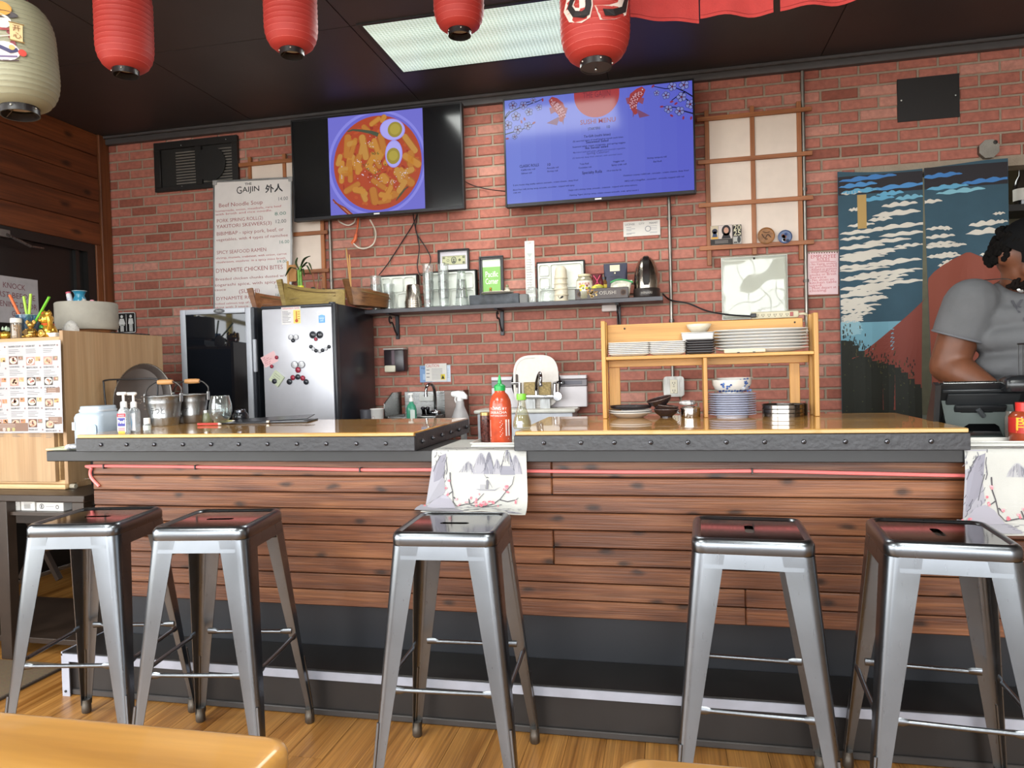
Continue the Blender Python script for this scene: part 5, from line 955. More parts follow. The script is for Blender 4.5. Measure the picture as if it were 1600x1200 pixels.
t=T('spray_bottle','clear spray bottle with white trigger head','bottle',L(719,4.08)); P('body',MB().lathe([(0,0),(.05,0),(.054,.008),(.052,.05),(.04,.08),(.026,.115),(.024,.14),(.016,.15)],22),m('aaa6a6',.3,v=.1),t,sm=60); P('head',MB().loft([[(x,b_,z+a_) for a_,b_ in rr(h_,.026,.008,3)] for x,z,h_ in ((-.05,.19,.022),(-.045,.19,.03),(-.01,.188,.04),(.025,.18,.045),(.045,.17,.025))]),m('e6e4e2',.4),t,sm=50); P('trigger',MB().tube(cr([(-.025,0,.175),(-.03,0,.155),(-.022,0,.135)],3),.005,6),m('e6e4e2',.4),t); P('collar',MB().lathe([(0,.148),(.019,.148),(.019,.168),(0,.168)],16),m('e6e4e2',.4),t)
# ---------------- range with white back panel
t=T('kitchen_range','white range with grey control strip along its back panel','range',(at(845,620,4.42).x,4.42,0)); ox=t.location.x; x0=at(768,610,4.42).x-ox; x1=at(917,610,4.42).x-ox
z0=at(850,640,4.42).z; z1=at(917,586,4.42).z; zz=lambda y:at(900,y,4.42).z
rw=m('cfc8cb',.4,v=.05); P('back_panel',MB().box(x0,x1,0,.07,zz(636),zz(603.5),.004),rw,t); P('control_strip',MB().box(x0,x1,.004,.07,zz(603),zz(592.5),.002),m('7b7478',.4),t); P('top_cap',MB().box(x0,x1,-.004,.07,zz(592),zz(586),.004),rw,t); P('badge',MB().box(x1-.14,x1-.03,.0,.004,zz(600),zz(595),.001),m('5c5a64',.4),t)
P('cooktop',MB().box(x0-.07,x1-.05,-.2,.069,zz(636)-.024,zz(636)-.0003,.01),m('d5d2c8',.35),t); P('body',MB().box(x0-.05,x1-.07,-.18,.069,.06,zz(636)-.0245,.005),m('c7cad2',.4),t); P('oven_door',MB().box(x0-.03,x1-.09,-.2,-.181,.25,.78,.005),m('3a3a40',.3),t)
for x in (x0-.02,x1-.1):
    for y in (-.14,.03): P('foot',MB().box(x-.02,x+.02,y-.02,y+.02,0,.06),blk,t)
RZ=zz(636)
# cutting board with pan behind, wall faucet, cork blocks
o,w_,h_=rect_px(802,557,873,640,4.36); o.z=RZ+.0005; t=T('cutting_board','cream rounded cutting board with slot handle standing against the wall','cutting board',o); hw=w_/2; mb=MB()
oval=[(hw*1.0*math.copysign(abs(math.cos(a_))**.62,math.cos(a_)),h_/2+h_/2*math.copysign(abs(math.sin(a_))**.62,math.sin(a_))) for a_ in [2*PI*i/40 for i in range(40)]]
P('board',mb.prism(oval,0,.012),m('ddd5cd',.5,v=.05,s=40),t,sm=30); P('groove',MB().tube([(a_*.9,-.0005,b_*.9+h_*.05) for a_,b_ in oval[10:34]],.0018,5),m('c3bab0',.5),t)
P('slot',MB().prism([(a_-hw*.84,b_+h_*.52) for a_,b_ in rr(.02,.085,.0099,5)],-.0008,.0005),m('4a3d38',.6),t)

t=T('frying_pan','black round pan mostly hidden behind the cream cutting board','pan',(o.x-.002,4.40,RZ)); rp=w_*.54; P('pan',MB().lathe([(0,0),(rp*.9,0),(rp,.03),(rp*1.01,.03),(rp*.92,-.004),(0,-.004)],36,(0,0,0)),m('252224',.4),t,loc=(0,0,rp+.002),rot=(R(90),0,0)); P('handle',MB().box(rp*.9,rp*1.15,-.02,-.008,rp-.012,rp+.01,.003),blk,t)
ow=at(843,620,4.30); t=T('wall_faucet','chrome two-handle wall faucet in front of the cutting board','faucet',(ow.x,4.30,ow.z)); q=lambda px,py:(lambda p:(p.x-ow.x,0,p.z-ow.z))(at(px,py,4.30))
def qq(px,py,y=0): a_=q(px,py); return (a_[0],y,a_[2])
P('body',MB().tube([qq(811,620),qq(870,620)],.013,12).tube([qq(812,621),qq(812,608)],[.017,.012],12).tube([qq(867,620),qq(867,606)],[.017,.012],12),ch,t,sm=60)
P('spout',MB().tube(cr([qq(838,619),qq(838,606),qq(840,594,-.02),qq(845,583,-.05),qq(848,587,-.07),qq(848,600,-.08)],5),.010,12),ch,t,sm=60); P('nozzle',MB().ell(qq(848,601,-.08),(.014,.014,.012),12,6),ch,t)
P('handle',MB().tube([qq(799,599,-.02),qq(812,599)],.008,8).tube([qq(812,608),qq(812,598)],.012,10),ch,t,sm=50); P('handle',MB().tube([qq(867,607),qq(867,600)],.012,10).loft([[(a_[0],a_[1]+dy,a_[2]+dz) for dy,dz in ((-.01,0),(0,.008),(.01,0),(0,-.008))] for a_ in (qq(864,599),qq(872,597,-.02),qq(879,597,-.03))]),ch,t,sm=50)
P('flange',MB().lathe([(0,0),(.03,0),(.026,.012),(0,.012)],20),ch,t,loc=qq(872,619,-.012),rot=(R(90),0,0)); P('stand_pipe',MB().tube([qq(812,621),(qq(812,621)[0],.0,RZ-ow.z)],.011,10),ch,t)
for i,(x0,x1,lb) in enumerate(((819,838,'cork block standing behind the wall faucet, nearer the handle slot'),(842,861,'cork block standing behind the wall faucet, nearer the plate rack'))):
    o,w_,h_=rect_px(x0,597,x1,617,4.335); t=T('cork_block',lb,'sponge',(o.x,4.335,RZ)); hz=o.z-RZ; P('block',MB().box(-w_/2,w_/2,-.012,.012,hz-h_/2,hz+h_/2,.003),m('a08a5c',.8,v=.35,s=90,b=.5),t); P('stand',MB().box(-w_*.4,w_*.4,-.01,.01,0,hz-h_/2-.0002),steel('9a9a98',.4),t)
# ---------------- wooden plate rack on the bar
RY=3.13; zt0=1.0205; rk=wood('rack_wood',('b07c3c','c08c48','cb9a56'),'X',1.5,22,.5,fine=.12); rku=wood('rack_wood_up',('b07c3c','c08c48','cb9a56'),'Z',1.5,22,.5,fine=.12)
xl=at(944.5,590,RY-.1).x; xr=at(1275,590,RY-.1).x; zu=lambda x,y:at(x,y,RY-.1).z
t=T('plate_rack','honey wood two-level plate rack standing on the bar top','rack',((xl+xr)/2,RY-.05,zt0)); o=t.location; Xl,Xr=xl-o.x,xr-o.x; z_sh=zu(1110,553)-zt0; z_top=zu(943,502)-zt0; D0,D1=-.07,.05
for s_,x in ((0,Xl),(1,Xr)): P('upright',MB().box(x-.009,x+.009,D0,D0+.045,0,z_top,.002).box(x-.009,x+.009,D1-.03,D1,0,z_top,.002).box(x-.0085,x+.0085,D0+.0455,D1-.0305,z_sh-.02,z_sh,.002),rku,t)
P('shelf_board',MB().box(Xl+.0095,Xr-.0095,D0-.004,D1,z_sh-.014,z_sh,.002),rk,t); P('back_board',MB().box(Xl+.0095,Xr-.03,D1-.012,D1-.001,z_sh+.03,z_top-.012,.002),rk,t)
P('back_rail',MB().box(Xl+.0095,Xr-.0095,D1-.013,D1,z_sh-.045,z_sh-.0145,.002),rk,t)
P('divider',MB().box(-.06+.03,-.06+.046,D0,D1,0,z_sh-.0145,.002) if 0 else MB().box(at(1102,590,RY-.1).x-o.x-.008,at(1102,590,RY-.1).x-o.x+.008,D0,D1,0.0,z_sh-.0145,.002),rku,t)
P('back_post',MB().box(Xl+.012,Xl+.06,D1-.012,D1-.002,0,z_sh-.046,.002),rku,t); P('back_post',MB().box(Xr-.085,Xr-.045,D1-.012,D1-.002,0,z_sh-.046,.002),rku,t)
for px in (976,1241): P('screw',MB().ell((at(px,511,RY).x-o.x,D1-.0135,z_top-.03),(.004,.002,.004),8,4),blk,t)
wp=m('c6c2bc',.25,v=.03); 
def plates(px,n,w_,d_,step,mat,names,label_fn,grp,z,sq=True,y=RY-.075,rim=.010):
    x=at(px,550,y).x; first=None
    for i in range(n):
        lc=(x+random.uniform(-.0015,.0015),y,z+i*step)
        if first is None:
            first=T('dinner_plate' if not sq else 'square_plate',label_fn(i),'plate',lc,0,grp); mb=MB()
            if sq: mb.loft([[(a_,b_,zz_) for a_,b_ in rr(2*w0,2*w0*d_/w_,.008,3)] for w0,zz_ in ((w_*.36,0),(w_*.46,rim*.6),(w_*.5,rim),(w_*.5,rim+.0022),(w_*.45,rim*.7+.002),(w_*.36,.0025))])
            else: mb.loft([[(w0*math.cos(2*PI*k/32),w0*d_/w_*math.sin(2*PI*k/32),zz_) for k in range(32)] for w0,zz_ in ((w_*.3,0),(w_*.44,rim*.6),(w_*.5,rim),(w_*.5,rim+.0022),(w_*.43,rim*.7+.002),(w_*.3,.0025))])
            P('body',mb,mat,first,sm=40); P('rim',MB().loft([[(a_,b_,zz_) for a_,b_ in (rr(2*w0,2*w0*d_/w_,.008,3) if sq else [(w0*math.cos(2*PI*k/32),w0*d_/w_*math.sin(2*PI*k/32)) for k in range(32)])] for w0,zz_ in ((w_*.502,rim-.0005),(w_*.504,rim+.001),(w_*.502,rim+.0025),(w_*.49,rim+.0028))],cap=False),mat,first,sm=60)
        else: dup(first,lc,label=label_fn(i))
    return first
ordn=('lowest','second','third','fourth','fifth','sixth','seventh','eighth','ninth','tenth','eleventh','twelfth')
on=lambda base:(lambda i:f'{base}, {ordn[i]} from below' if i else f'{base}, lowest of its stack')
z1=zt0+z_sh+.0004; s_=mpp(1110,550,RY-.075)
plates(984,7,64*s_*1.0,.12,.0075,wp,None,on('square white plate at the rack end nearest the range'),'square plates of the first stack',z1)
plates(1043,7,54*s_*1.02,.12,.0075,wp,None,on('square white plate beside the dark plates'),'square plates of the second stack',z1)
t=T('square_plate','white deep square dish under the small bowl, tilted behind dark plates','dish',(at(1090,530,RY-.04).x,RY-.037,z1)); P('body',MB().loft([[(a_,b_,z) for a_,b_ in rr(2*w0,w0*.76,.006,3)] for w0,z in ((.05,0),(.062,.06),(.066,.085),(.066,.088),(.058,.07),(.04,.01))]),wp,t,sm=40); P('rim',MB().box(-.068,.068,-.026,.026,.0885,.093,.002),wp,t)
plates(1094.5,6,43*s_,.055,.0098,m('2a2628',.4),None,on('dark square dish stacked in front of white dish'),'dark square dishes',z1,y=RY-.103,rim=.009)
t=T('small_bowl','small cream bowl on top of the white square dish','bowl',(at(1092,520,RY-.04).x,RY-.04,z1+.0935)); P('bowl',MB().lathe([(0,0),(.03,0),(.047,.02),(.051,.03),(.0505,.0315),(.046,.024),(.03,.004),(0,.003)],26),m('ddd3bd',.3),t,sm=50); P('rim',MB().tube([(.0505*math.cos(2*PI*k/26),.0505*math.sin(2*PI*k/26),.031) for k in range(27)],.0018,6),m('ddd3bd',.3),t,sm=60)
plates(1189,7,138*s_,.115,.0128,wp,None,on('large oval white platter on the rack'),'large oval platters',z1,sq=False,rim=.016)
o2=at(1164,549,RY-.14); t=T('plate_holder','small cream rest under the front of the large platters','holder',(o2.x,RY-.132,z1)); P('bar',MB().box(-.08,.08,-.006,.0,0,.016,.003),m('d4c3a2',.5),t); P('peg',MB().box(-.03,-.02,-.008,-.006,.0,.004),blk,t); P('peg',MB().box(.03,.04,-.008,-.006,.0,.004),blk,t)
# lower shelf things (stand on the bar top)
def Bt(px,Y,dz=0): return V((at(px,648,Y).x,Y,zt0+dz))
t=T('serving_plate','wide white plate under the dark plate on the bar','plate',Bt(985,3.07),0,'plates below the dark plate'); pw=68*s_; P('body',MB().lathe([(0,0),(pw*.3,0),(pw*.5,.022),(pw*.5,.024),(pw*.3,.004),(0,.004)],36),wp,t,sm=50); P('rim',MB().tube([(pw*.5*math.cos(2*PI*k/36),pw*.5*math.sin(2*PI*k/36),.023) for k in range(37)],.0022,6),wp,t,sm=60)
dup(t,Bt(985,3.07,.0085),label='second wide white plate directly under the dark plate')
t=T('dark_plate','black oval plate lying on two white plates','plate',Bt(986,3.07,.034)); P('body',MB().loft([[(w0*math.cos(2*PI*k/30),w0*.6*math.sin(2*PI*k/30),z) for k in range(30)] for w0,z in ((.06,0),(.085,.006),(.088,.016),(.084,.016),(.06,.006))]),m('221c1d',.3),t,sm=50); P('rim',MB().tube([(.086*math.cos(2*PI*k/30),.0516*math.sin(2*PI*k/30),.016) for k in range(31)],.002,6),m('2c2526',.3),t,sm=60)
db=m('2a1f1f',.25); 
for i,(px,dy,dz,rx,lb) in enumerate(((1041,.0,.0,0,'lowest dark lacquer bowl on the bar beside the white plates'),(1039,-.004,.016,8,'middle dark lacquer bowl on the bar beside the white plates'),(1033,-.006,.034,-14,'topmost tilted dark lacquer bowl with shiny inside'))):
    t=T('lacquer_bowl',lb,'bowl',Bt(px,3.06+dy,dz+(.012 if i==2 else 0)),0,'dark lacquer bowls',rot=(R(6 if i==2 else 0),R(rx),0)); P('bowl',MB().lathe([(0,0),(.026,0),(.026,.004),(.045,.018),(.053,.034),(.0515,.034),(.042,.018),(0,.008)],28),db,t,sm=50); P('rim',MB().tube([(.052*math.cos(2*PI*k/28),.052*math.sin(2*PI*k/28),.034) for k in range(29)],.0017,6),m('5a4a44',.2),t,sm=60)
t=T('steel_pot','small shiny steel pot with lid in the rack','pot',Bt(1079,3.05)); P('body',MB().lathe([(0,0),(.039,0),(.04,.003),(.04,.034),(0,.034)],26),steel('a8a29c',.12),t,sm=40); P('lid',MB().lathe([(0,.0342),(.042,.0342),(.042,.038),(.03,.045),(0,.048)],26),steel('c5c0ba',.15),t,sm=50); P('handle',MB().tube(cr([(-.045,0,.03),(-.055,0,.025),(-.045,0,.015)],3),.004,6),steel('8a8a8a'),t)
t=T('foil_packet','crumpled white and silver packet on the small steel pot','packet',Bt(1074,3.05,.0485)); P('packet',MB().ell((0,0,.011),(.034,.025,.011),16,8),m('c9c7c4',.25,v=.5,s=50,b=.6,bs=50),t); P('fold',MB().ell((.02,-.005,.012),(.018,.02,.011),10,6),m('9a9a9c',.2,.6,v=.5,s=60),t)
pb=m('c6c6d2',.25,v=.04); fst=None; pw=71*s_
for i in range(10):
    lb='blue-white round plate under the patterned bowls, '+('lowest of its stack' if i==0 else ordn[i]+' from below'); lc=Bt(1144,3.05,i*.0092)
    if fst is None:
        fst=T('round_plate',lb,'plate',lc,0,'round plates under the patterned bowls'); P('body',MB().lathe([(0,0),(pw*.34,0),(pw*.34,.004),(pw*.5,.0115),(pw*.5,.0135),(pw*.34,.007),(0,.007)],36),pb,fst,sm=50); P('rim',MB().tube([(pw*.5*math.cos(2*PI*k/36),pw*.5*math.sin(2*PI*k/36),.0125) for k in range(37)],.0016,6),m('9aa0b8',.3),fst,sm=60)
    else: dup(fst,lc,label=lb)
for i,(px,dz,rb,lb) in enumerate(((1144,.0975,29,'white bowl with blue flower pattern on the round plates'),(1149,.132,26,'white bowl with blue pattern nested in the bowl below'))):
    t=T('patterned_bowl',lb,'bowl',Bt(px,3.05,dz-(.0 if i==0 else .0)),0,'blue patterned bowls'); r_=rb*s_*1.03; h_=.050 if i==0 else .0
    if i==0: P('bowl',MB().lathe([(0,0),(r_*.5,0),(r_*.5,.004),(r_*.85,.016),(r_*.98,.036),(r_,.055),(r_*.97,.055),(r_*.8,.018),(0,.009)],32),wp,t,sm=50)
    else: P('bowl',MB().lathe([(0,-.02),(r_*.5,-.018),(r_*.8,0),(r_,.028),(r_*.97,.028),(r_*.7,.0),(0,-.01)],32),wp,t,sm=50)
    pr=PR(); rn=random.Random(i); Bl=('3c5a94','2f4a86','5a78aa')
    if i==0:
        for k in range(9): pr.circ(-.4*r_+rn.gauss(0,.009),.03+rn.gauss(0,.007),.0045,rn.choice(Bl),n=7)
        pr.poly([(r_*.15,.008),(r_*.35,.012),(r_*.55,.05),(r_*.68,.042),(r_*.72,.018),(r_*.55,.01)],Bl[0]); pr.circ(r_*.5,.02,.007,'dfe3ea',l=2,n=10)
        for k in range(12): pr.circ(-.6*r_+k*.011,.008+.002*(k%2),.005,rn.choice(Bl),n=7)
        for k in range(8): pr.circ(.62*r_+rn.gauss(0,.006),.04+rn.gauss(0,.006),.004,rn.choice(Bl),n=7)
        rad=lambda z,r_=r_:r_*next((a+(b-a)*(max(z,.0041)-c)/(d-c) for a,b,c,d in ((.5,.85,.004,.016),(.85,.98,.016,.036),(.98,1.,.036,.056)) if z<=d),1)+.0015
    else:
        for k in range(12): pr.circ(.45*r_+rn.gauss(0,.01),.014+rn.gauss(0,.006),.005,rn.choice(Bl),n=7)
        rad=lambda z:r_*(.8+.2*min(1,max(0,z)/.028))+.0012
    pr.obj('painted_pattern',t,fn=lambda x,y,z:(x,-math.sqrt(max(1e-6,rad(z)**2-x*x))+y,z))
st2=steel('8f8a84',.16,'X')
fst=None
for i in range(3):
    lb='shiny steel ring mould in the rack, '+('lowest','middle','topmost')[i]+' of three'; lc=Bt(1223,3.05,i*.0165)
    if fst is None: fst=T('steel_ring',lb,'ring',lc,0,'steel ring moulds'); rw_=30*s_; P('ring',MB().lathe([(rw_*.95,0),(rw_,.0),(rw_,.0155),(rw_*.95,.0155),(rw_*.95,0)],32),st2,fst,sm=30); P('edge',MB().tube([(rw_*math.cos(2*PI*k/32),rw_*math.sin(2*PI*k/32),.0145) for k in range(33)],.0014,6),steel('4a4642',.3),fst)
    else: dup(fst,lc,label=lb)
t=T('steel_ring_base'[:10],'wide low dark steel ring beside the ring moulds','ring',Bt(1248,3.09),0); P('ring',MB().lathe([(.03,0),(.034,0),(.034,.048),(.03,.048),(.03,0)],24),steel('55504b',.25),t); P('edge',MB().tube([(.033*math.cos(2*PI*k/24),.033*math.sin(2*PI*k/24),.047) for k in range(25)],.0014,6),steel('8a8580',.3),t)
# power strip on the rack
p0=at(1172,493,RY+.02); p1=at(1246,487,RY+.02); zr=zt0+z_top-.0119
t=T('power_strip','beige power strip with red switch on top of the rack','power strip',((p0.x+p1.x)/2,RY+.0-.006,zr+.0005)); hw=(p1.x-p0.x)/2; P('body',MB().box(-hw,hw,-.012,.012,0,.03,.008),m('b9b096',.5),t); P('switch',MB().box(hw*.62,hw*.76,-.0145,-.012,.007,.024,.002),m('8a2a22',.4),t)
pr=PR()
for k in range(6):
    u=-hw*.75+k*hw*.25
    for d_ in (-.004,.004): pr.rect(u+d_-.001,.012,u+d_+.001,.02,'3d3830')
    pr.circ(u,.009,.002,'3d3830',n=8)
pr.obj('sockets',t,loc=(0,-.012,0)); P('plug',MB().box(-hw-.004,-hw+.02,-.024,-.0125,.006,.024,.003),cdm,t); P('tail',MB().tube(cr([(hw,0,.015),(hw+.03,0,.012),(hw+.04,.03,-.02),(hw+.02,.05,-.08)],4),.005,6),m('b9b096',.5),t)
# cards and trinkets on the big lattice
def latz(px,py): return at(px,py,4.455)
LY=4.452
def card(x0,y0,x1,y1,label,draw,bg,name='photo_card',cat='card'):
    o,w_,h_=rect_px(x0,y0,x1,y1,LY); t=T(name,label,cat,o); P('sheet',MB().box(-w_/2,w_/2,0,.003,-h_/2,h_/2),bg,t,sm=0); pr=PR(); draw(pr,w_,h_); pr.obj('print',t); return t
def c1(pr,w_,h_):
    pr.rect(-w_/2,-h_/2,w_/2,-h_*.22,'2c2624'); pr.rect(-w_*.48,-h_*.2,-w_*.14,h_*.48,'b9a88e'); pr.rect(-w_*.12,-h_*.2,w_*.48,h_*.48,'c4b5ae')
    pr.circ(-w_*.3,h_*.2,.016,'2a2a3a',l=2); pr.poly([(-w_*.42,-h_*.1),(-w_*.18,-h_*.1),(-w_*.24,h_*.2),(-w_*.36,h_*.2)],'33415e',2); pr.rect(-w_*.46,-h_*.2,-w_*.16,-h_*.1,'c9973f',3)
    pr.poly([(0,-h_*.2),(w_*.42,-h_*.2),(w_*.34,h_*.12),(w_*.12,h_*.12)],'231e22',2); pr.circ(w_*.22,h_*.22,.026,'231a1c',ry=.032,l=2); pr.circ(w_*.22,h_*.22,.014,'b98a74',ry=.018,l=3)
    for i in range(3): pr.line([(-w_*.3,-h_*(.3+.06*i)),(w_*.3,-h_*(.3+.06*i))],.0025,'8d8580',2)
card(1110,352,1144.5,382,'photo card with a dark haired woman, standing on the lattice bar',c1,m('8a8079',.5))
def c2(pr,w_,h_): pr.rect(-w_/2,-h_*.1,w_/2,h_/2,'2a2622'); pr.text('20',0,h_*.22,.045,'d9cfb0','c',l=2); pr.text('25',0,-h_*.06,.045,'d9cfb0','c',l=2); pr.rect(-w_*.45,-h_*.48,w_*.45,-h_*.14,'a9a59f'); pr.circ(.01,-h_*.28,.01,'3a3a3a',ry=.02,l=2); pr.rect(-w_*.4,-h_*.46,0,-h_*.38,'4a4a48',2)
card(1145,351,1158.5,381,'narrow dark calendar card reading 20 25 on the lattice',c2,m('8a8079',.5),'calendar_card')
for px,py,r_,lb,cat,mt in ((1197,368.5,13,'round tan carved wooden coaster leaning on the lattice pane','coaster',m('8a5a2c',.5,v=.3,s=30)),(1226.5,370,10.5,'small round blue painted dish leaning on the lattice pane','dish',m('46587e',.35))):
    o=at(px,py,LY); rr_=r_*mpp(px,py,LY); t=T('coaster' if r_==13 else 'painted_dish',lb,cat,o); P('disc',MB().lathe([(0,0),(rr_,0),(rr_,.006),(rr_*.9,.008),(rr_*.86,.005),(0,.005)],28),mt,t,rot=(R(90),0,0)); pr=PR(); rn=random.Random(int(px))
    if r_==13:
        pr.line(cr([(-.02,.015,0),(-.005,-.01,0),(.01,.005,0),(.025,-.015,0)],4) and [(p.x,p.y) for p in cr([(-.025,.012,0),(-.008,-.015,0),(.008,.006,0),(.026,-.012,0)],4)],.006,'4a2c14'); pr.line([(p.x,p.y) for p in cr([(-.02,.025,0),(0,.018,0),(.02,.022,0)],4)],.004,'4a2c14'); pr.circ(.0,-.02,.008,'5c3a1c',ry=.005)
    else:
        for k in range(9): pr.circ(rn.gauss(0,.013),rn.gauss(0,.013),.009,rn.choice(('243a6a','c9d0da','7a4a3a','1d2a44')),n=9)
    pr.obj('print',t,loc=(0,-.0085,0))
# ================================================================ things on the bar, near its door end
def bt(px,py): return atz(px,py,BT)
BZT=BT+.0004
def TB(px,Y,z=None): q=at(px,640,Y); return V((q.x,Y,BZT if z is None else z))
clr=m('e6e4e0',.3)
def pumpbottle(px,Y,W_,D_,Hh,label,body,drawf):
    t=T('sanitizer_bottle',label,'bottle',TB(px,Y),0,'pump bottles on the bar'); P('body',MB().loft([[(a_,b_,z) for a_,b_ in rr(w0,d0,d0*.32,4)] for w0,d0,z in ((W_*.94,D_*.94,0),(W_,D_,.006),(W_,D_,Hh*.62),(W_*.85,D_*.85,Hh*.7),(W_*.5,W_*.5,Hh*.76),(W_*.48,W_*.48,Hh*.8))]),body,t,sm=50)
    P('collar',MB().lathe([(0,0),(W_*.27,0),(W_*.27,.02),(W_*.2,.024),(0,.024)],18,(0,0,Hh*.78)),clr,t,sm=40); P('pump',MB().lathe([(0,0),(.005,0),(.005,.03),(0,.03)],10,(0,0,Hh*.78+.024)).box(-.028,.014,-.009,.009,Hh*.78+.05,Hh*.78+.063,.004),clr,t,sm=50)
    P('label',MB().box(-W_*.42,W_*.42,-D_/2-.0009,-D_/2-.0002,.008,Hh*.6),m('e4e2e4',.4),t,sm=0); pr=PR(); drawf(pr,W_*.42,Hh*.6); pr.obj('label_print',t,loc=(0,-D_/2-.0009,0)); return t
def lab1(pr,a,h):
    pr.rect(-a,h*.82,a,h,'b5303f'); pr.text('ADVANCED',0,h*.86,.010,'f0e0e0','c',l=3,W=a*1.4); pr.rect(-a*.9,h*.36,a*.9,h*.78,'3d3a86'); pr.text('Purell',0,h*.5,.022,'f2f2f6','c',l=3,W=a*1.5,off=.01); pr.rect(-a*.9,h*.05,a*.9,h*.32,'d9b3b4'); pr.rect(-a*.8,h*.0,a*.8,h*.12,'c9a23a',2)
    for i in range(4): pr.line([(-a*.8,h*(.3-i*.05)),(a*.8,h*(.3-i*.05))],.0018,'8a3a44',3)
def lab2(pr,a,h): pr.poly([(-a,0),(-a*.1,0),(a*.3,h*.5),(-a*.1,h),(-a,h)],'8fbfe0'); pr.poly([(-a*.5,0),(0,h*.1),(-a*.2,h*.9),(-a*.6,h)],'5da3d8',2)
pumpbottle(193.5,2.505,.047,.03,.135,'pump hand sanitizer bottle with red and blue label on the bar edge',glass('d5dadd',.25,.05),lab1)
pumpbottle(209,2.545,.045,.034,.132,'pump bottle with white and light blue label behind the red-blue one',glass('d5dadd',.25,.05),lab2)
t=T('small_bottle','small clear bottle with white cap beside the pump bottles','bottle',TB(229,2.505)); P('body',MB().lathe([(0,0),(.014,0),(.015,.003),(.015,.034),(.011,.04)],18),glass('dfe3e2',.2,.05),t,sm=50); P('cap',MB().lathe([(0,.038),(.0125,.038),(.0125,.06),(.011,.061),(0,.061)],18),m('e4e2de',.4),t); P('label',MB().lathe([(.0152,.012),(.0152,.03)],20),m('bdc4bf',.5),t)
gal=steel('9a9a9a',.34,'Z',.4)
def bucket(px,Y,label,txt_,rz):
    t=T('metal_bucket',label,'bucket',TB(px,Y),rz,'galvanised buckets'); h=.118; t.scale=(1.16,1.16,1.16)
    P('body',MB().lathe([(0,.003),(.05,.003),(.052,0),(.054,.004),(.058,.03),(.0595,.036),(.058,.04),(.0655,.088),(.0665,.093),(.0655,.098),(.069,h-.003),(.0705,h),(.067,h),(.056,.04),(.05,.006),(0,.006)],32),gal,t,sm=50)
    P('rim',MB().tube([(.0695*math.cos(2*PI*k/32),.0695*math.sin(2*PI*k/32),h) for k in range(33)],.003,8),gal,t,sm=60)
    for s_ in (-1,1): P('ear',MB().box(s_*.071-.003,s_*.071+.003,-.012,.012,h-.025,h+.012,.002),gal,t)
    pts=cr([(-.071,0,h),(-.068,.01,h+.03),(-.045,.02,h+.052),(-.03,.022,h+.056)],4); P('bail',MB().tube(pts,.0028,6),m('4a4644',.4,.6),t); P('bail',MB().tube([V((-p.x,p.y,p.z)) for p in pts],.0028,6),m('4a4644',.4,.6),t); P('grip',MB().lathe([(0,-.03),(.009,-.03),(.011,-.015),(.011,.015),(.009,.03),(0,.03)],12),m('b98552',.5),t,loc=(0,.022,h+.056),rot=(0,R(90),0))
    pr=PR(); pr.text(txt_,.0,.05,.03,'2a2a2c','c',W=.055 if len(txt_)>1 else .018); pr.obj('lettering',t,fn=lambda x,y,z:(x,-(.058+(z-.04)*.155)*math.cos(x/.06)+y-.0004,z)); return t
bucket(256,2.90,'galvanised bucket with black writing, in front of its twin','テつと',R(14))
bucket(299,3.075,'galvanised bucket with wooden grip, half behind its twin','テ',R(18))
t=T('wine_glass','stemless clear wine glass standing on the bar before the cooler','glass',TB(344.5,3.0)); t.scale=(1.15,1.15,1.15); wg=glass('f0f3f2',.03,.02,.2); P('bowl',MB().lathe([(0,.004),(.024,.005),(.04,.025),(.046,.05),(.044,.08),(.036,.112),(.0355,.112),(.043,.08),(.045,.05),(.039,.026),(.02,.008),(0,.008)],28),wg,t,sm=60); P('rim',MB().tube([(.0358*math.cos(2*PI*k/28),.0358*math.sin(2*PI*k/28),.112) for k in range(29)],.0013,6),wg,t,sm=60); P('base',MB().lathe([(0,0),(.026,0),(.028,.003),(0,.004)],24),wg,t)
t=T('menu_folder','black menu folder lying open on the bar','folder',(at(425,652,3.05).x,3.04,BZT)); P('cover',MB().box(-.2,.2,-.09,.09,0,.006,.002),m('242426',.3),t,rot=(0,0,R(12))); P('sheet',MB().box(-.18,.18,-.08,.08,.0062,.0075),m('a8a8ac',.25),t,rot=(0,0,R(12))); P('flap',MB().box(-.17,.19,-.085,.085,.012,.016,.002),m('2b2b2e',.25),t,rot=(R(3),R(-2.0),R(16))); P('clip',MB().box(-.008,.008,-.096,-.086,0.003,.014,.002),steel('b5ab98',.3),t,loc=(.04,0,0))
for x0,x1,Y,c,lb in ((309,345,2.86,'b8382e','red stick with pale end lying before the wine glass'),(335,367,3.03,'cfc48a','cream yellow stick lying behind the wine glass')):
    a=at(x0,655,Y).x; b=at(x1,655,Y).x; t=T('marker_pen',lb,'stick',((a+b)/2,Y,BZT+.0065)); hw=(b-a)/2; P('barrel',MB().tube([(-hw,0,0),(hw*.8,0,0)],.006,10),m(c,.4),t); P('tip',MB().tube([(hw*.8,0,0),(hw,0,0)],[.006,.004],10),m('c9c0ba',.4),t)
t=T('glass_jar','small jar with greenish content and metal lid before the cooler','jar',TB(322,3.1)); P('body',MB().lathe([(0,0),(.026,0),(.028,.004),(.028,.04),(.024,.046)],20),m('7a7d62',.2),t,sm=40); P('lid',MB().lathe([(0,.045),(.027,.045),(.027,.058),(0,.06)],20),steel('a8a8a4',.3),t)
t=T('glass_jar','dark round jar with shiny lid beside the cooler frame','jar',TB(375,3.1)); P('body',MB().lathe([(0,0),(.03,0),(.036,.01),(.038,.03),(.03,.045)],20),m('1c1c20',.15),t,sm=40); P('lid',MB().lathe([(0,.044),(.026,.044),(.026,.056),(.022,.06),(0,.06)],20),steel('6a6a70',.2),t)
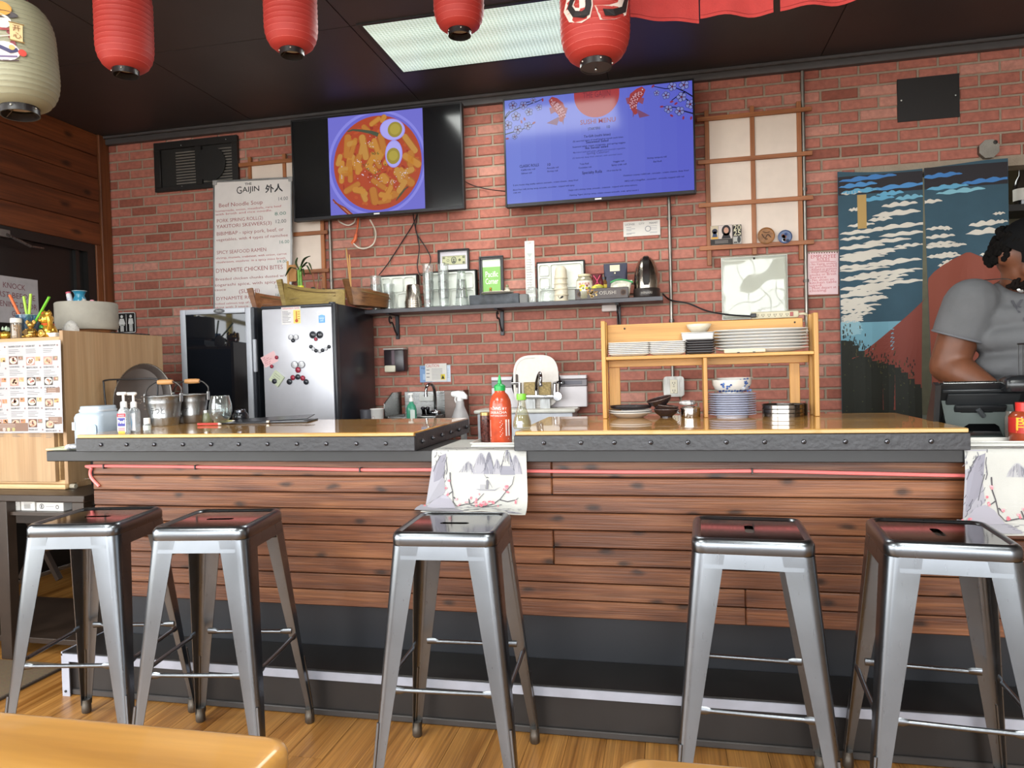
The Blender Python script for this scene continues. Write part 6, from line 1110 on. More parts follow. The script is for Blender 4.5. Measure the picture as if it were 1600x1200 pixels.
# wire rack with pizza pan
wk=m('201f21',.4); c=TB(214,3.0,.9535); t=T('wire_rack','black wire stand holding the big round pan upright','rack',c,R(-4)); 
for y in (-.035,.05):
    P('hoop',MB().tube(cr([(-.145,y,.004),(-.15,y,.12),(-.16,y,.26),(-.145,y,.285),(0,y,.287),(.145,y,.285),(.16,y,.26),(.15,y,.12),(.145,y,.004)],5),.0042,8),wk,t,sm=60)
for x in (-.145,-.075,0,.075,.145): P('base_wire',MB().tube([(x,-.06,.004),(x,.06,.004)],.0035,6),wk,t)
for x in (-.09,-.03,.03,.09): P('back_wire',MB().tube([(x,.05,.004),(x,.05,.286)],.0022,6),wk,t)
t=T('pizza_pan','large round dark pan with raised rim propped in the wire stand','pan',TB(217,3.0,.9615),rot=(0,0,R(-5))); pm=m('3a312d',.45,.25,v=.25,s=8); rp=.178
P('pan',MB().lathe([(0,0),(rp*.86,0),(rp*.95,-.02),(rp,-.022),(rp,-.024),(rp*.94,-.022),(rp*.85,.003),(0,.003)],48),pm,t,loc=(0,0,rp+.0),rot=(R(90-6),0,0),sm=50); P('rim',MB().tube([(rp*math.cos(2*PI*k/48),rp*math.sin(2*PI*k/48),-.023) for k in range(49)],.003,8),steel('8a857e',.3),t,loc=(0,0,rp),rot=(R(84),0,0),sm=60)
rn=random.Random(5)
pt=MB()
for k in range(9):
    a=rn.random()*6; r_=rn.random()*.1; cx_,cy_=r_*math.cos(a),r_*math.sin(a)
    for j in range(4): q=a+j*PI/2; pt.ell((cx_+.012*math.cos(q),cy_+.012*math.sin(q),.0032),(.006,.003,.0008),8,4)
P('pressed_marks',pt,m('6a5d53',.4,.5),t,loc=(0,0,rp),rot=(R(84),0,0),kind='stuff')
# water jug standing on the slab
t=T('water_jug','frosted square water jug with white lid neck behind the bar end','jug',(at(150,650,2.72).x,2.735,.9515)); fr_=m('aebac6',.25,v=.05)
P('body',MB().loft([[(a_,b_,z) for a_,b_ in rr(w0,d0,.03,5)] for w0,d0,z in ((.135,.15,0),(.145,.16,.01),(.145,.16,.125),(.135,.15,.14),(.118,.125,.146),(.115,.12,.172),(.11,.115,.174))]),fr_,t,sm=50)
P('recess',MB().loft([[(a_+.035,y,b_+.055) for a_,b_ in rr(.052,.08,.012,4)] for y in (-.0795,-.084)]),m('93a8bc',.3),t,sm=40); P('label',MB().box(-.066,-.05,-.0815,-.0805,.07,.105),m('dcdcdc',.5),t); P('collar',MB().loft([[(a_,b_,z) for a_,b_ in rr(.122,.128,.03,5)] for z in (.15,.158)]),m('c3c9d0',.4),t,sm=40)
pr=PR(); pr.text('CAMBRO',-.058,.076,.008,'5a5a60','l',rot=R(90)); pr.obj('lettering',t,loc=(0,-.0815,0))
t=T('storage_box','dark storage box on the console under the wire stand','box',(-2.53,3.0,.742)); P('body',MB().box(-.155,.165,-.13,.14,0,.19,.004),m('1d1b1a',.6),t); P('lid',MB().box(-.16,.17,-.135,.145,.1905,.211,.003),m('242120',.5),t)
# papers on the slab end
t=T('paper_pile'[:5],'pale yellow folded paper lying on the slab end','paper',(at(86,700,2.5).x+.02,2.56,.9515)); P('sheet',MB().box(-.075,.06,-.05,.08,0,.006,.001),m('c9c9a0',.6),t,rot=(0,0,R(8))); P('upper_sheet',MB().box(-.03,.09,-.02,.09,.0065,.012,.001),m('b8b88a',.6),t,rot=(0,R(-3),R(-4)))
t=T('plastic_wrap','crumpled clear plastic wrapper beside the yellow paper','wrapper',(at(113,699,2.5).x-.004,2.52,.952)); P('wrap',MB().ell((0,0,.013),(.032,.03,.012),14,8),m('b5b7ba',.2,v=.4,s=60,b=.7,bs=60),t,sm=60); P('fold',MB().ell((-.02,-.01,.012),(.015,.02,.012),10,6),m('d5d6d8',.2,v=.3,s=70),t)
# ================================================================ cabinet by the door, console, mat
def CX(px,Y): return at(px,600,Y).x
CYF=2.76; cxr=at(101,600,CYF).x; cxl=XL+.16; czb=.765; czt=at(97,516,CYF).z; cyb=3.42
lw=wood('cabinet_wood',('b08a62','bd976e','c5a27a'),'Z',1.2,16,.5,fine=.12,b=.03); lwx=wood('cabinet_edge',('bf9868','caa576','d2b084'),'X',1.5,16,.5,fine=.1,b=.02)
t=T('storage_cabinet','tall light wood cabinet with a food menu hung on its front','cabinet',((cxl+cxr)/2,CYF,.742)); o=t.location
P('side_panel',loc(MB().box(cxr-.02,cxr,CYF,cyb,czb,czt,.001),t),lw,t); P('side_panel',loc(MB().box(cxl,cxl+.02,CYF,cyb,czb,czt,.001),t),lw,t)
ztp=at(60,527,CYF).z; P('top_board',loc(MB().box(cxl+.0205,cxr-.0205,CYF,cyb,ztp-.018,ztp,.001),t),lwx,t); P('back_panel',loc(MB().box(cxl+.0205,cxr-.0205,cyb-.012,cyb,czb,ztp-.0185),t),m('39424f',.6),t)
P('base_board',loc(MB().box(cxl+.0205,cxr-.0205,CYF+.002,cyb-.013,czb,czb+.018,.001),t),lwx,t)
xd=at(85,700,CYF-.02).x; P('door',loc(MB().box(cxl+.022,xd,CYF-.02,CYF-.001,czb+.012,ztp-.022,.001),t),lw,t,label='light wood door panel'); P('inner_divider',loc(MB().box(xd-.012,xd+.006,CYF+.002,CYF+.25,czb+.019,ztp-.019),t),lwx,t)
P('plinth',loc(MB().box(cxl,cxr+.0,CYF-.02,CYF+.04,.742,.7645,.006),t),lwx,t); P('plinth_end',loc(MB().tube([(cxr+.004,CYF+.01,.7535),(cxr+.03,CYF+.01,.7535)],.0112,14),t),m('9c927f',.6),t); P('bottom_rail',loc(MB().box(cxl,cxr,CYF+.05,cyb,.742,.7645),t),lw,t)
P('shelf',loc(MB().box(xd+.0065,cxr-.0205,CYF+.03,cyb-.013,czb+.019,czb+.03),t),m('4a5564',.5),t)
# folders seen through the gap
t=T('file_folder','dark blue and red folders standing inside the cabinet gap','folder',(at(94,600,CYF+.05).x,CYF+.06,czb+.0305)); P('cover',MB().box(-.016,-.002,0,.2,0,.24,.001),m('2b3452',.5),t); P('pages',MB().box(-.0018,.008,0.002,.2,0,.23,.001),m('6b2330',.5),t)
# food menu
PY=CYF-.024; ax_=at(0,600,PY).x-.22; t0=at(0,540,PY); cor=[at(95,531,PY),at(101,676,PY)]; w_=(cor[0].x-ax_); zt_=cor[0].z; zb2=cor[1].z
t=T('menu_poster','large printed food menu with small dish photos taped on the cabinet','menu',((ax_+cor[0].x)/2,PY,zb2)); hp=zt_-zb2
G=[[((j/8-.5)*w_,-.002-.012*max(0,(j/8-.6))*(1-i/6)*1.2,i/6*hp) for j in range(9)] for i in range(7)]
P('sheet',MB().sheet(G,(0,.001,0)),m('b3b0b1',.6,v=.02),t,sm=60)
pr=PR(); rn=random.Random(8); K=(at(95,600,PY).x-at(0,600,PY).x)/95; zr_=hp/145.
def mp_(x,y): return (w_/2-(95-x)*K, hp-(y-531)*zr_)
fd=('8a5a4a','b56a6a','c99a72','a8826a','d0b090','7a5038','c08a80','5a4a42')
pr.rect(*mp_(-30,551),*mp_(11,536),'e8cdc9')
for cx_ in (-58,-28,0,27,54):
    cx_+=14; y=540
    for blk_ in range(5):
        u,v=mp_(cx_,y); pr.text(rn.choice(('POKE BOWL','RAMEN SOUP','SUSHI ROLL','BENTO BOX','NIGIRI SET','UDON')),u,v,.011,'1c1a1c','l',l=2); u2,_=mp_(cx_+22,y); pr.circ(u2,v+.003,.004,'8a6a6a',n=8)
        for k in range(3+blk_%2): pr.line([mp_(cx_,y+4+k*2.6),mp_(cx_+rn.uniform(8,21),y+4+k*2.6)],.0018,'6a686a')
        y+=14+rn.choice((0,2))
        if y<660:
            a=mp_(cx_,y+13); b=mp_(cx_+13.5,y); pr.rect(a[0],a[1],b[0],b[1],rn.choice(('6a4a40','4a4440','b08a80','7a6a60')),1); m_=((a[0]+b[0])/2,(a[1]+b[1])/2)
            pr.circ(*m_,(b[0]-a[0])*.44,rn.choice(('d8c9b8','e0d0c0','c9a890')),ry=(b[1]-a[1])*.42,l=2,n=16)
            for k in range(9): pr.circ(m_[0]+rn.gauss(0,.006),m_[1]+rn.gauss(0,.005),.005,rn.choice(fd),n=7,l=3)
            a=mp_(cx_+14.5,y+6.5); b=mp_(cx_+22,y); pr.rect(a[0],a[1],b[0],b[1],rn.choice(('c9a06a','b5825a','8a7a6a')),1)
            for k in range(4): pr.circ(rn.uniform(a[0]+.004,b[0]-.004),rn.uniform(a[1]+.003,b[1]-.003),.004,rn.choice(fd),n=7,l=2)
            y+=18
for (x0,y0,x1,y1) in ((-20,660,40,673),(71,605,92,613),(73,651,94,662)): pr.rect(*mp_(x0,y1),*mp_(x1,y0),'84685a',2); [pr.line([mp_(x0+2,y0+2+k*2.6),mp_(x1-6,y0+2+k*2.6)],.0016,'c5b4a8',3) for k in range(3)]
for x in (2,9,17): u,v=mp_(x,670); pr.circ(u,v,.009,rn.choice(('c9b08a','a8a06a','b8a8a0')),l=4,n=14)
pr.obj('print',t,loc=(0,-.0022,0),fn=lambda x,y,z:(x,y-.012*max(0,(x/w_+.5)-.6)*(1-z/hp)*1.2,z))
# console
CO=m('33271f',.4,v=.15); y0,y1=2.60,3.2; x1=at(131,780,y0).x; x0=XL+.05; zc=.7415
t=T('console_table','dark brown console table with crossed braces and a low shelf','table',((x0+x1)/2,(y0+y1)/2,0))
P('tabletop',loc(MB().box(x0,x1,y0,y1,zc-.03,zc,.003),t),CO,t); P('apron',loc(MB().box(x0+.03,x1-.03,y0+.19,y0+.21,zc-.17,zc-.031),t),CO,t); P('apron',loc(MB().box(x1-.05,x1-.03,y0+.211,y1-.03,zc-.13,zc-.031),t),CO,t)
P('upper_shelf',loc(MB().box(x0+.03,x1-.03,y0+.02,y0+.189,zc-.095,zc-.08),t),CO,t)
P('low_shelf',loc(MB().box(x0+.03,x1-.02,y0+.05,y1-.03,.06,.085,.002),t),CO,t)
for x in (x0+.03,at(5,900,y0).x,x1-.035):
    P('leg',loc(MB().box(x-.03,x+.03,y0+.002,y0+.05,0,zc-.0305,.002),t),CO,t); P('leg',loc(MB().box(x-.03,x+.03,y1-.05,y1-.002,0,zc-.0305,.002),t),CO,t)
xa=at(40,900,y1).x; xb=at(99,900,y1).x
for a_,b_ in (((xa,y1-.025,.18),(xb,y1-.025,.6)),((xa,y1-.025,.6),(xb,y1-.025,.18))): P('cross_brace',loc(MB().tube([a_,b_],.018,4),t),CO,t,sm=0)
ctn=m('d6d2cc',.6,v=.03)
for px0,px1,py0,py1,lb,k in ((15,31,783,799,'small white carton beside the barcode carton under the console top',0),(33,54.5,784,802,'small white carton printed with a barcode under the console top',1),(57,99,783,801,'longer white carton with round symbol under the console top',2)):
    a=at(px0,px0*0+py1,y0+.05); b=at(px1,py0,y0+.05); h_=.042; t2=T('small_carton',lb,'box',((a.x+b.x)/2,y0+.05,zc-.0795),0,'white cartons under the console top'); hw=(b.x-a.x)/2-.001
    P('box',MB().box(-hw,hw,0,.09,0,h_,.001),ctn,t2); P('flap',MB().box(-hw,hw,0.0,.05,h_+.0002,h_+.0012),ctn,t2); pr=PR()
    if k==1: [pr.rect(-hw*.55+i*.0035,.008,-hw*.55+i*.0035+.0018*(1+i%2)*.6,.03,'2c2a2a') for i in range(10)]; pr.rect(-hw*.6,.033,hw*.6,.035,'6a6664')
    elif k==2: pr.circ(-hw*.6,.02,.012,'2c2a2a'); pr.circ(-hw*.6,.02,.009,'d6d2cc',l=2); pr.rect(-hw*.6-.003,.013,-hw*.6+.003,.027,'2c2a2a',3); pr.circ(hw*.55,.018,.009,'2c2a2a'); pr.circ(hw*.55,.018,.006,'d6d2cc',l=2); pr.line([(-hw*.3,.02),(hw*.3,.02)],.002,'8a8684'); pr.rect(-hw,.038,hw,.041,'2c2a2a')
    else: [pr.line([(-hw*.7,.01+i*.007),(hw*(.2+.2*(i%2)),.01+i*.007)],.0018,'a8a4a0') for i in range(4)]
    pr.obj('print',t2)
# mat
mt,t_,p_=nt('mat_weave'); N=t_.nodes.new; Lk=t_.links.new; tc=N('ShaderNodeTexCoord'); wv=N('ShaderNodeTexWave'); wv.inputs['Scale'].default_value=22; wv.inputs['Distortion'].default_value=.6; mp=N('ShaderNodeMapping'); mp.inputs['Rotation'].default_value=(0,0,R(68)); Lk(tc.outputs['Object'],mp.inputs[0]); Lk(mp.outputs[0],wv.inputs[0]); c_=N('ShaderNodeValToRGB'); c_.color_ramp.elements[0].color=hx('4a3a2b')+(1,); c_.color_ramp.elements[1].color=hx('8d7658')+(1,); Lk(wv.outputs['Fac'],c_.inputs[0]); n_=N('ShaderNodeTexNoise'); n_.inputs['Scale'].default_value=120; mx=N('ShaderNodeMix'); mx.data_type='RGBA'; mx.blend_type='MULTIPLY'; mx.inputs[0].default_value=.5; Lk(tc.outputs['Object'],n_.inputs[0]); Lk(c_.outputs[0],mx.inputs[6]); Lk(n_.outputs['Color'],mx.inputs[7]); Lk(mx.outputs[2],p_.inputs['Base Color']); p_.inputs['Roughness'].default_value=.9
a=atz(97,1042,.006); b=atz(40,1108,.006); mb=MB(); mb.box(-3.7,a.x,1.78,2.585,.0005,.008,.002); t=T('door_mat','brown woven mat on the floor under the stool by the console','mat',((-3.7+a.x)/2,2.1,0)); P('weave',loc(mb,t),mt,t); P('binding',loc(MB().box(-3.7,a.x+.004,1.765,1.7795,.0005,.01,.002).box(a.x+.0005,a.x+.015,1.765,2.585,.0005,.01,.002),t),m('3d3127',.8),t)
# ---------------- things on top of the cabinet
def CT(px,Y,z=None): return V((at(px,540,Y).x,Y,(ztp if z is None else z)+.0004))
gold=m('e0ae45',.22,.75,v=.15,s=40); gold2=m('b8924c',.25,.75,v=.3,s=40)
t=T('straw_cup','blue glass cup full of thick coloured straws','cup',CT(45,2.86)); P('cup',MB().lathe([(0,0),(.035,0),(.038,.004),(.05,.115),(.048,.115),(.036,.008),(0,.006)],28),glass('8fb9d6',.12,.03),t,sm=50); P('rim',MB().tube([(.049*math.cos(2*PI*k/28),.049*math.sin(2*PI*k/28),.115) for k in range(29)],.002,6),glass('d9e6ea',.2,.03),t,sm=60)
for (px,py,bx,by,c,lb) in ((15,461,.008,-.0,'d9622c','orange fat straw leaning out of the cup'),(37,463,.004,.008,'9cc43c','shorter upright lime straw in the cup'),(48,459,.003,-.006,'a8d042','taller upright lime straw in the cup'),(77,464,-.012,.004,'6cb82e','green straw leaning towards the gold cat')):
    q=at(px,py,2.85); base=t.location+V((bx,by,.012)); O('drinking_straw',MB().lathe([(.0052,0),(.0062,0),(.0062,(q-base).length),(.0052,(q-base).length),(.0052,0)],12),m(c,.4),lb,'straw','fat straws in the cup',loc=base,rot=(q-base).to_track_quat('Z','Y').to_euler())
t=T('toothpick_jar','clear toothpick jar with white screw lid','jar',CT(26.5,2.79)); P('jar',MB().lathe([(0,0),(.022,0),(.023,.004),(.023,.07),(.02,.075)],22),glass('e6ddd0',.15,.05),t,sm=50); P('lid',MB().lathe([(0,.074),(.0245,.074),(.0245,.09),(.022,.096),(0,.098)],22),m('d6d2ca',.5),t,sm=40)
rn=random.Random(3); tp=MB()
for k in range(26): a=rn.random()*6.28; r_=.018*math.sqrt(rn.random()); tp.tube([(r_*math.cos(a),r_*math.sin(a),.004),(r_*math.cos(a+.3),r_*math.sin(a+.3),.066)],.0012,4)
P('toothpicks',tp,m('c9a878',.6),t,kind='stuff')
# gold waving cat
t=T('gold_cat','shiny gold beckoning cat figurine with red ears and collar','figurine',CT(76,2.85),R(-20)); 
P('body',MB().lathe([(0,0),(.036,0),(.042,.012),(.04,.035),(.03,.058),(.022,.066),(0,.066)],24).ell((-.018,-.026,.016),(.016,.016,.016),10,6).ell((.018,-.026,.016),(.016,.016,.016),10,6),gold,t,sm=60)
P('head',MB().ell((0,-.006,.09),(.036,.03,.029),18,10),gold,t,sm=60)
for s_ in (-1,1):
    P('ear',MB().lathe([(.014,0),(.009,.016),(0,.028)],8,(s_*.022,-.002,.108)),gold,t,sm=40); P('inner_ear',MB().lathe([(.008,0),(.005,.012),(0,.018)],6,(s_*.022,-.010,.11)),m('c0392b',.3),t)
    P('eye',MB().ell((s_*.013,-.034,.094),(.004,.002,.0035),8,5),blk,t)
P('muzzle',MB().ell((0,-.034,.083),(.014,.007,.008),12,6),gold,t,sm=60); P('nose',MB().ell((0,-.041,.087),(.003,.002,.002),6,4),m('c0392b',.3),t); P('collar',MB().lathe([(.026,.062),(.029,.065),(.026,.069)],20),m('c8472f',.35),t)
P('raised_paw',MB().tube(cr([(.034,-.005,.045),(.046,-.012,.075),(.043,-.018,.105)],4),[.012]*8+[.014],10).ell((.043,-.018,.112),(.014,.013,.014),10,6),gold,t,sm=60); P('bib',MB().ell((0,-.029,.05),(.018,.008,.014),12,6),m('3c8a3a',.25,.4),t,sm=60); P('coin',MB().ell((.012,-.036,.032),(.016,.006,.016),14,6),m('17161a',.3),t,sm=60)
t=T('gold_figurine','dark gold monkey-shaped figurine with big round ears','figurine',CT(49.5,2.80)); 
P('body',MB().lathe([(0,0),(.024,0),(.029,.012),(.026,.03),(.016,.046),(0,.05)],20),gold2,t,sm=60); P('head',MB().ell((0,-.002,.062),(.017,.015,.016),14,8),gold2,t,sm=60)
for s_ in (-1,1): P('ear',MB().lathe([(0,-.003),(.009,-.003),(.011,0),(.009,.003),(0,.003)],14),gold2,t,loc=(s_*.018,0,.075),rot=(R(90),0,0)); P('arm',MB().tube(cr([(s_*.018,-.006,.042),(s_*.03,-.014,.028),(s_*.012,-.026,.026)],4),.006,8),gold2,t,sm=60); P('foot',MB().ell((s_*.016,-.022,.007),(.010,.014,.007),10,6),gold2,t,sm=60)
P('coin',MB().lathe([(0,-.002),(.013,-.002),(.013,.002),(0,.002)],16),m('5c4526',.3,.9),t,loc=(0,-.029,.026),rot=(R(90),0,0))
t=T('gold_coin_disc'[:9],'small embossed gold disc leaning between the two gold figurines','disc',CT(65,2.80,)); P('disc',MB().lathe([(0,-.003),(.017,-.003),(.02,0),(.017,.003),(0,.003)],18),gold2,t,loc=(0,0,.0205),rot=(R(82),0,0)); P('emblem',MB().ell((0,-.004,.02),(.009,.003,.012),10,6),gold,t)
t=T('gold_toad','gold toad figurine with pale crystals on its back','figurine',CT(9.5,2.82)); P('body',MB().ell((0,0,.02),(.03,.026,.02),16,8).ell((-.018,-.016,.024),(.014,.012,.012),10,6),gold,t,sm=60)
for s_ in (-1,1): P('leg',MB().tube(cr([(s_*.02,-.01,.016),(s_*.032,-.018,.012),(s_*.03,-.028,.005)],4),.006,8),gold,t,sm=60); P('eye',MB().ell((-.018+s_*.007,-.022,.035),(.004,.004,.004),8,5),m('c0392b',.3),t)
cm=MB(); rn=random.Random(6)
for k in range(8): cm.lathe([(.005,0),(.005,.01),(0,.018)],5,(rn.uniform(-.012,.018),rn.uniform(-.01,.01),.036+rn.uniform(0,.014)))
P('crystals',cm,m('b5c8b0',.3),t,sm=0,kind='stuff')
t=T('white_dish','small white square dish beside the gold cat','dish',CT(87,2.80)); P('dish',MB().loft([[(a_,b_,z) for a_,b_ in rr(w0,w0,.006,3)] for w0,z in ((.035,0),(.05,.016),(.047,.016),(.032,.004))]),m('ddd8d0',.4),t,sm=40); P('rim',MB().loft([[(a_,b_,z) for a_,b_ in rr(w0,w0,.006,3)] for w0,z in ((.047,.0162),(.052,.0162),(.052,.019),(.047,.019),(.047,.0162))],cap=False),m('ddd8d0',.4),t)
# concrete planter on the higher cabinet side
czs=czt+.0004
t=T('planter_board','thin black tray under the concrete planter on the cabinet','tray',(at(136,512,3.25).x+.01,3.26,ztp+.0004))
P('board',MB().box(-.125,.125,-.32,.13,0,.012,.002),wood('tray_wood',('6a4a30','7a5638','86603e'),'X',1,12,.5),t); P('riser',MB().box(-.11,.11,-.11,.11,.0125,czt-ztp+.018),blk2,t)
pz=t.location+V((0,0,czt-ztp-.0015))
pc=V((at(136,500,3.25).x,3.25,czt+.0194)); rp=(at(172,500,3.25).x-at(98,500,3.25).x)/2
t=T('concrete_planter','round grey concrete planter on a copper base atop the cabinet','planter',pc); hpz=at(136,474,3.25).z-pc.z
P('saucer',MB().lathe([(0,0),(rp*.8,0),(rp*.82,.006),(rp*.8,.016),(0,.016)],36),m('b07a52',.3,.5),t); P('pot',MB().lathe([(0,.0162),(rp*.95,.0162),(rp,.03),(rp,hpz-.006),(rp*.97,hpz),(rp*.9,hpz),(rp*.9,hpz-.02),(0,hpz-.02)],44),m('a29c90',.75,v=.12,s=10,b=.15,bs=60),t,sm=50)
P('gravel',MB().lathe([(0,hpz-.012),(rp*.89,hpz-.0125)],28),m('8a867e',.9,v=.4,s=90),t)
t=T('glass_vase','small teal glass vase with flared lip standing in the planter','vase',pc+V((-.022,-.02,hpz-.0118))); P('vase',MB().lathe([(0,0),(.034,0),(.036,.006),(.03,.035),(.023,.052),(.027,.068),(.035,.076),(.033,.076),(.02,.052),(0,.01)],26),m('2f7f9c',.15,v=.15),t,sm=60); P('lip',MB().tube([(.034*math.cos(2*PI*k/26),.034*math.sin(2*PI*k/26),.076) for k in range(27)],.0022,6),glass('b9d0d6',.4,.05),t,sm=60)
t=T('marker_bottle','small white tube with printed marks leaning on the teal vase','tube',pc+V((-.066,-.03,hpz-.011)),rot=(0,R(-14),0)); P('tube',MB().lathe([(0,0),(.012,0),(.013,.004),(.013,.06),(.010,.066),(0,.066)],16),m('d9d6d8',.4),t); P('cap',MB().lathe([(0,.0662),(.0125,.0662),(.0125,.074),(0,.074)],16),m('c9556a',.4),t); pr=PR(); [pr.text('山水',0,.02+i*.014,.01,'7a86b0','c') for i in range(2)]; pr.obj('print',t,loc=(0,-.0135,0))
t=T('pebble','grey pebble standing on the planter rim','pebble',pc+V((.032,-.05,hpz-.0118))); P('stone',MB().ell((0,0,.015),(.014,.012,.017),12,8),m('a8a49c',.7),t,sm=60); P('chip',MB().ell((.01,-.006,.006),(.008,.006,.006),8,5),m('a8a49c',.7),t,sm=60)
t=T('shell_dish','flat white shell-like piece with pink top on the planter rim','ornament',pc+V((.072,-.045,hpz-.0118))); P('shell',MB().ell((0,0,.009),(.03,.02,.009),16,8),m('dcd6d6',.35),t,sm=60); P('bead',MB().ell((.005,0,.018),(.012,.01,.006),10,6),m('c98a94',.4),t,sm=60)
t=T('white_shell','white spiky conch shell propped before the concrete planter','shell',V((at(111,516,3.02).x,3.02,ztp+.013))); rn=random.Random(4)
P('shell',MB().lathe([(0,0),(.022,0),(.03,.012),(.036,.03),(.034,.05),(.026,.066),(.014,.08),(0,.086)],22),m('d9d5cf',.7,v=.06,s=60,b=.9,bs=45),t,sm=60); P('fold',MB().loft([[(a_+.008+.008*z_/.05,-.03+.004*math.sin(z_*60),.012+z_) for a_ in (-.006,0,.006)] for z_ in (0,.015,.03,.045)],close=False,cap=False),m('c9c4bd',.7),t); sp=MB()
for k in range(22): a=rn.random()*6.28; z=rn.uniform(.012,.07); r_=.034*math.sin(PI*min(1,(z+.02)/.11)); sp.ell((r_*math.cos(a),r_*math.sin(a),z),(.005,.005,.006),6,4)
P('knobs',sp,m('dedad4',.7),t,kind='stuff')
t=T('black_strip','thin black perforated strip along the cabinet top edge','strip',V((cxr-.0105,3.2,czt+.0006)),R(90)); P('strip',MB().box(-.13,.13,-.009,.009,0,.006,.001),m('1a1817',.5),t); [P('hole',MB().box(-.11+k*.03,-.1+k*.03,-.0096,-.0088,.0015,.0045),m('4a4644',.5),t) for k in range(8)]
# sign on the door
t=T('door_sign','white handwritten sheet taped on the dark door, reading knock','sign',(XL-.028,0,0)); a=atx(0,440,XL-.028); b=atx(61,498,XL-.028); yc=(a.y-.12+b.y)/2; t.location=(XL-.0285,yc,(a.z+b.z)/2); t.rotation_euler=(0,0,R(90)); wy=(b.y-a.y+.12)
hz_=.29; P('sheet',MB().box(-wy/2,wy/2,-.001,0,-hz_/2,hz_/2),m('b5b0b2',.7),t,sm=0); pr=PR()
for i,(s,dx) in enumerate((('KNOCK',.0),('FIRST BEFORE',0),('OPENING DOOR',0),('GRACIAS',.05))): pr.text(s,dx+.02,.07-i*.058,.05,'7d4a50','c',W=(.16,.3,.32,.15)[i],rot=R(-2))
pr.obj('lettering',t,loc=(0,-.001,0))['kind']='stuff'
# ================================================================ runners, trays and sauces in the gaps of the bar
SL=.9512
def runner(x0,width,label,prof,name='table_runner',flare=0.0,ybk=2.84):
    """cloth lying on the slab and falling over its front edge; prof = points (y,z) of the falling part"""
    t=T(name,label,'table runner',(x0+width/2,2.465,SL),0,'landscape table runners'); o=t.location
    path=[V((0,ybk,SL+.0012)),V((0,2.6,SL+.0012)),V((0,2.475,SL+.0012))]+[V((0,a,b)) for a,b in prof]; path=cr(path[2:],5); full=[V((0,ybk,SL+.0012)),V((0,2.7,SL+.0012)),V((0,2.55,SL+.0012))]+path
    S_=[0]
    for a,b in zip(full,full[1:]): S_.append(S_[-1]+(b-a).length)
    s0=S_[3]; tot=S_[-1]
    def pos(u,s,off=0): # u across, s length from the front edge (negative lies on the slab)
        ss=min(max(s+s0,0),tot); i=max(k for k in range(len(S_)) if S_[k]<=ss+1e-9); i=min(i,len(full)-2); f=(ss-S_[i])/(S_[i+1]-S_[i]); p=full[i].lerp(full[i+1],f); d=(full[i+1]-full[i]).normalized(); n=V((0,d.z,-d.y)); n=n if n.y<0 or (abs(n.y)<.05 and n.z>0) else -n
        hang=max(0,s)/max(.01,tot-s0); fl=flare*hang**2.2*(1 if u<0 else .25); wv=.006*hang*math.sin(u*24+1)*(1 if s>0 else 0)
        return V((u*(1+fl)+o.x,p.y,p.z))-o+n*(wv+off)
    n=28; m_=46; G=[]
    for i in range(m_+1):
        s=-s0+tot*i/m_; G.append([pos((j/n-.5)*width,s) for j in range(n+1)])
    P('cloth',MB().sheet(G,(0,.0006,-.0006)),m('b3b1ab',.8,v=.03,b=.15,bs=400),t,sm=80)
    P('hem',MB().tube([pos((j/n-.5)*width,tot-s0-.001,.001) for j in range(n+1)],.0016,5),m('bdbab2',.8),t)
    return t,pos,tot-s0
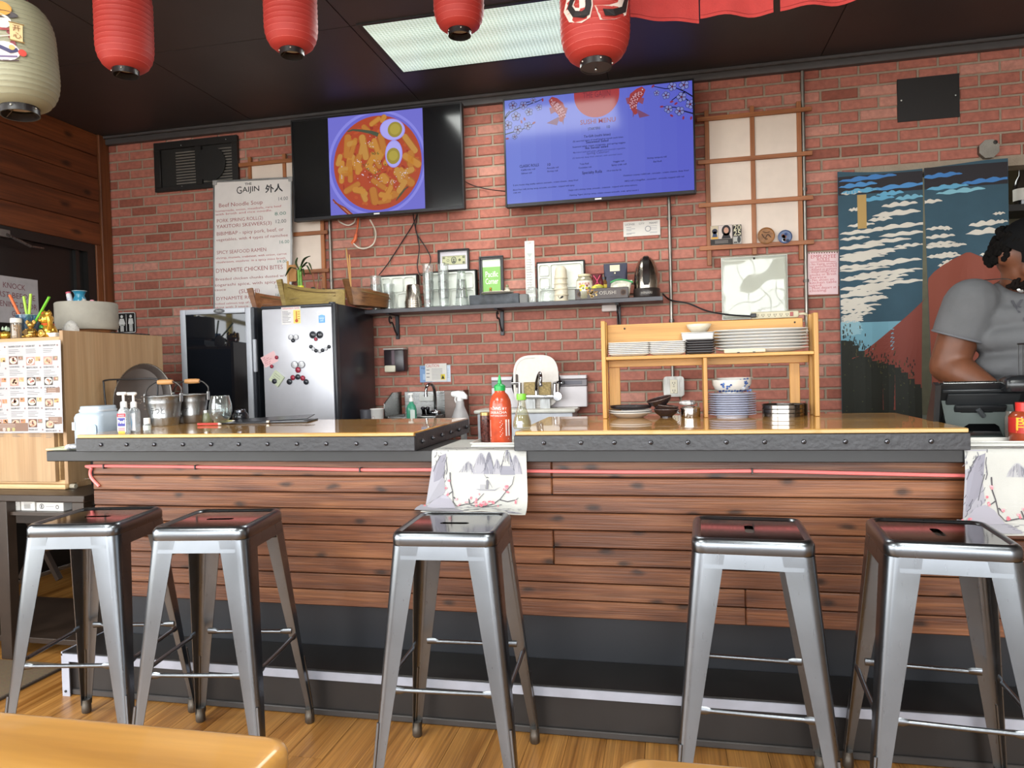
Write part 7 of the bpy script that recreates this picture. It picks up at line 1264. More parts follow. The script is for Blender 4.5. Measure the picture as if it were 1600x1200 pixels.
def paint(t,pos,X0,K,zfun,seed):
    """ink landscape: x in pixels of a 1600x1156 sketch, y turned into length down the cloth"""
    pr=PR(.0005); rn=random.Random(seed); Z=lambda x,y:((x-X0)*K,zfun(y))
    ink=('55535c','6c6a74','828089','9a979d','a5a3a4')
    def wash(pts,col,l): pr.poly([Z(*p) for p in pts],col,l)
    pr.l=1
    wash([(125,160),(350,160),(300,480),(330,720),(120,900),(125,400)],'98959c',1); wash([(135,480),(250,230),(330,200),(310,420),(250,700),(140,820)],'85828c',2)
    for k in range(70):
        x=rn.uniform(130,340); y=rn.uniform(180,880); L_=rn.uniform(20,90); a=rn.uniform(1.2,1.9); pr.line([Z(x,y),Z(x+L_*math.cos(a)*.5,y+L_*math.sin(a)*.5),Z(x+L_*math.cos(a+.3),y+L_*math.sin(a+.3))],rn.uniform(.001,.0028),rn.choice(ink[:3]),3)
    for pts in ([(140,480),(190,330),(250,230)],[(355,160),(330,300),(345,420),(330,480)],[(320,420),(285,560),(260,700)],[(150,540),(200,580)],[(150,660),(205,690),(170,760)]): pr.line([Z(*p) for p in pts],.0026,'55535a',4)
    for (cx,w0,top,base,c) in ((640,110,300,450,4),(820,120,190,470,3),(930,75,180,470,2),(1040,60,270,470,3),(1180,100,145,480,2),(1290,90,220,470,3)):
        pts=[(cx-w0,base)]+[(cx-w0*math.cos(a)*(1-.35*math.sin(a)),base-(base-top)*math.sin(a)) for a in [PI*i/16 for i in range(17)]]+[(cx+w0,base)]
        mi=getattr(pr,'mi',1)%6; pr.mi=mi+1; wash(pts,ink[c],1+mi*.3)
        for k in range(26):
            x=cx+rn.gauss(0,w0*.4); y0=base-(base-top)*max(0,1-abs(x-cx)/w0)**.6; L_=rn.uniform(40,170); d=(x-cx)/w0*40
            if y0<base-10: pr.line([Z(x,y0+5),Z(x+d*.4,y0+min(L_,base-y0)*.5),Z(x+d,min(base,y0+L_))],rn.uniform(.0008,.002),rn.choice(ink[:3] if c<3 else ink[1:4]),3)
    for k in range(14): y=rn.uniform(560,900); x=rn.uniform(430,1250); pr.line([Z(x,y),Z(x+rn.uniform(60,190),y+rn.uniform(-4,4))],.0009,'b9b6b2',1)
    wash([(150,900),(230,780),(330,740),(420,800),(480,880),(520,940),(150,960)],'9a969f',4); wash([(30,980),(60,900),(420,930),(900,950),(1340,1000),(1400,1040),(40,1040)],'918e94',3)
    for k in range(60):
        x=rn.uniform(60,1340); y=rn.uniform(925,1025); pr.line([Z(x,y),Z(x+rn.uniform(20,80),y+rn.uniform(-8,12))],rn.uniform(.001,.0022),rn.choice(ink[:3]),5)
    wash([(745,665),(1000,670),(1085,635),(1000,688),(800,685)],'8a888c',4); pr.rect(*Z(805,662),*Z(880,605),'9a989a',5); wash([(890,665),(888,560),(905,535),(925,560),(918,665)],'6f6d72',5); pr.line([Z(860,470),Z(885,510)],.0012,'77757a',5); pr.line([Z(928,570),Z(972,645)],.0014,'77757a',5); wash([(880,520),(905,505),(930,520)],'5f5d62',6)
    br=([(385,450),(395,590),(430,700),(460,840),(520,910)],[(455,775),(500,820)],[(430,700),(380,740)],[(520,910),(640,880),(700,885),(780,820),(860,725)],[(690,885),(660,800)],[(700,905),(860,960),(1000,880),(1080,800),(1160,690),(1240,600),(1268,495)],[(1080,810),(1180,830),(1290,800),(1320,775)],[(1160,690),(1130,660)],[(860,960),(1000,930),(1110,880)])
    for b in br: pr.line([Z(*p) for p in b],[.0042-.0028*i/len(b) for i in range(len(b))],'4a4549',6)
    for x,y,s in ((380,560,22),(340,660,20),(370,735,22),(505,800,20),(685,785,20),(645,840,22),(760,820,22),(800,735,16),(765,860,18),(860,860,34),(830,900,34),(900,890,30),(940,850,22),(985,845,28),(1160,630,32),(1130,675,18),(1185,710,20),(1280,830,22),(780,920,28),(850,925,30),(545,885,22),(120,920,20),(180,905,22),(230,935,16),(1070,915,16)):
        for k in range(3): u,v=Z(x+rn.gauss(0,s*.4),y+rn.gauss(0,s*.4)); pr.circ(u,v,s*K*.62,rn.choice(('d98088','cf6a76','e39aa0')),n=9,l=7)
        u,v=Z(x,y); pr.circ(u,v,s*K*.2,'a8404e',n=7,l=8)
    # rocks that continue over the slab
    for k in range(60):
        x=rn.uniform(130,1250); y=rn.uniform(-150,150); pr.line([Z(x,y),Z(x+rn.uniform(30,110),y+rn.uniform(-40,40)),Z(x+rn.uniform(110,180),y+rn.uniform(-60,60))],rn.uniform(.001,.003),rn.choice(ink[:4]),2)
    pr.obj('ink_print',t,fn=lambda x,y,z:pos(x,-z,-y))
x0=at(674.5,690,2.462).x; x1=at(822,690,2.462).x; Wd=x1-x0; KX=Wd/(1440-125)
t,pos,Lh=runner(x0,Wd,'white runner with ink mountains and pink blossom draped between the two bar tops',[(2.461,.946),(2.458,.90),(2.455,.84),(2.447,.79),(2.425,.758),(2.385,.742)],flare=.13)
paint(t,pos,(125+1440)/2,KX,lambda y:-((y-120)/(1030-120))*Lh*.97 if y>120 else (120-y)/900*.25,5)
x0=at(1507,705,2.462).x
t,pos,Lh=runner(x0,Wd*1.05,'white runner with ink rocks and red blossom hanging beyond the bar top under the register',[(2.461,.946),(2.457,.90),(2.455,.84),(2.45,.78),(2.445,.72),(2.435,.69)],flare=.1)
paint(t,pos,(125+1440)/2,KX*1.05,lambda y:-((y-120)/(1030-120))*Lh*.97 if y>120 else (120-y)/900*.25,9)
wt_=m('d6d4cd',.3,v=.03)
def tray(x0,x1,y0,y1,label,z=SL+.0022):
    t=T('white_tray',label,'tray',((x0+x1)/2,(y0+y1)/2,z),0,'white trays on the runners'); hx_,hy=(x1-x0)/2,(y1-y0)/2
    P('base',MB().box(-hx_+.006,hx_-.006,-hy+.006,hy-.006,0,.004),wt_,t); G=[[(a_,b_,z_) for a_,b_ in rr(2*(hx_-i_),2*(hy-i_),.012,3)] for i_,z_ in ((.008,0),(.002,.012),(0,.013),(0,.0155),(.006,.0155),(.010,.004))]; P('rim',MB().loft(G,cap=False),wt_,t,sm=40); return t
xa=TR.location.x; xl5=at(803,690,BF).x
tr1=tray(at(733,684,2.56).x+.0,xl5-.006,2.555,2.80,'white tray holding the red squeeze bottle between the bar tops')
xr5=at(1517,690,BF).x
tr2=tray(xr5+.012,xr5+.34,2.535,2.66,'white tray with sauces on the runner beside the register')
# squeeze bottle
q=atz(783,684,SL+.006); q=V((at(783,684,2.62).x,2.62,SL+.0065))
hb=(at(783,586,2.62).z-q.z); rb=17.3*mpp(783,640,2.62)
t=T('chili_sauce_bottle','red chili sauce squeeze bottle with green nozzle cap on the white tray','bottle',q); s=hb/.235
P('body',MB().lathe([(0,.002),(rb*.9,0),(rb,.006),(rb,.115*s),(rb*1.0,.132*s),(rb*.93,.15*s),(rb*.7,.168*s),(rb*.48,.176*s),(rb*.45,.186*s),(0,.186*s)],28),m('b5482c',.2,v=.3,s=25),t,sm=50)
P('cap',MB().lathe([(0,.182*s),(rb*.5,.182*s),(rb*.52,.198*s),(rb*.36,.203*s),(rb*.2,.206*s),(rb*.13,.222*s),(rb*.07,.235*s),(0,.235*s)],20),m('1f9a4a',.3),t,sm=40)
bt_=MB()
for k in range(5): pass
cap_r=MB()
for k in range(20): a=2*PI*k/20; cap_r.box(-.0008,.0008,-.0008,.0008,.183*s,.197*s); 
pr=PR(); W_='e9dcd4'
pr.rect(-rb*.82,.018*s,rb*.82,.022*s,W_)
for k in range(11): pr.rect(-rb*.8,(.028+k*.0052)*s,rb*(.2+.3*((k*7)%3)/3),(.0305+k*.0052)*s,W_)
pr.rect(rb*.62,.03*s,rb*.9,.085*s,W_); [pr.line([(rb*.66,(.034+k*.005)*s),(rb*.86,(.034+k*.005)*s)],.0012,'b5482c',2) for k in range(9)]
pr.text('TƯƠNG ỚT',0,.118*s,.012,W_,'c',l=2); pr.text('SRIRACHA',0,.105*s,.014,W_,'c',l=2,W=rb*1.5); pr.text('HOT CHILI SAUCE',0,.096*s,.008,W_,'c',l=2,W=rb*1.5)
for pts in ([(-.5,.128),(-.3,.15),(-.1,.145),(0,.16),(.1,.14),(.3,.15),(.2,.125),(-.1,.122)],): pr.poly([(a*rb,b*s) for a,b in pts],W_)
pr.obj('label_print',t,fn=lambda x,y,z:(x,-math.sqrt(max(1e-8,(rb*(1.012 if z<.135*s else .92))**2-x*x))+y,z))
# chili jar
q=V((at(761,683,2.70).x,2.70,SL+.0065)); r_=9.6*mpp(761,660,2.7)*1.05; h_=at(761,644,2.70).z-q.z
t=T('chili_oil_jar','dark chili flake jar with gold lid, half behind the bar corner','jar',q); P('jar',MB().lathe([(0,0),(r_*.95,0),(r_,.004),(r_,h_*.9),(0,h_*.9)],22),m('4a2722',.2,v=.9,s=120),t,sm=40); P('lid',MB().lathe([(0,h_*.9),(r_*1.02,h_*.9),(r_*1.02,h_),(0,h_)],22),m('a88a58',.3,.6),t)
# soy bottle
q=V((at(816,672,2.56).x,2.56,BZT)); s=(at(815,625,2.56).z-q.z)/.13; 
t=T('soy_sauce_bottle','clear pear-shaped soy bottle with lime green cap on the bar corner','bottle',q); P('body',MB().lathe([(0,.002),(.029,.0),(.034,.008),(.033,.025),(.024,.055),(.0155,.08),(.0135,.1),(.0145,.106)],26),glass('e6e6d8',.12,.03),t,sm=60); P('content',MB().lathe([(0,.004),(.031,.008),(.030,.025),(.023,.05),(0,.05)],22),m('8a7a35',.2),t,sm=60); P('cap',MB().lathe([(0,.106),(.0175,.106),(.0185,.11),(.0175,.128),(0,.13)],22),m('77c23c',.35),t,sm=40); pr=PR(); pr.rect(-.012,.006,.008,.03,'b9b8c4'); [pr.line([(-.01,.01+k*.004),(.006,.01+k*.004)],.001,'6a6a80',2) for k in range(5)]; pr.obj('label_print',t,fn=lambda x,y,z:(x,-math.sqrt(.0352**2-x*x)+y,z))
# hot sauce by the register
q=V((at(1607,688,2.58).x,2.59,SL+.0065)); r_=24*mpp(1600,660,2.58); h_=at(1600,629,2.58).z-q.z
t=T('hot_sauce_bottle','hot sauce bottle with red cap and red yellow label beside the register','bottle',q); P('body',MB().lathe([(0,0),(r_*.95,0),(r_,.006),(r_,h_*.66),(r_*.8,h_*.76),(r_*.55,h_*.8),(0,h_*.8)],26),m('8a3a22',.15,v=.2),t,sm=50); P('cap',MB().lathe([(0,h_*.79),(r_*.62,h_*.79),(r_*.62,h_),(0,h_)],22),m('c9302a',.35),t,sm=40); P('label',MB().lathe([(r_*1.004,h_*.26),(r_*1.004,h_*.64)],32),m('b0261f',.4),t)
pr=PR(); pr.text('BUC',-.9*r_,h_*.47,.032,'e8a52a','l',l=2,W=r_*1.4,off=.01); pr.text('HOT',-.9*r_,h_*.33,.032,'e8a52a','l',l=2,W=r_*1.4,off=.01); pr.line([(-.85*r_,h_*.6),(.85*r_,h_*.6)],.004,'e3c9b8'); pr.line([(-.85*r_,h_*.29),(.85*r_,h_*.29)],.003,'e3c24a'); pr.obj('label_print',t,fn=lambda x,y,z:(x,-math.sqrt(max(1e-8,(r_*1.015)**2-x*x))+y,z))
t=T('clear_jar','small clear jar with pale label standing behind the hot sauce','jar',V((at(1583,680,2.72).x,2.72,SL+.0006))); P('jar',MB().lathe([(0,0),(.022,0),(.024,.004),(.024,.08),(.02,.09),(.02,.1)],20),glass('b5a79c',.3,.05),t,sm=50); P('label',MB().box(-.024,-.008,-.026,-.0245,.01,.085,.001),m('a89c8c',.6),t)
# ================================================================ register
rc=at(1515,660,2.77); t=T('cash_register','black tablet cash register on grey angled stand, seen from behind','register',(rc.x+.03,2.77,SL+.0005),R(-4)); t.scale=(.88,1,.97); gk=m('4a524f',.45,v=.06); bk=m('17181a',.35)
P('base',MB().box(-.12,.13,-.02,.12,0,.012,.004),gk,t)
stp=[(-.115,.0),(-.145,.13),(-.10,.13),(-.085,.105),(-.075,.085),(.035,.085),(.045,.105),(.06,.12),(.10,.125),(.125,.0),(.075,.0),(.06,.035),(.045,.045),(-.045,.045),(-.06,.035),(-.075,.0)]
mb=MB(); n=len(stp); tl=.42
A=[(a_,-.02-b_*tl*.4,.0125+b_) for a_,b_ in stp]; B_=[(a_,-.014-b_*tl*.4,.0125+b_) for a_,b_ in stp]
mb.add(A+B_,[tuple(range(n)),tuple(range(2*n-1,n-1,-1))]+[(i,(i+1)%n,(i+1)%n+n,i+n) for i in range(n)]); P('stand_plate',mb,gk,t,sm=0)
tb=P('tablet',MB().box(-.16,.145,-.006,.008,-.115,.115,.006),bk,t,loc=(0,-.01,.115),rot=(R(38),0,0)); P('top_edge',MB().box(-.15,.135,-.004,.006,.1155,.119,.001),steel('a8aaa8',.3),tb); P('back_shell',MB().box(-.13,.12,-.016,-.0065,-.05,.075,.006),m('202224',.4),tb); P('rib',MB().box(-.15,.14,-.012,-.0066,.08,.092,.002),m('2a2c2e',.35),tb); P('hinge',MB().box(-.1,.08,-.03,-.0165,.0,.03,.006),bk,tb); P('cable_clip',MB().tube([(-.02,-.032,.02),(.005,-.036,-.01)],.009,8),m('3a3c3e',.3),tb)
P('side_cheek',MB().prism([(-.06,0),(.05,0),(-.075,.21),(-.11,.2)],-.185,-.165,plane='YZ'),bk,t,sm=0); P('sticker',MB().box(-.188,-.1855,-.03,-.012,.03,.052),m('cfcfcc',.5),t)
P('card_reader',MB().loft([[(a_+.1,b_-.09,z) for a_,b_ in rr(w0,d0,.02,4)] for w0,d0,z in ((.10,.07,.175),(.115,.085,.19),(.11,.08,.215),(.08,.05,.228),(.05,.03,.23))]),m('1c1d1f',.25),t,sm=50); P('reader_light',MB().ell((.125,-.134,.193),(.004,.002,.003),8,4),m('e0e0dc',.4),t)
# wire basket
bx=at(1584,600,2.80).x; zt_=at(1590,538,2.8).z; t=T('wire_basket','tall black wire basket standing behind the hot sauce','basket',(bx+.13,2.86,SL-.0+.0)); h_=zt_-SL; bw_=.13
t.location.z=SL+.0005; t.location.y=2.735
for z in (.004,h_*.5,h_): P('hoop',MB().tube(cr([(a_,b_*.6,z) for a_,b_ in rr(2*bw_,.16,.03,3)]+[(bw_,0+.02,z)],1),.0035 if z>.1 else .003,6),wk,t,sm=60)
for a_,b_ in [(-bw_,y) for y in (-.03,0,.03)]+[(x,-.048) for x in (-.1,-.075,-.05,-.025,0,.025,.05,.075,.1)]+[(x,.048) for x in (-.1,-.05,0,.05,.1)]: P('wire',MB().tube([(a_,b_,.003),(a_,b_,h_)],.0018,5),wk,t)
P('mesh_floor',MB().box(-bw_+.003,bw_-.003,-.045,.045,.002,.006),wk,t)
t=T('black_box','small black box inside the wire basket','box',(bx+.05,2.735,SL+.0075)); P('body',MB().box(-.03,.1,-.03,.03,0,.085,.004),blk,t); P('lid',MB().box(-.032,.102,-.032,.032,.0855,.1,.003),m('26262a',.3),t)
# ================================================================ lanterns and red flags
def atd(px,py,d): return V((0,0,H))+ray(px,py)*d
def lantern(p,r,h,label,col,nr,tilt=0,closed=False,line=None):
    t=T('paper_lantern',label,'lantern',p,0,'paper lanterns',rot=(0,R(tilt),0)); k=nr*4; prof=[]
    for i in range(k+1):
        f=i/k; z=f*h; e=min(f,1-f)*h; er=r*.95
        rad=r if e>=er else r*(.46+.54*math.sqrt(max(0,1-((er-e)/er)**2.3)))
        rad+= .0016*(1 if i%4==0 else (0 if i%4==2 else .3))-.0008; prof.append((rad,z))
    P('shade',MB().lathe(prof,40),m(col,.6,v=.05,s=5),t,sm=80)
    rb_=MB()
    for i in range(2,k-1,4):
        rad,z=prof[i+2 if i+2<=k else k]; rb_.tube([(rad*math.cos(2*PI*j/30)*1.001,rad*math.sin(2*PI*j/30)*1.001,z) for j in range(31)],.0007,3)
    P('rib_wires',rb_,m({'ad3129':'d0655a'}.get(col,'7d7862'),.6),t,sm=0,kind='stuff')
    for z,nm in ((-.022,'bottom_ring'),(h-.004,'top_ring')):
        rb=r*.46; pf=[(rb,0),(rb,.026),(rb*.93,.026),(rb*.93,0),(rb,0)]
        P(nm,MB().lathe(pf,28,(0,0,z)),m('211c1c',.35),t,sm=30)
    if closed: P('bottom_cap',MB().lathe([(0,-.020),(r*.46,-.020)],28),m('262020',.35),t); P('knob',MB().ell((0,0,-.026),(.006,.006,.006),8,5),steel('aaaaaa',.2),t)
    else: P('frame_wire',MB().tube(cr([(-r*.44,0,-.018),(-.01,0,.02),(0,0,.09),(.01,0,.02),(r*.44,0,-.018)],4),.0015,5),m('5a5450',.4,.6),t); P('inner_disc',MB().lathe([(0,.01),(r*.44,.01)],24),m('d9cfc8',.6),t)
    for k in range(5): a=2*PI*k/5+.4-PI/2; P('pin',MB().ell((r*.47*math.cos(a),r*.47*math.sin(a),-.008),(.0035,.0035,.0035),6,4),m('c9c2b4',.3,.8),t)
    top=h+.022; c=ZC-.003-p[2]
    if c>top+.002: P('hanger',MB().tube([(0,0,top-.015),(math.sin(R(-tilt))*(c-top),0,c)],.0022,6),m('2c2826',.5),t)
    return t
red='ad3129'
lantern(tuple(atd(196.5,110,2.9)),.1085,.36,'plain red paper lantern hanging beside the white lantern',red,17)
lantern(tuple(atd(456,79,2.9)),.106,.36,'plain red paper lantern hanging above the tv with the dish',red,17)
lantern(tuple(atd(718,48,3.0)),.106,.31,'plain red paper lantern hanging in front of the ceiling light',red,15)
t=lantern(tuple(atd(931,97,2.55)),.124,.47,'bigger red paper lantern with black brush sign above the sushi menu tv',red,24,closed=True)
pr=PR(.0006); pr.text('お',0,.11,.33,'e3cfc4','c',off=.035,l=1); pr.text('お',0,.11,.33,'211a1a','c',off=-.005,l=3)
va=math.atan2(-t.location.y,-t.location.x)+.12
pr.obj('brush_sign',t,fn=lambda x,y,z:((.1262-y)*math.cos(va+x/.126),(.1262-y)*math.sin(va+x/.126),z))
t=lantern(tuple(atd(30.5,170,2.3)),.122,.335,'white paper lantern with colourful printed figure and small scroll',"918d74",22,tilt=-4.5)
pr=PR(.0006); u0=.012 # generic figure: hat, pale face, robe, scroll
pr.circ(-.02,.262,.03,'c98a3c',ry=.022); pr.circ(-.02,.245,.045,'4a4446',ry=.012,l=2); pr.circ(-.03,.222,.036,'e0dad2',ry=.024,l=1); pr.line([(-.06,.205),(-.02,.198),(.01,.2)],.008,'8a3a3a',2); pr.poly([(-.07,.2),(.006,.196),(.012,.15),(-.07,.15)],'7a3238',1); pr.line([(-.07,.18),(-.03,.174),(0,.18)],.003,'d9b9b0',3)
pr.poly([(.0,.222),(.034,.218),(.03,.165),(-.002,.168)],'d9bd8c',3); pr.line([(-.002,.222),(.038,.219)],.004,'8a6a3a',4); pr.line([(-.004,.166),(.034,.163)],.004,'8a6a3a',4); pr.text('开',.006,.197,.022,'7a4a2a','l',l=5); pr.text('心',.006,.174,.022,'7a4a2a','l',l=5)
pr.circ(-.02,.13,.04,'d9cfd0',ry=.03,l=2); pr.line([(-.06,.135),(-.03,.142),(-.005,.13),(.015,.137)],.012,'3c3a5c',3); pr.line([(-.06,.118),(-.03,.112),(.012,.116)],.006,'6a5a7a',3); pr.circ(.026,.13,.011,'c9473c',l=3); pr.circ(-.0,.142,.008,'c9a86a',l=4); pr.line([(-.06,.104),(-.02,.1),(.015,.104)],.004,'4a3a3a',3)
va=math.atan2(-t.location.y,-t.location.x)-.14
pr.obj('printed_figure',t,fn=lambda x,y,z:((.1245-y)*math.cos(va+(x+u0)/.1245),(.1245-y)*math.sin(va+(x+u0)/.1245),z))
FY=2.72; pa=at(985,28,FY); t=T('red_valance','red cloth valance of separate hanging flags near the ceiling','valance',(at(1170,10,FY).x,FY,ZC-.045)); o=t.location; rc_=m('b83a36',.8,v=.06,s=30,b=.2,bs=200)
P('rod',MB().tube([(pa.x-.03-o.x,0,.008),(pa.x+1.2-o.x,0,.008)],.008,10),blk,t)
for px in (985,): pass
for x_ in (pa.x,pa.x+1.1): P('hook',MB().tube([(x_-o.x,0,.008),(x_-o.x,0,.0445)],.004,6),blk,t)
for px0,px1,yl,yr in ((985,1092.5,29,35.5),(1094.5,1208,27,22),(1220,1341,15.5,1.5),(1343,1460,0,-16)):
    a=at(px0,yl,FY); b=at(px1,yr,FY); G=[]
    for i in range(9):
        f=i/8; row=[]
        for j in range(13):
            g=j/12; x=a.x+(b.x-a.x)*g; zb_=a.z+(b.z-a.z)*g+.004*math.sin(g*7); z=ZC-.037+(zb_-(ZC-.037))*f; row.append((x-o.x,.012*f*math.sin(g*9+px0)+.0,z-o.z))
        G.append(row)
    P('flag',MB().sheet(G,(0,.0012,0)),rc_,t,sm=60)
    P('seam',MB().tube([V(p)+V((0,-.0006,.012)) for p in G[-1]],.0012,5),m('9a2e2c',.8),t)
# ================================================================ curtain in the kitchen opening
QY=4.445; cl=at(1311,420,QY).x; crr=at(1577,420,QY).x; czt=(at(1311,269,QY).z+at(1577,246,QY).z)/2; czb=.74; slx=at(1446,500,QY).x
t=T('doorway_curtain','split cloth curtain with pale clouds over a rust and dark green land','curtain',((cl+crr)/2,QY,czt)); o=t.location
zq=lambda y:at(1446,y,QY).z
def cwave(x,z): 
    f=(czt-z)/(czt-czb); return .010*f*math.sin(x*16+.6)+.006*math.sin(x*31)*f
def slit(z,s): 
    f=max(0,(zq(325)-z)/(zq(325)-czb)); return s*(.004+.022*min(1,f*1.4))
def ctop(x): g=(x-cl)/(crr-cl); return czt-.03*math.sin(PI*min(1,g*1.15))*(1-g*.6)
bgm=m('35505e',.85,v=.05)
for nm,xa,xb,s in (('left_cloth',cl,slx,-1),('right_cloth',slx,crr,1)):
    G=[]
    for i in range(41):
        f=i/40; row=[]
        for j in range(21):
            g=j/20; z0=ctop(xa+(xb-xa)*g); z=z0+(czb-z0)*f; e0=xa if s<0 else slx+slit(z,1); e1=slx+slit(z,-1) if s<0 else xb; x=e0+(e1-e0)*g; row.append((x-o.x,cwave(x,z),z-o.z))
        G.append(row)
    P('curtain_panel',MB().sheet(G,(0,.0012,0)),bgm,t,sm=60)
P('rod',MB().tube([(cl+.01-o.x,.016,-.045),(crr-.01-o.x,.016,-.045)],.008,10),m('3a2a20',.5),t)
for x_ in (cl+.03,crr-.03): P('rod_hook',MB().box(x_-.006-o.x,x_+.006-o.x,.016,.054,-.052,-.038),m('3a2a20',.5),t)
pr=PR(.0007); rn=random.Random(21)
def cp(px,py): p=at(px,py,QY); return (p.x,p.z)
def hs(poly_,s): # keep to one side of the slit
    out=[]
    for (x,z) in poly_:
        out.append((min(x,slx+slit(z,-1)) if s<0 else max(x,slx+slit(z,1)),z))
    return out
def grid(x0f,x1f,z0,z1,col,l,s,nz=14,nx=10):
    for i in range(nz):
        za=z0+(z1-z0)*i/nz; zb_=z0+(z1-z0)*(i+1)/nz
        for j in range(nx):
            def X(z,g):
                a=x0f(z); b=x1f(z); a=max(a,cl+.002) if s<0 else max(a,slx+slit(z,1)+.001); b=min(b,slx+slit(z,-1)-.001) if s<0 else min(b,crr-.002); return a+(max(b,a)-a)*g
            q=[(X(za,j/nx),za),(X(za,(j+1)/nx),za),(X(zb_,(j+1)/nx),zb_),(X(zb_,j/nx),zb_)]
            if q[1][0]-q[0][0]>1e-4 or q[2][0]-q[3][0]>1e-4: pr.poly(q,col,l)
inf=lambda z:9; ninf=lambda z:-9
for s in (-1,1):
    grid(ninf,inf,ctop((cl+slx)/2 if s<0 else (slx+crr)/2)-.012,zq(296),'221d22',1,s,4)
    grid(ninf,inf,zq(500),zq(545),'6f9fb0',1,s,4)
# rust coloured land with a plain rounded outline, dark wood below
def hill(z): # x where the land starts for a height
    f=(z-zq(560))/(zq(425)-zq(560)); return cl+.03+(slx-cl)*1.25*max(0,f)**.8
grid(lambda z:hill(z),inf,zq(585),zq(440),'7e3b30',2,-1,22,12); grid(ninf,inf,zq(640),zq(585),'7e3b30',2,-1,6)
def hill2(z): f=(z-zq(450))/(zq(398)-zq(450)); return slx+(crr-slx)*.5*max(0,f)**2
grid(hill2,lambda z:crr-(crr-slx)*.45*max(0,(z-zq(450))/(zq(398)-zq(450)))**2,zq(620),zq(398),'84402f',2,1,24,12)
def wood_top(x): g=(x-cl)/(crr-cl); return zq(528)+(zq(622)-zq(528))*min(1,max(0,g*1.6-.05))+.02*math.sin(g*22)
for s in (-1,1):
    xa,xb=(cl,slx) if s<0 else (slx,crr)
    for i in range(14):
        a=xa+(xb-xa)*i/14; b=xa+(xb-xa)*(i+1)/14; za,zb2=wood_top(a),wood_top(b)
        grid(lambda z,a=a:a,lambda z,b=b:b,czb+.003,min(za,zb2),'1f2119',3,s,8,1)
for i in range(420):
    x=rn.uniform(cl+.01,crr-.01); s=-1 if x<slx else 1; z=wood_top(x)+rn.gauss(-.01,.045)
    if abs(x-slx)<.05 or z<czb+.02 or z>zq(500): continue
    pr.line([(x,z),(x+rn.gauss(0,.002),z+rn.uniform(.008,.02))],.005,rn.choice(('23241a','2c2a1c','4a4326','191a14')),4)
for i in range(120):
    x=rn.uniform(cl+.01,crr-.01); z=rn.uniform(czb+.03,wood_top(x)-.03)
    if abs(x-slx)<.05: continue
    pr.circ(x,z,.004,rn.choice(('3a3d26','4c4a2c','2f3322')),n=6,l=5)
def cloud(px,py,L_,h,col,l):
    c=cp(px,py); k=mpp(px,py,QY); n=14; up=[]; lo=[]
    for i in range(n+1):
        g=i/n; x=c[0]+(g-.5)*L_*k; e=math.sin(PI*g)**.5; up.append((x,c[1]+h*k*(.35+.65*abs(math.sin(g*11+px)))*e*.8+(x-c[0])*.05)); lo.append((x,c[1]-h*k*.35*e+.003*math.sin(g*17)+(x-c[0])*.05))
    s=-1 if c[0]<slx else 1; poly_=hs(up+lo[::-1],s); poly_=[(min(max(x,cl+.004),crr-.004),z) for x,z in poly_]
    for i in range(n): pr.poly([poly_[i],poly_[i+1],poly_[2*n-i],poly_[2*n+1-i]],col,l)
for px,py,L_,c in ((1355,279,84,'3f78b5'),(1470,275,60,'3f78b5'),(1340,290,56,'4a86bd'),(1405,292,90,'4a86bd'),(1540,283,70,'3f78b5'),(1345,299,60,'5f9fbf'),(1390,303,40,'5f9fbf'),(1480,293,60,'5f9fbf'),(1500,299,70,'7fb3c2'),(1370,311,50,'5f9fbf'),(1420,309,40,'6fa8be')): cloud(px,py,L_,7,c,3)
cr_='cfc7ba'
for px,py,L_,h in ((1330,302,30,5),(1405,320,52,7),(1450,316,40,6),(1335,328,18,5),(1400,334,70,8),(1375,343,36,6),(1405,354,80,7),(1465,357,34,5),(1345,352,40,5),(1480,358,14,4),(1540,350,48,8),(1545,362,66,9),(1560,334,18,4),(1562,347,22,5),(1468,370,44,6),(1345,363,64,6),(1410,366,70,6),(1335,373,44,5),(1385,377,70,6),(1345,386,70,7),(1420,384,44,5),(1560,376,24,6),(1565,398,20,6)): cloud(px,py,L_,h,cr_,3)
for k in range(46):
    y=392+k*2.9; x1=1436 if y<440 else 1436-(y-440)*1.25
    if x1<1345: x1=1345
    px=rn.uniform(1325,max(1330,x1-26)); cloud(px,y,rn.uniform(30,80) if x1>1380 else 34,rn.uniform(4,7),cr_ if y<505 else '8fb5c0',3)
for k in range(16): cloud(rn.uniform(1462,1500),rn.uniform(380,440),rn.uniform(20,46),5,cr_,1)
for k in range(10): cloud(rn.uniform(1540,1570),rn.uniform(390,430),rn.uniform(16,30),5,cr_,1)
a=cp(1339,305); b=cp(1354,357); pr.rect(a[0],b[1],b[0],a[1],'b08f55',5)
pr.obj('printed_scene',t,fn=lambda x,y,z:(x-o.x,cwave(x,z)+y-.0006,z-o.z))
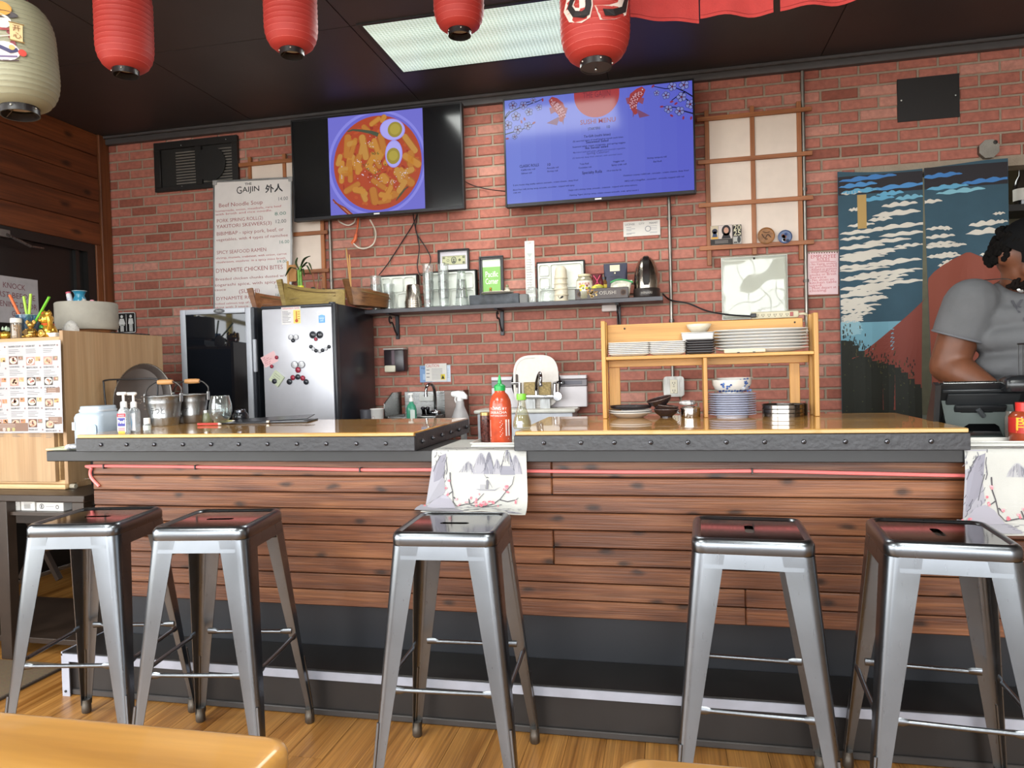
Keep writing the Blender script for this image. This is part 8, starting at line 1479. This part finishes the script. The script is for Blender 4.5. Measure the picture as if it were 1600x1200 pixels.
# kitchen glimpsed past the curtain
t=T('kitchen_shelf','dark shelf unit inside the kitchen holding a bottle','shelf',(at(1600,330,4.85).x+.1,4.86,0)); zs_=at(1592,322,4.82).z
P('shelf',MB().box(-.25,.5,-.1,.16,zs_-.04,zs_,.003),m('1d1a18',.5),t); P('back',MB().box(-.25,.5,.165,.18,0,2.5),m('4a4430',.7),t)
for x in (-.24,.49): P('side',MB().box(x-.008,x+.008,-.1,.16,0,zs_-.0405),m('1d1a18',.5),t)
t=T('dark_bottle','dark bottle with white label on the kitchen shelf','bottle',(at(1597,322,4.83).x,4.83,zs_+.0005)); P('body',MB().lathe([(0,0),(.043,0),(.045,.01),(.045,.12),(.036,.15),(.018,.18),(.016,.23),(0,.23)],22),m('1a1412',.15),t,sm=50); P('label',MB().lathe([(.0456,.03),(.0456,.10)],28),m('cfcac2',.6),t); P('cap',MB().lathe([(0,.2301),(.018,.2301),(.018,.255),(0,.255)],16),m('8a5a3a',.4),t)
t=T('kitchen_unit','dark steel kitchen unit seen through the curtain slit','cabinet',(at(1446,650,5.6).x,5.7,0)); P('body',MB().box(-.5,.5,-.2,.2,.05,.78,.004),m('3a3d38',.4),t); P('worktop',MB().box(-.52,.52,-.22,.22,.7805,.81,.004),steel('9a9c9a',.3,'X'),t); P('drawer',MB().box(-.48,.48,-.215,-.2005,.5,.75,.004),m('2c2e2b',.4),t)
for x in (-.45,.45): P('foot',MB().box(x-.03,x+.03,-.15,.15,0,.05),blk,t)
# ================================================================ the person behind the bar
def grow(name,mb,mat,parent,vox,smooth=4,shr=None):
    """melt overlapping volumes into one continuous skin"""
    me=bpy.data.meshes.new('tmp'); me.from_pydata(mb.v,[],mb.f); bm=bmesh.new(); bm.from_mesh(me); bmesh.ops.recalc_face_normals(bm,faces=bm.faces[:]); bm.to_mesh(me); bm.free()
    o=bpy.data.objects.new('tmp',me); COL.objects.link(o); r_=o.modifiers.new('r','REMESH'); r_.mode='VOXEL'; r_.voxel_size=vox
    s_=o.modifiers.new('s','SMOOTH'); s_.factor=.5; s_.iterations=smooth
    bpy.context.view_layer.update(); ev=o.evaluated_get(bpy.context.evaluated_depsgraph_get()); nm=bpy.data.meshes.new_from_object(ev); nm.name=name
    bpy.data.objects.remove(o); bpy.data.meshes.remove(me); nm.materials.clear(); nm.materials.append(mat); nm.shade_smooth(); q=bpy.data.objects.new(name,nm); COL.objects.link(q); q.parent=parent; return q
PYY=3.06; pp=at(1606,520,PYY); RZ_=R(15)
man=T('person','person in grey T-shirt and black cap looking down at the cash register','person',(pp.x,PYY,0),RZ_)
MI=(Mx.Translation(man.location)@Mx.Rotation(RZ_,4,'Z')).inverted()
def LP(px,py,Y): return MI@at(px,py,Y)
skin=m('613823',.5,v=.1,s=30,sss=.05); 
def cap(mb,a,b,ra,rb,n=14):
    a,b=V(a),V(b); mb.tube([a+(a-b).normalized()*0,b],[ra,rb],n); mb.ell(a,ra,12,8); mb.ell(b,rb,12,8)
sh=LP(1493,462,3.06); sh.y=0; el=LP(1481,572,3.04); wr=LP(1545,604,2.90); hc=LP(1570,618,2.855)
shz=sh.z; L_=MB()
neck0=V((0,0,shz+.035)); hd=LP(1600,402,2.945); hd=V((hd.x,hd.y,hd.z))
body=MB()
for z,rx,ry,yo in ((.98,.165,.11,0),(1.08,.17,.12,-.015),(1.18,.175,.125,-.025),(1.28,.18,.12,-.015),(1.38,.185,.105,0),(shz-.03,.17,.085,.005)): body.ell((0,yo,z),(rx,ry,.1),20,10)
cap(body,(0,0,shz-.02),hd+V((0,.02,-.07)),.075,.062)
for s_ in (-1,1): cap(body,(s_*.09,0,.93),(s_*.115,-.01,.50),.098,.068); cap(body,(s_*.115,-.01,.50),(s_*.12,.01,.09),.066,.045); body.ell((s_*.125,-.06,.045),(.048,.125,.04),12,8)
def arm(S,E,W):
    cap(body,S,E,.080,.066); cap(body,E,E.lerp(W,.35),.064,.062); cap(body,E.lerp(W,.35),W,.062,.036)
S1=V((-abs(sh.x)+.02,.0,shz-.03)); arm(S1,el,wr)
S2=V((abs(sh.x)-.02,0,shz-.03)); E2=V((abs(sh.x)+.06,.03,el.z+.0)); W2=V((abs(sh.x)+.04,-.09,el.z-.23)); arm(S2,E2,W2)
def hand(W,dirv,up,side):
    d=dirv.normalized(); u=(up-d*up.dot(d)).normalized(); s_=d.cross(u)*side
    palm=W+d*.045; 
    for k in range(4): o_=s_*(.030-.02*k); cap(body,W+d*.012+o_*.6,W+d*.085+o_,.016,.0125,10)
    for k,(ln,o_) in enumerate(((.072,.032),(.082,.011),(.076,-.010),(.060,-.030))):
        a=W+d*.088+s_*o_; b=a+d*ln*.45-u*.006; c=b+d*ln*.3-u*ln*.28; e=c+d*ln*.12-u*ln*.3
        cap(body,a,b,.0098,.0092,8); cap(body,b,c,.0092,.0085,8); cap(body,c,e,.0085,.0075,8)
    a=W+d*.028+s_*.03; b=a+d*.03+s_*.028-u*.008; c=b+d*.032+s_*.004-u*.012; cap(body,a,b,.0135,.011,8); cap(body,b,c,.011,.0085,8)
hand(wr,(hc-wr)+V((.01,-.0,-.02)),V((0,-.3,1)),1); hand(W2,V((-.02,-.25,-1)),V((1,0,0)),-1)
# head: turned towards the register and bowed
HM=Mx.Translation(hd)@Mx.Rotation(R(12),4,'Z')@Mx.Rotation(R(30),4,'X')
body.T=HM
body.ell((0,.01,.02),(.078,.096,.108),22,16); body.ell((0,-.03,-.045),(.062,.062,.06),18,12); body.ell((0,-.062,-.085),(.034,.028,.022),12,8)
body.ell((0,-.09,-.012),(.016,.022,.026),12,8); body.ell((0,-.104,-.024),(.019,.016,.013),12,8); body.ell((0,-.08,.03),(.06,.02,.014),14,8)
for s_ in (-1,1): body.ell((s_*.042,-.068,-.02),(.026,.022,.024),12,8); body.ell((s_*.080,.012,-.005),(.012,.022,.034),12,8); body.ell((s_*.014,-.1,-.026),(.010,.012,.009),8,6)
body.ell((0,-.087,-.052),(.027,.014,.008),12,8); body.ell((0,-.085,-.064),(.024,.014,.009),12,8)
body.T=None
b_=grow('body',body,skin,man,.0085,5)
for s_ in (-1,1):
    mb=MB(); mb.T=HM; mb.ell((s_*.032,-.084,.008),(.012,.008,.007),12,8); P('eye',mb,m('cfc8c0',.3),man); mb=MB(); mb.T=HM; mb.ell((s_*.032,-.0905,.006),(.006,.003,.006),10,6); P('iris',mb,m('1c120e',.2),man)
    mb=MB(); mb.T=HM; mb.tube(cr([(s_*.014,-.098,.03),(s_*.034,-.096,.036),(s_*.056,-.08,.03)],4),.0055,6); P('eyebrow',mb,m('15100e',.7),man)
mb=MB(); mb.T=HM; mb.ell((0,-.097,-.058),(.025,.008,.010),14,8); P('lips',mb,m('8a4a44',.4),man)
mb=MB(); mb.T=HM; rn=random.Random(2)
for k in range(150):
    a=rn.uniform(-1.25,1.25); z=rn.uniform(-.1,-.06); mb.ell((.062*math.sin(a),-.03-.064*math.cos(a)+.012*(z<-.09),z),(.0075,.0075,.0075),6,4)
P('beard',mb,m('120d0b',.85),man,kind='stuff')
hr=MB(); hr.T=HM
for k in range(260):
    a=rn.uniform(0,2*PI); z=rn.uniform(-.05,.075); x,y=.083*math.sin(a),.02+.1*math.cos(a)
    if y<-.0 and z<.045: continue
    hr.ell((x,y,z),(.014,.014,.014),6,4)
P('hair',hr,m('0d0b0a',.9),man,kind='stuff')
# cap
cm_=m('0b0b0c',.8,v=.1,b=.15,bs=200); mb=MB(); mb.T=HM@Mx.Translation((0,.006,.05))@Mx.Rotation(R(4),4,'X'); mb.lathe([(.0,.092),(.03,.09),(.06,.076),(.082,.05),(.093,.018),(.096,-.012),(.094,-.012),(.08,.03)],30); 
mb.v=[v for v in mb.v]; c1=P('cap',mb,cm_,man,sm=70)
mb=MB(); mb.T=HM@Mx.Translation((0,.006,.05)); G=[]
for i in range(7):
    f=i/6; G.append([(math.sin(a)*(.092+.0*f),-math.cos(a)*(.094+.075*f*math.cos(a)**.5) ,-.004-.03*f*f-.014*abs(math.sin(a))**2) for a in [R(-62+124*j/14) for j in range(15)]])
P('brim',mb.sheet(G,(0,0,.003)),cm_,c1,sm=60); mb=MB(); mb.T=HM; mb.ell((0,.006,.142),(.007,.007,.005),8,5); P('button',mb,cm_,c1)
# T-shirt
st_=MB()
for z,rx,ry,yo in ((.93,.205,.158,-.005),(1.0,.208,.162,-.02),(1.1,.215,.17,-.035),(1.2,.222,.17,-.04),(1.3,.228,.158,-.025),(1.38,.232,.142,-.005),(shz-.03,.205,.115,.0)): st_.ell((0,yo,z),(rx,ry,.085),24,10)
def sleeve(S,E,f):
    st_.ell(S,(.094,.096,.088),14,10); e=S.lerp(E,f); st_.tube([S,S.lerp(e,.5),e],[.096,.096,.094],18)
sleeve(S1,el,.56); sleeve(S2,E2,.56); st_.tube([(0,0,shz-.02),(0,-.004,shz+.028)],[.105,.083],18)
shirt=grow('t_shirt',st_,m('545456',.85,v=.14,s=7,b=.25,bs=30),man,.009,3)
mb=MB(); mb.T=Mx.Translation((0,-.012,shz+.030))@Mx.Rotation(R(16),4,'X'); mb.tube([(.082*math.cos(2*PI*k/28),.080*math.sin(2*PI*k/28),0) for k in range(29)],.007,8); P('collar',mb,m('5a5a5e',.85),shirt,sm=60)
for S_,E_,f in ((S1,el,.56),(S2,E2,.56)):
    e=S_.lerp(E_,f-.02); d=(E_-S_).normalized(); u=d.orthogonal().normalized(); w2=d.cross(u); mb=MB(); mb.tube([e+(u*math.cos(2*PI*k/24)+w2*math.sin(2*PI*k/24))*.093 for k in range(25)],.004,6); P('sleeve_hem',mb,m('5a5a5e',.85),shirt,sm=60)
pr=PR(.0005); pr.text('Kalus',-.06,0,.07,'3c3b40','c',rot=R(4),off=.006); pr.text('BREWING CO.',-.055,-.032,.02,'3f3e44','c',rot=R(4)); pr.poly([(-.035,-.2),(-.02,-.2),(-.015,-.175),(-.03,-.17)],'4a494e')
bv=shirt.data.vertices; from mathutils.bvhtree import BVHTree
bvh=BVHTree.FromPolygons([v.co for v in bv],[tuple(p.vertices) for p in shirt.data.polygons])
def onshirt(x,y,z):
    h=bvh.ray_cast(V((x,-1,z+1.40)),V((0,1,0))); return V((x,(h[0].y if h[0] else -.17)-.0012+y,z+1.40))
pr.obj('shirt_print',shirt,fn=onshirt)
# trousers, shoes, necklace
tr=MB(); tr.ell((0,0,.93),(.195,.145,.09),20,10)
for s_ in (-1,1): tr.tube([(s_*.092,0,.92),(s_*.105,-.005,.7),(s_*.117,-.01,.48),(s_*.122,.005,.11)],[.115,.1,.085,.07],16)
grow('trousers',tr,m('22232a',.8),man,.014,3)
for s_ in (-1,1): P('shoe',MB().ell((s_*.125,-.062,.042),(.056,.138,.042),16,8).box(s_*.125-.05,s_*.125+.05,-.185,.06,0,.02,.01),m('1a1a1c',.6),man)
nk=LP(1592,453,2.93); P('pendant',MB().ell((nk.x,nk.y-.012,nk.z),(.017,.008,.011),12,8),m('c9c9c8',.2,.6),man); P('necklace',MB().tube(cr([(nk.x-.06,.0,shz+.05),(nk.x-.035,nk.y*.5-.05,nk.z+.04),(nk.x,nk.y-.012,nk.z+.005),(nk.x+.035,nk.y*.5-.05,nk.z+.04),(nk.x+.06,.0,shz+.05)],4),.002,5),m('2a2624',.5),man)
for M_ in bpy.data.materials:
    if M_.name.endswith(('0d0b0a','0b0b0c','120d0b')): M_.node_tree.nodes['Principled BSDF'].inputs['Specular IOR Level'].default_value=.08
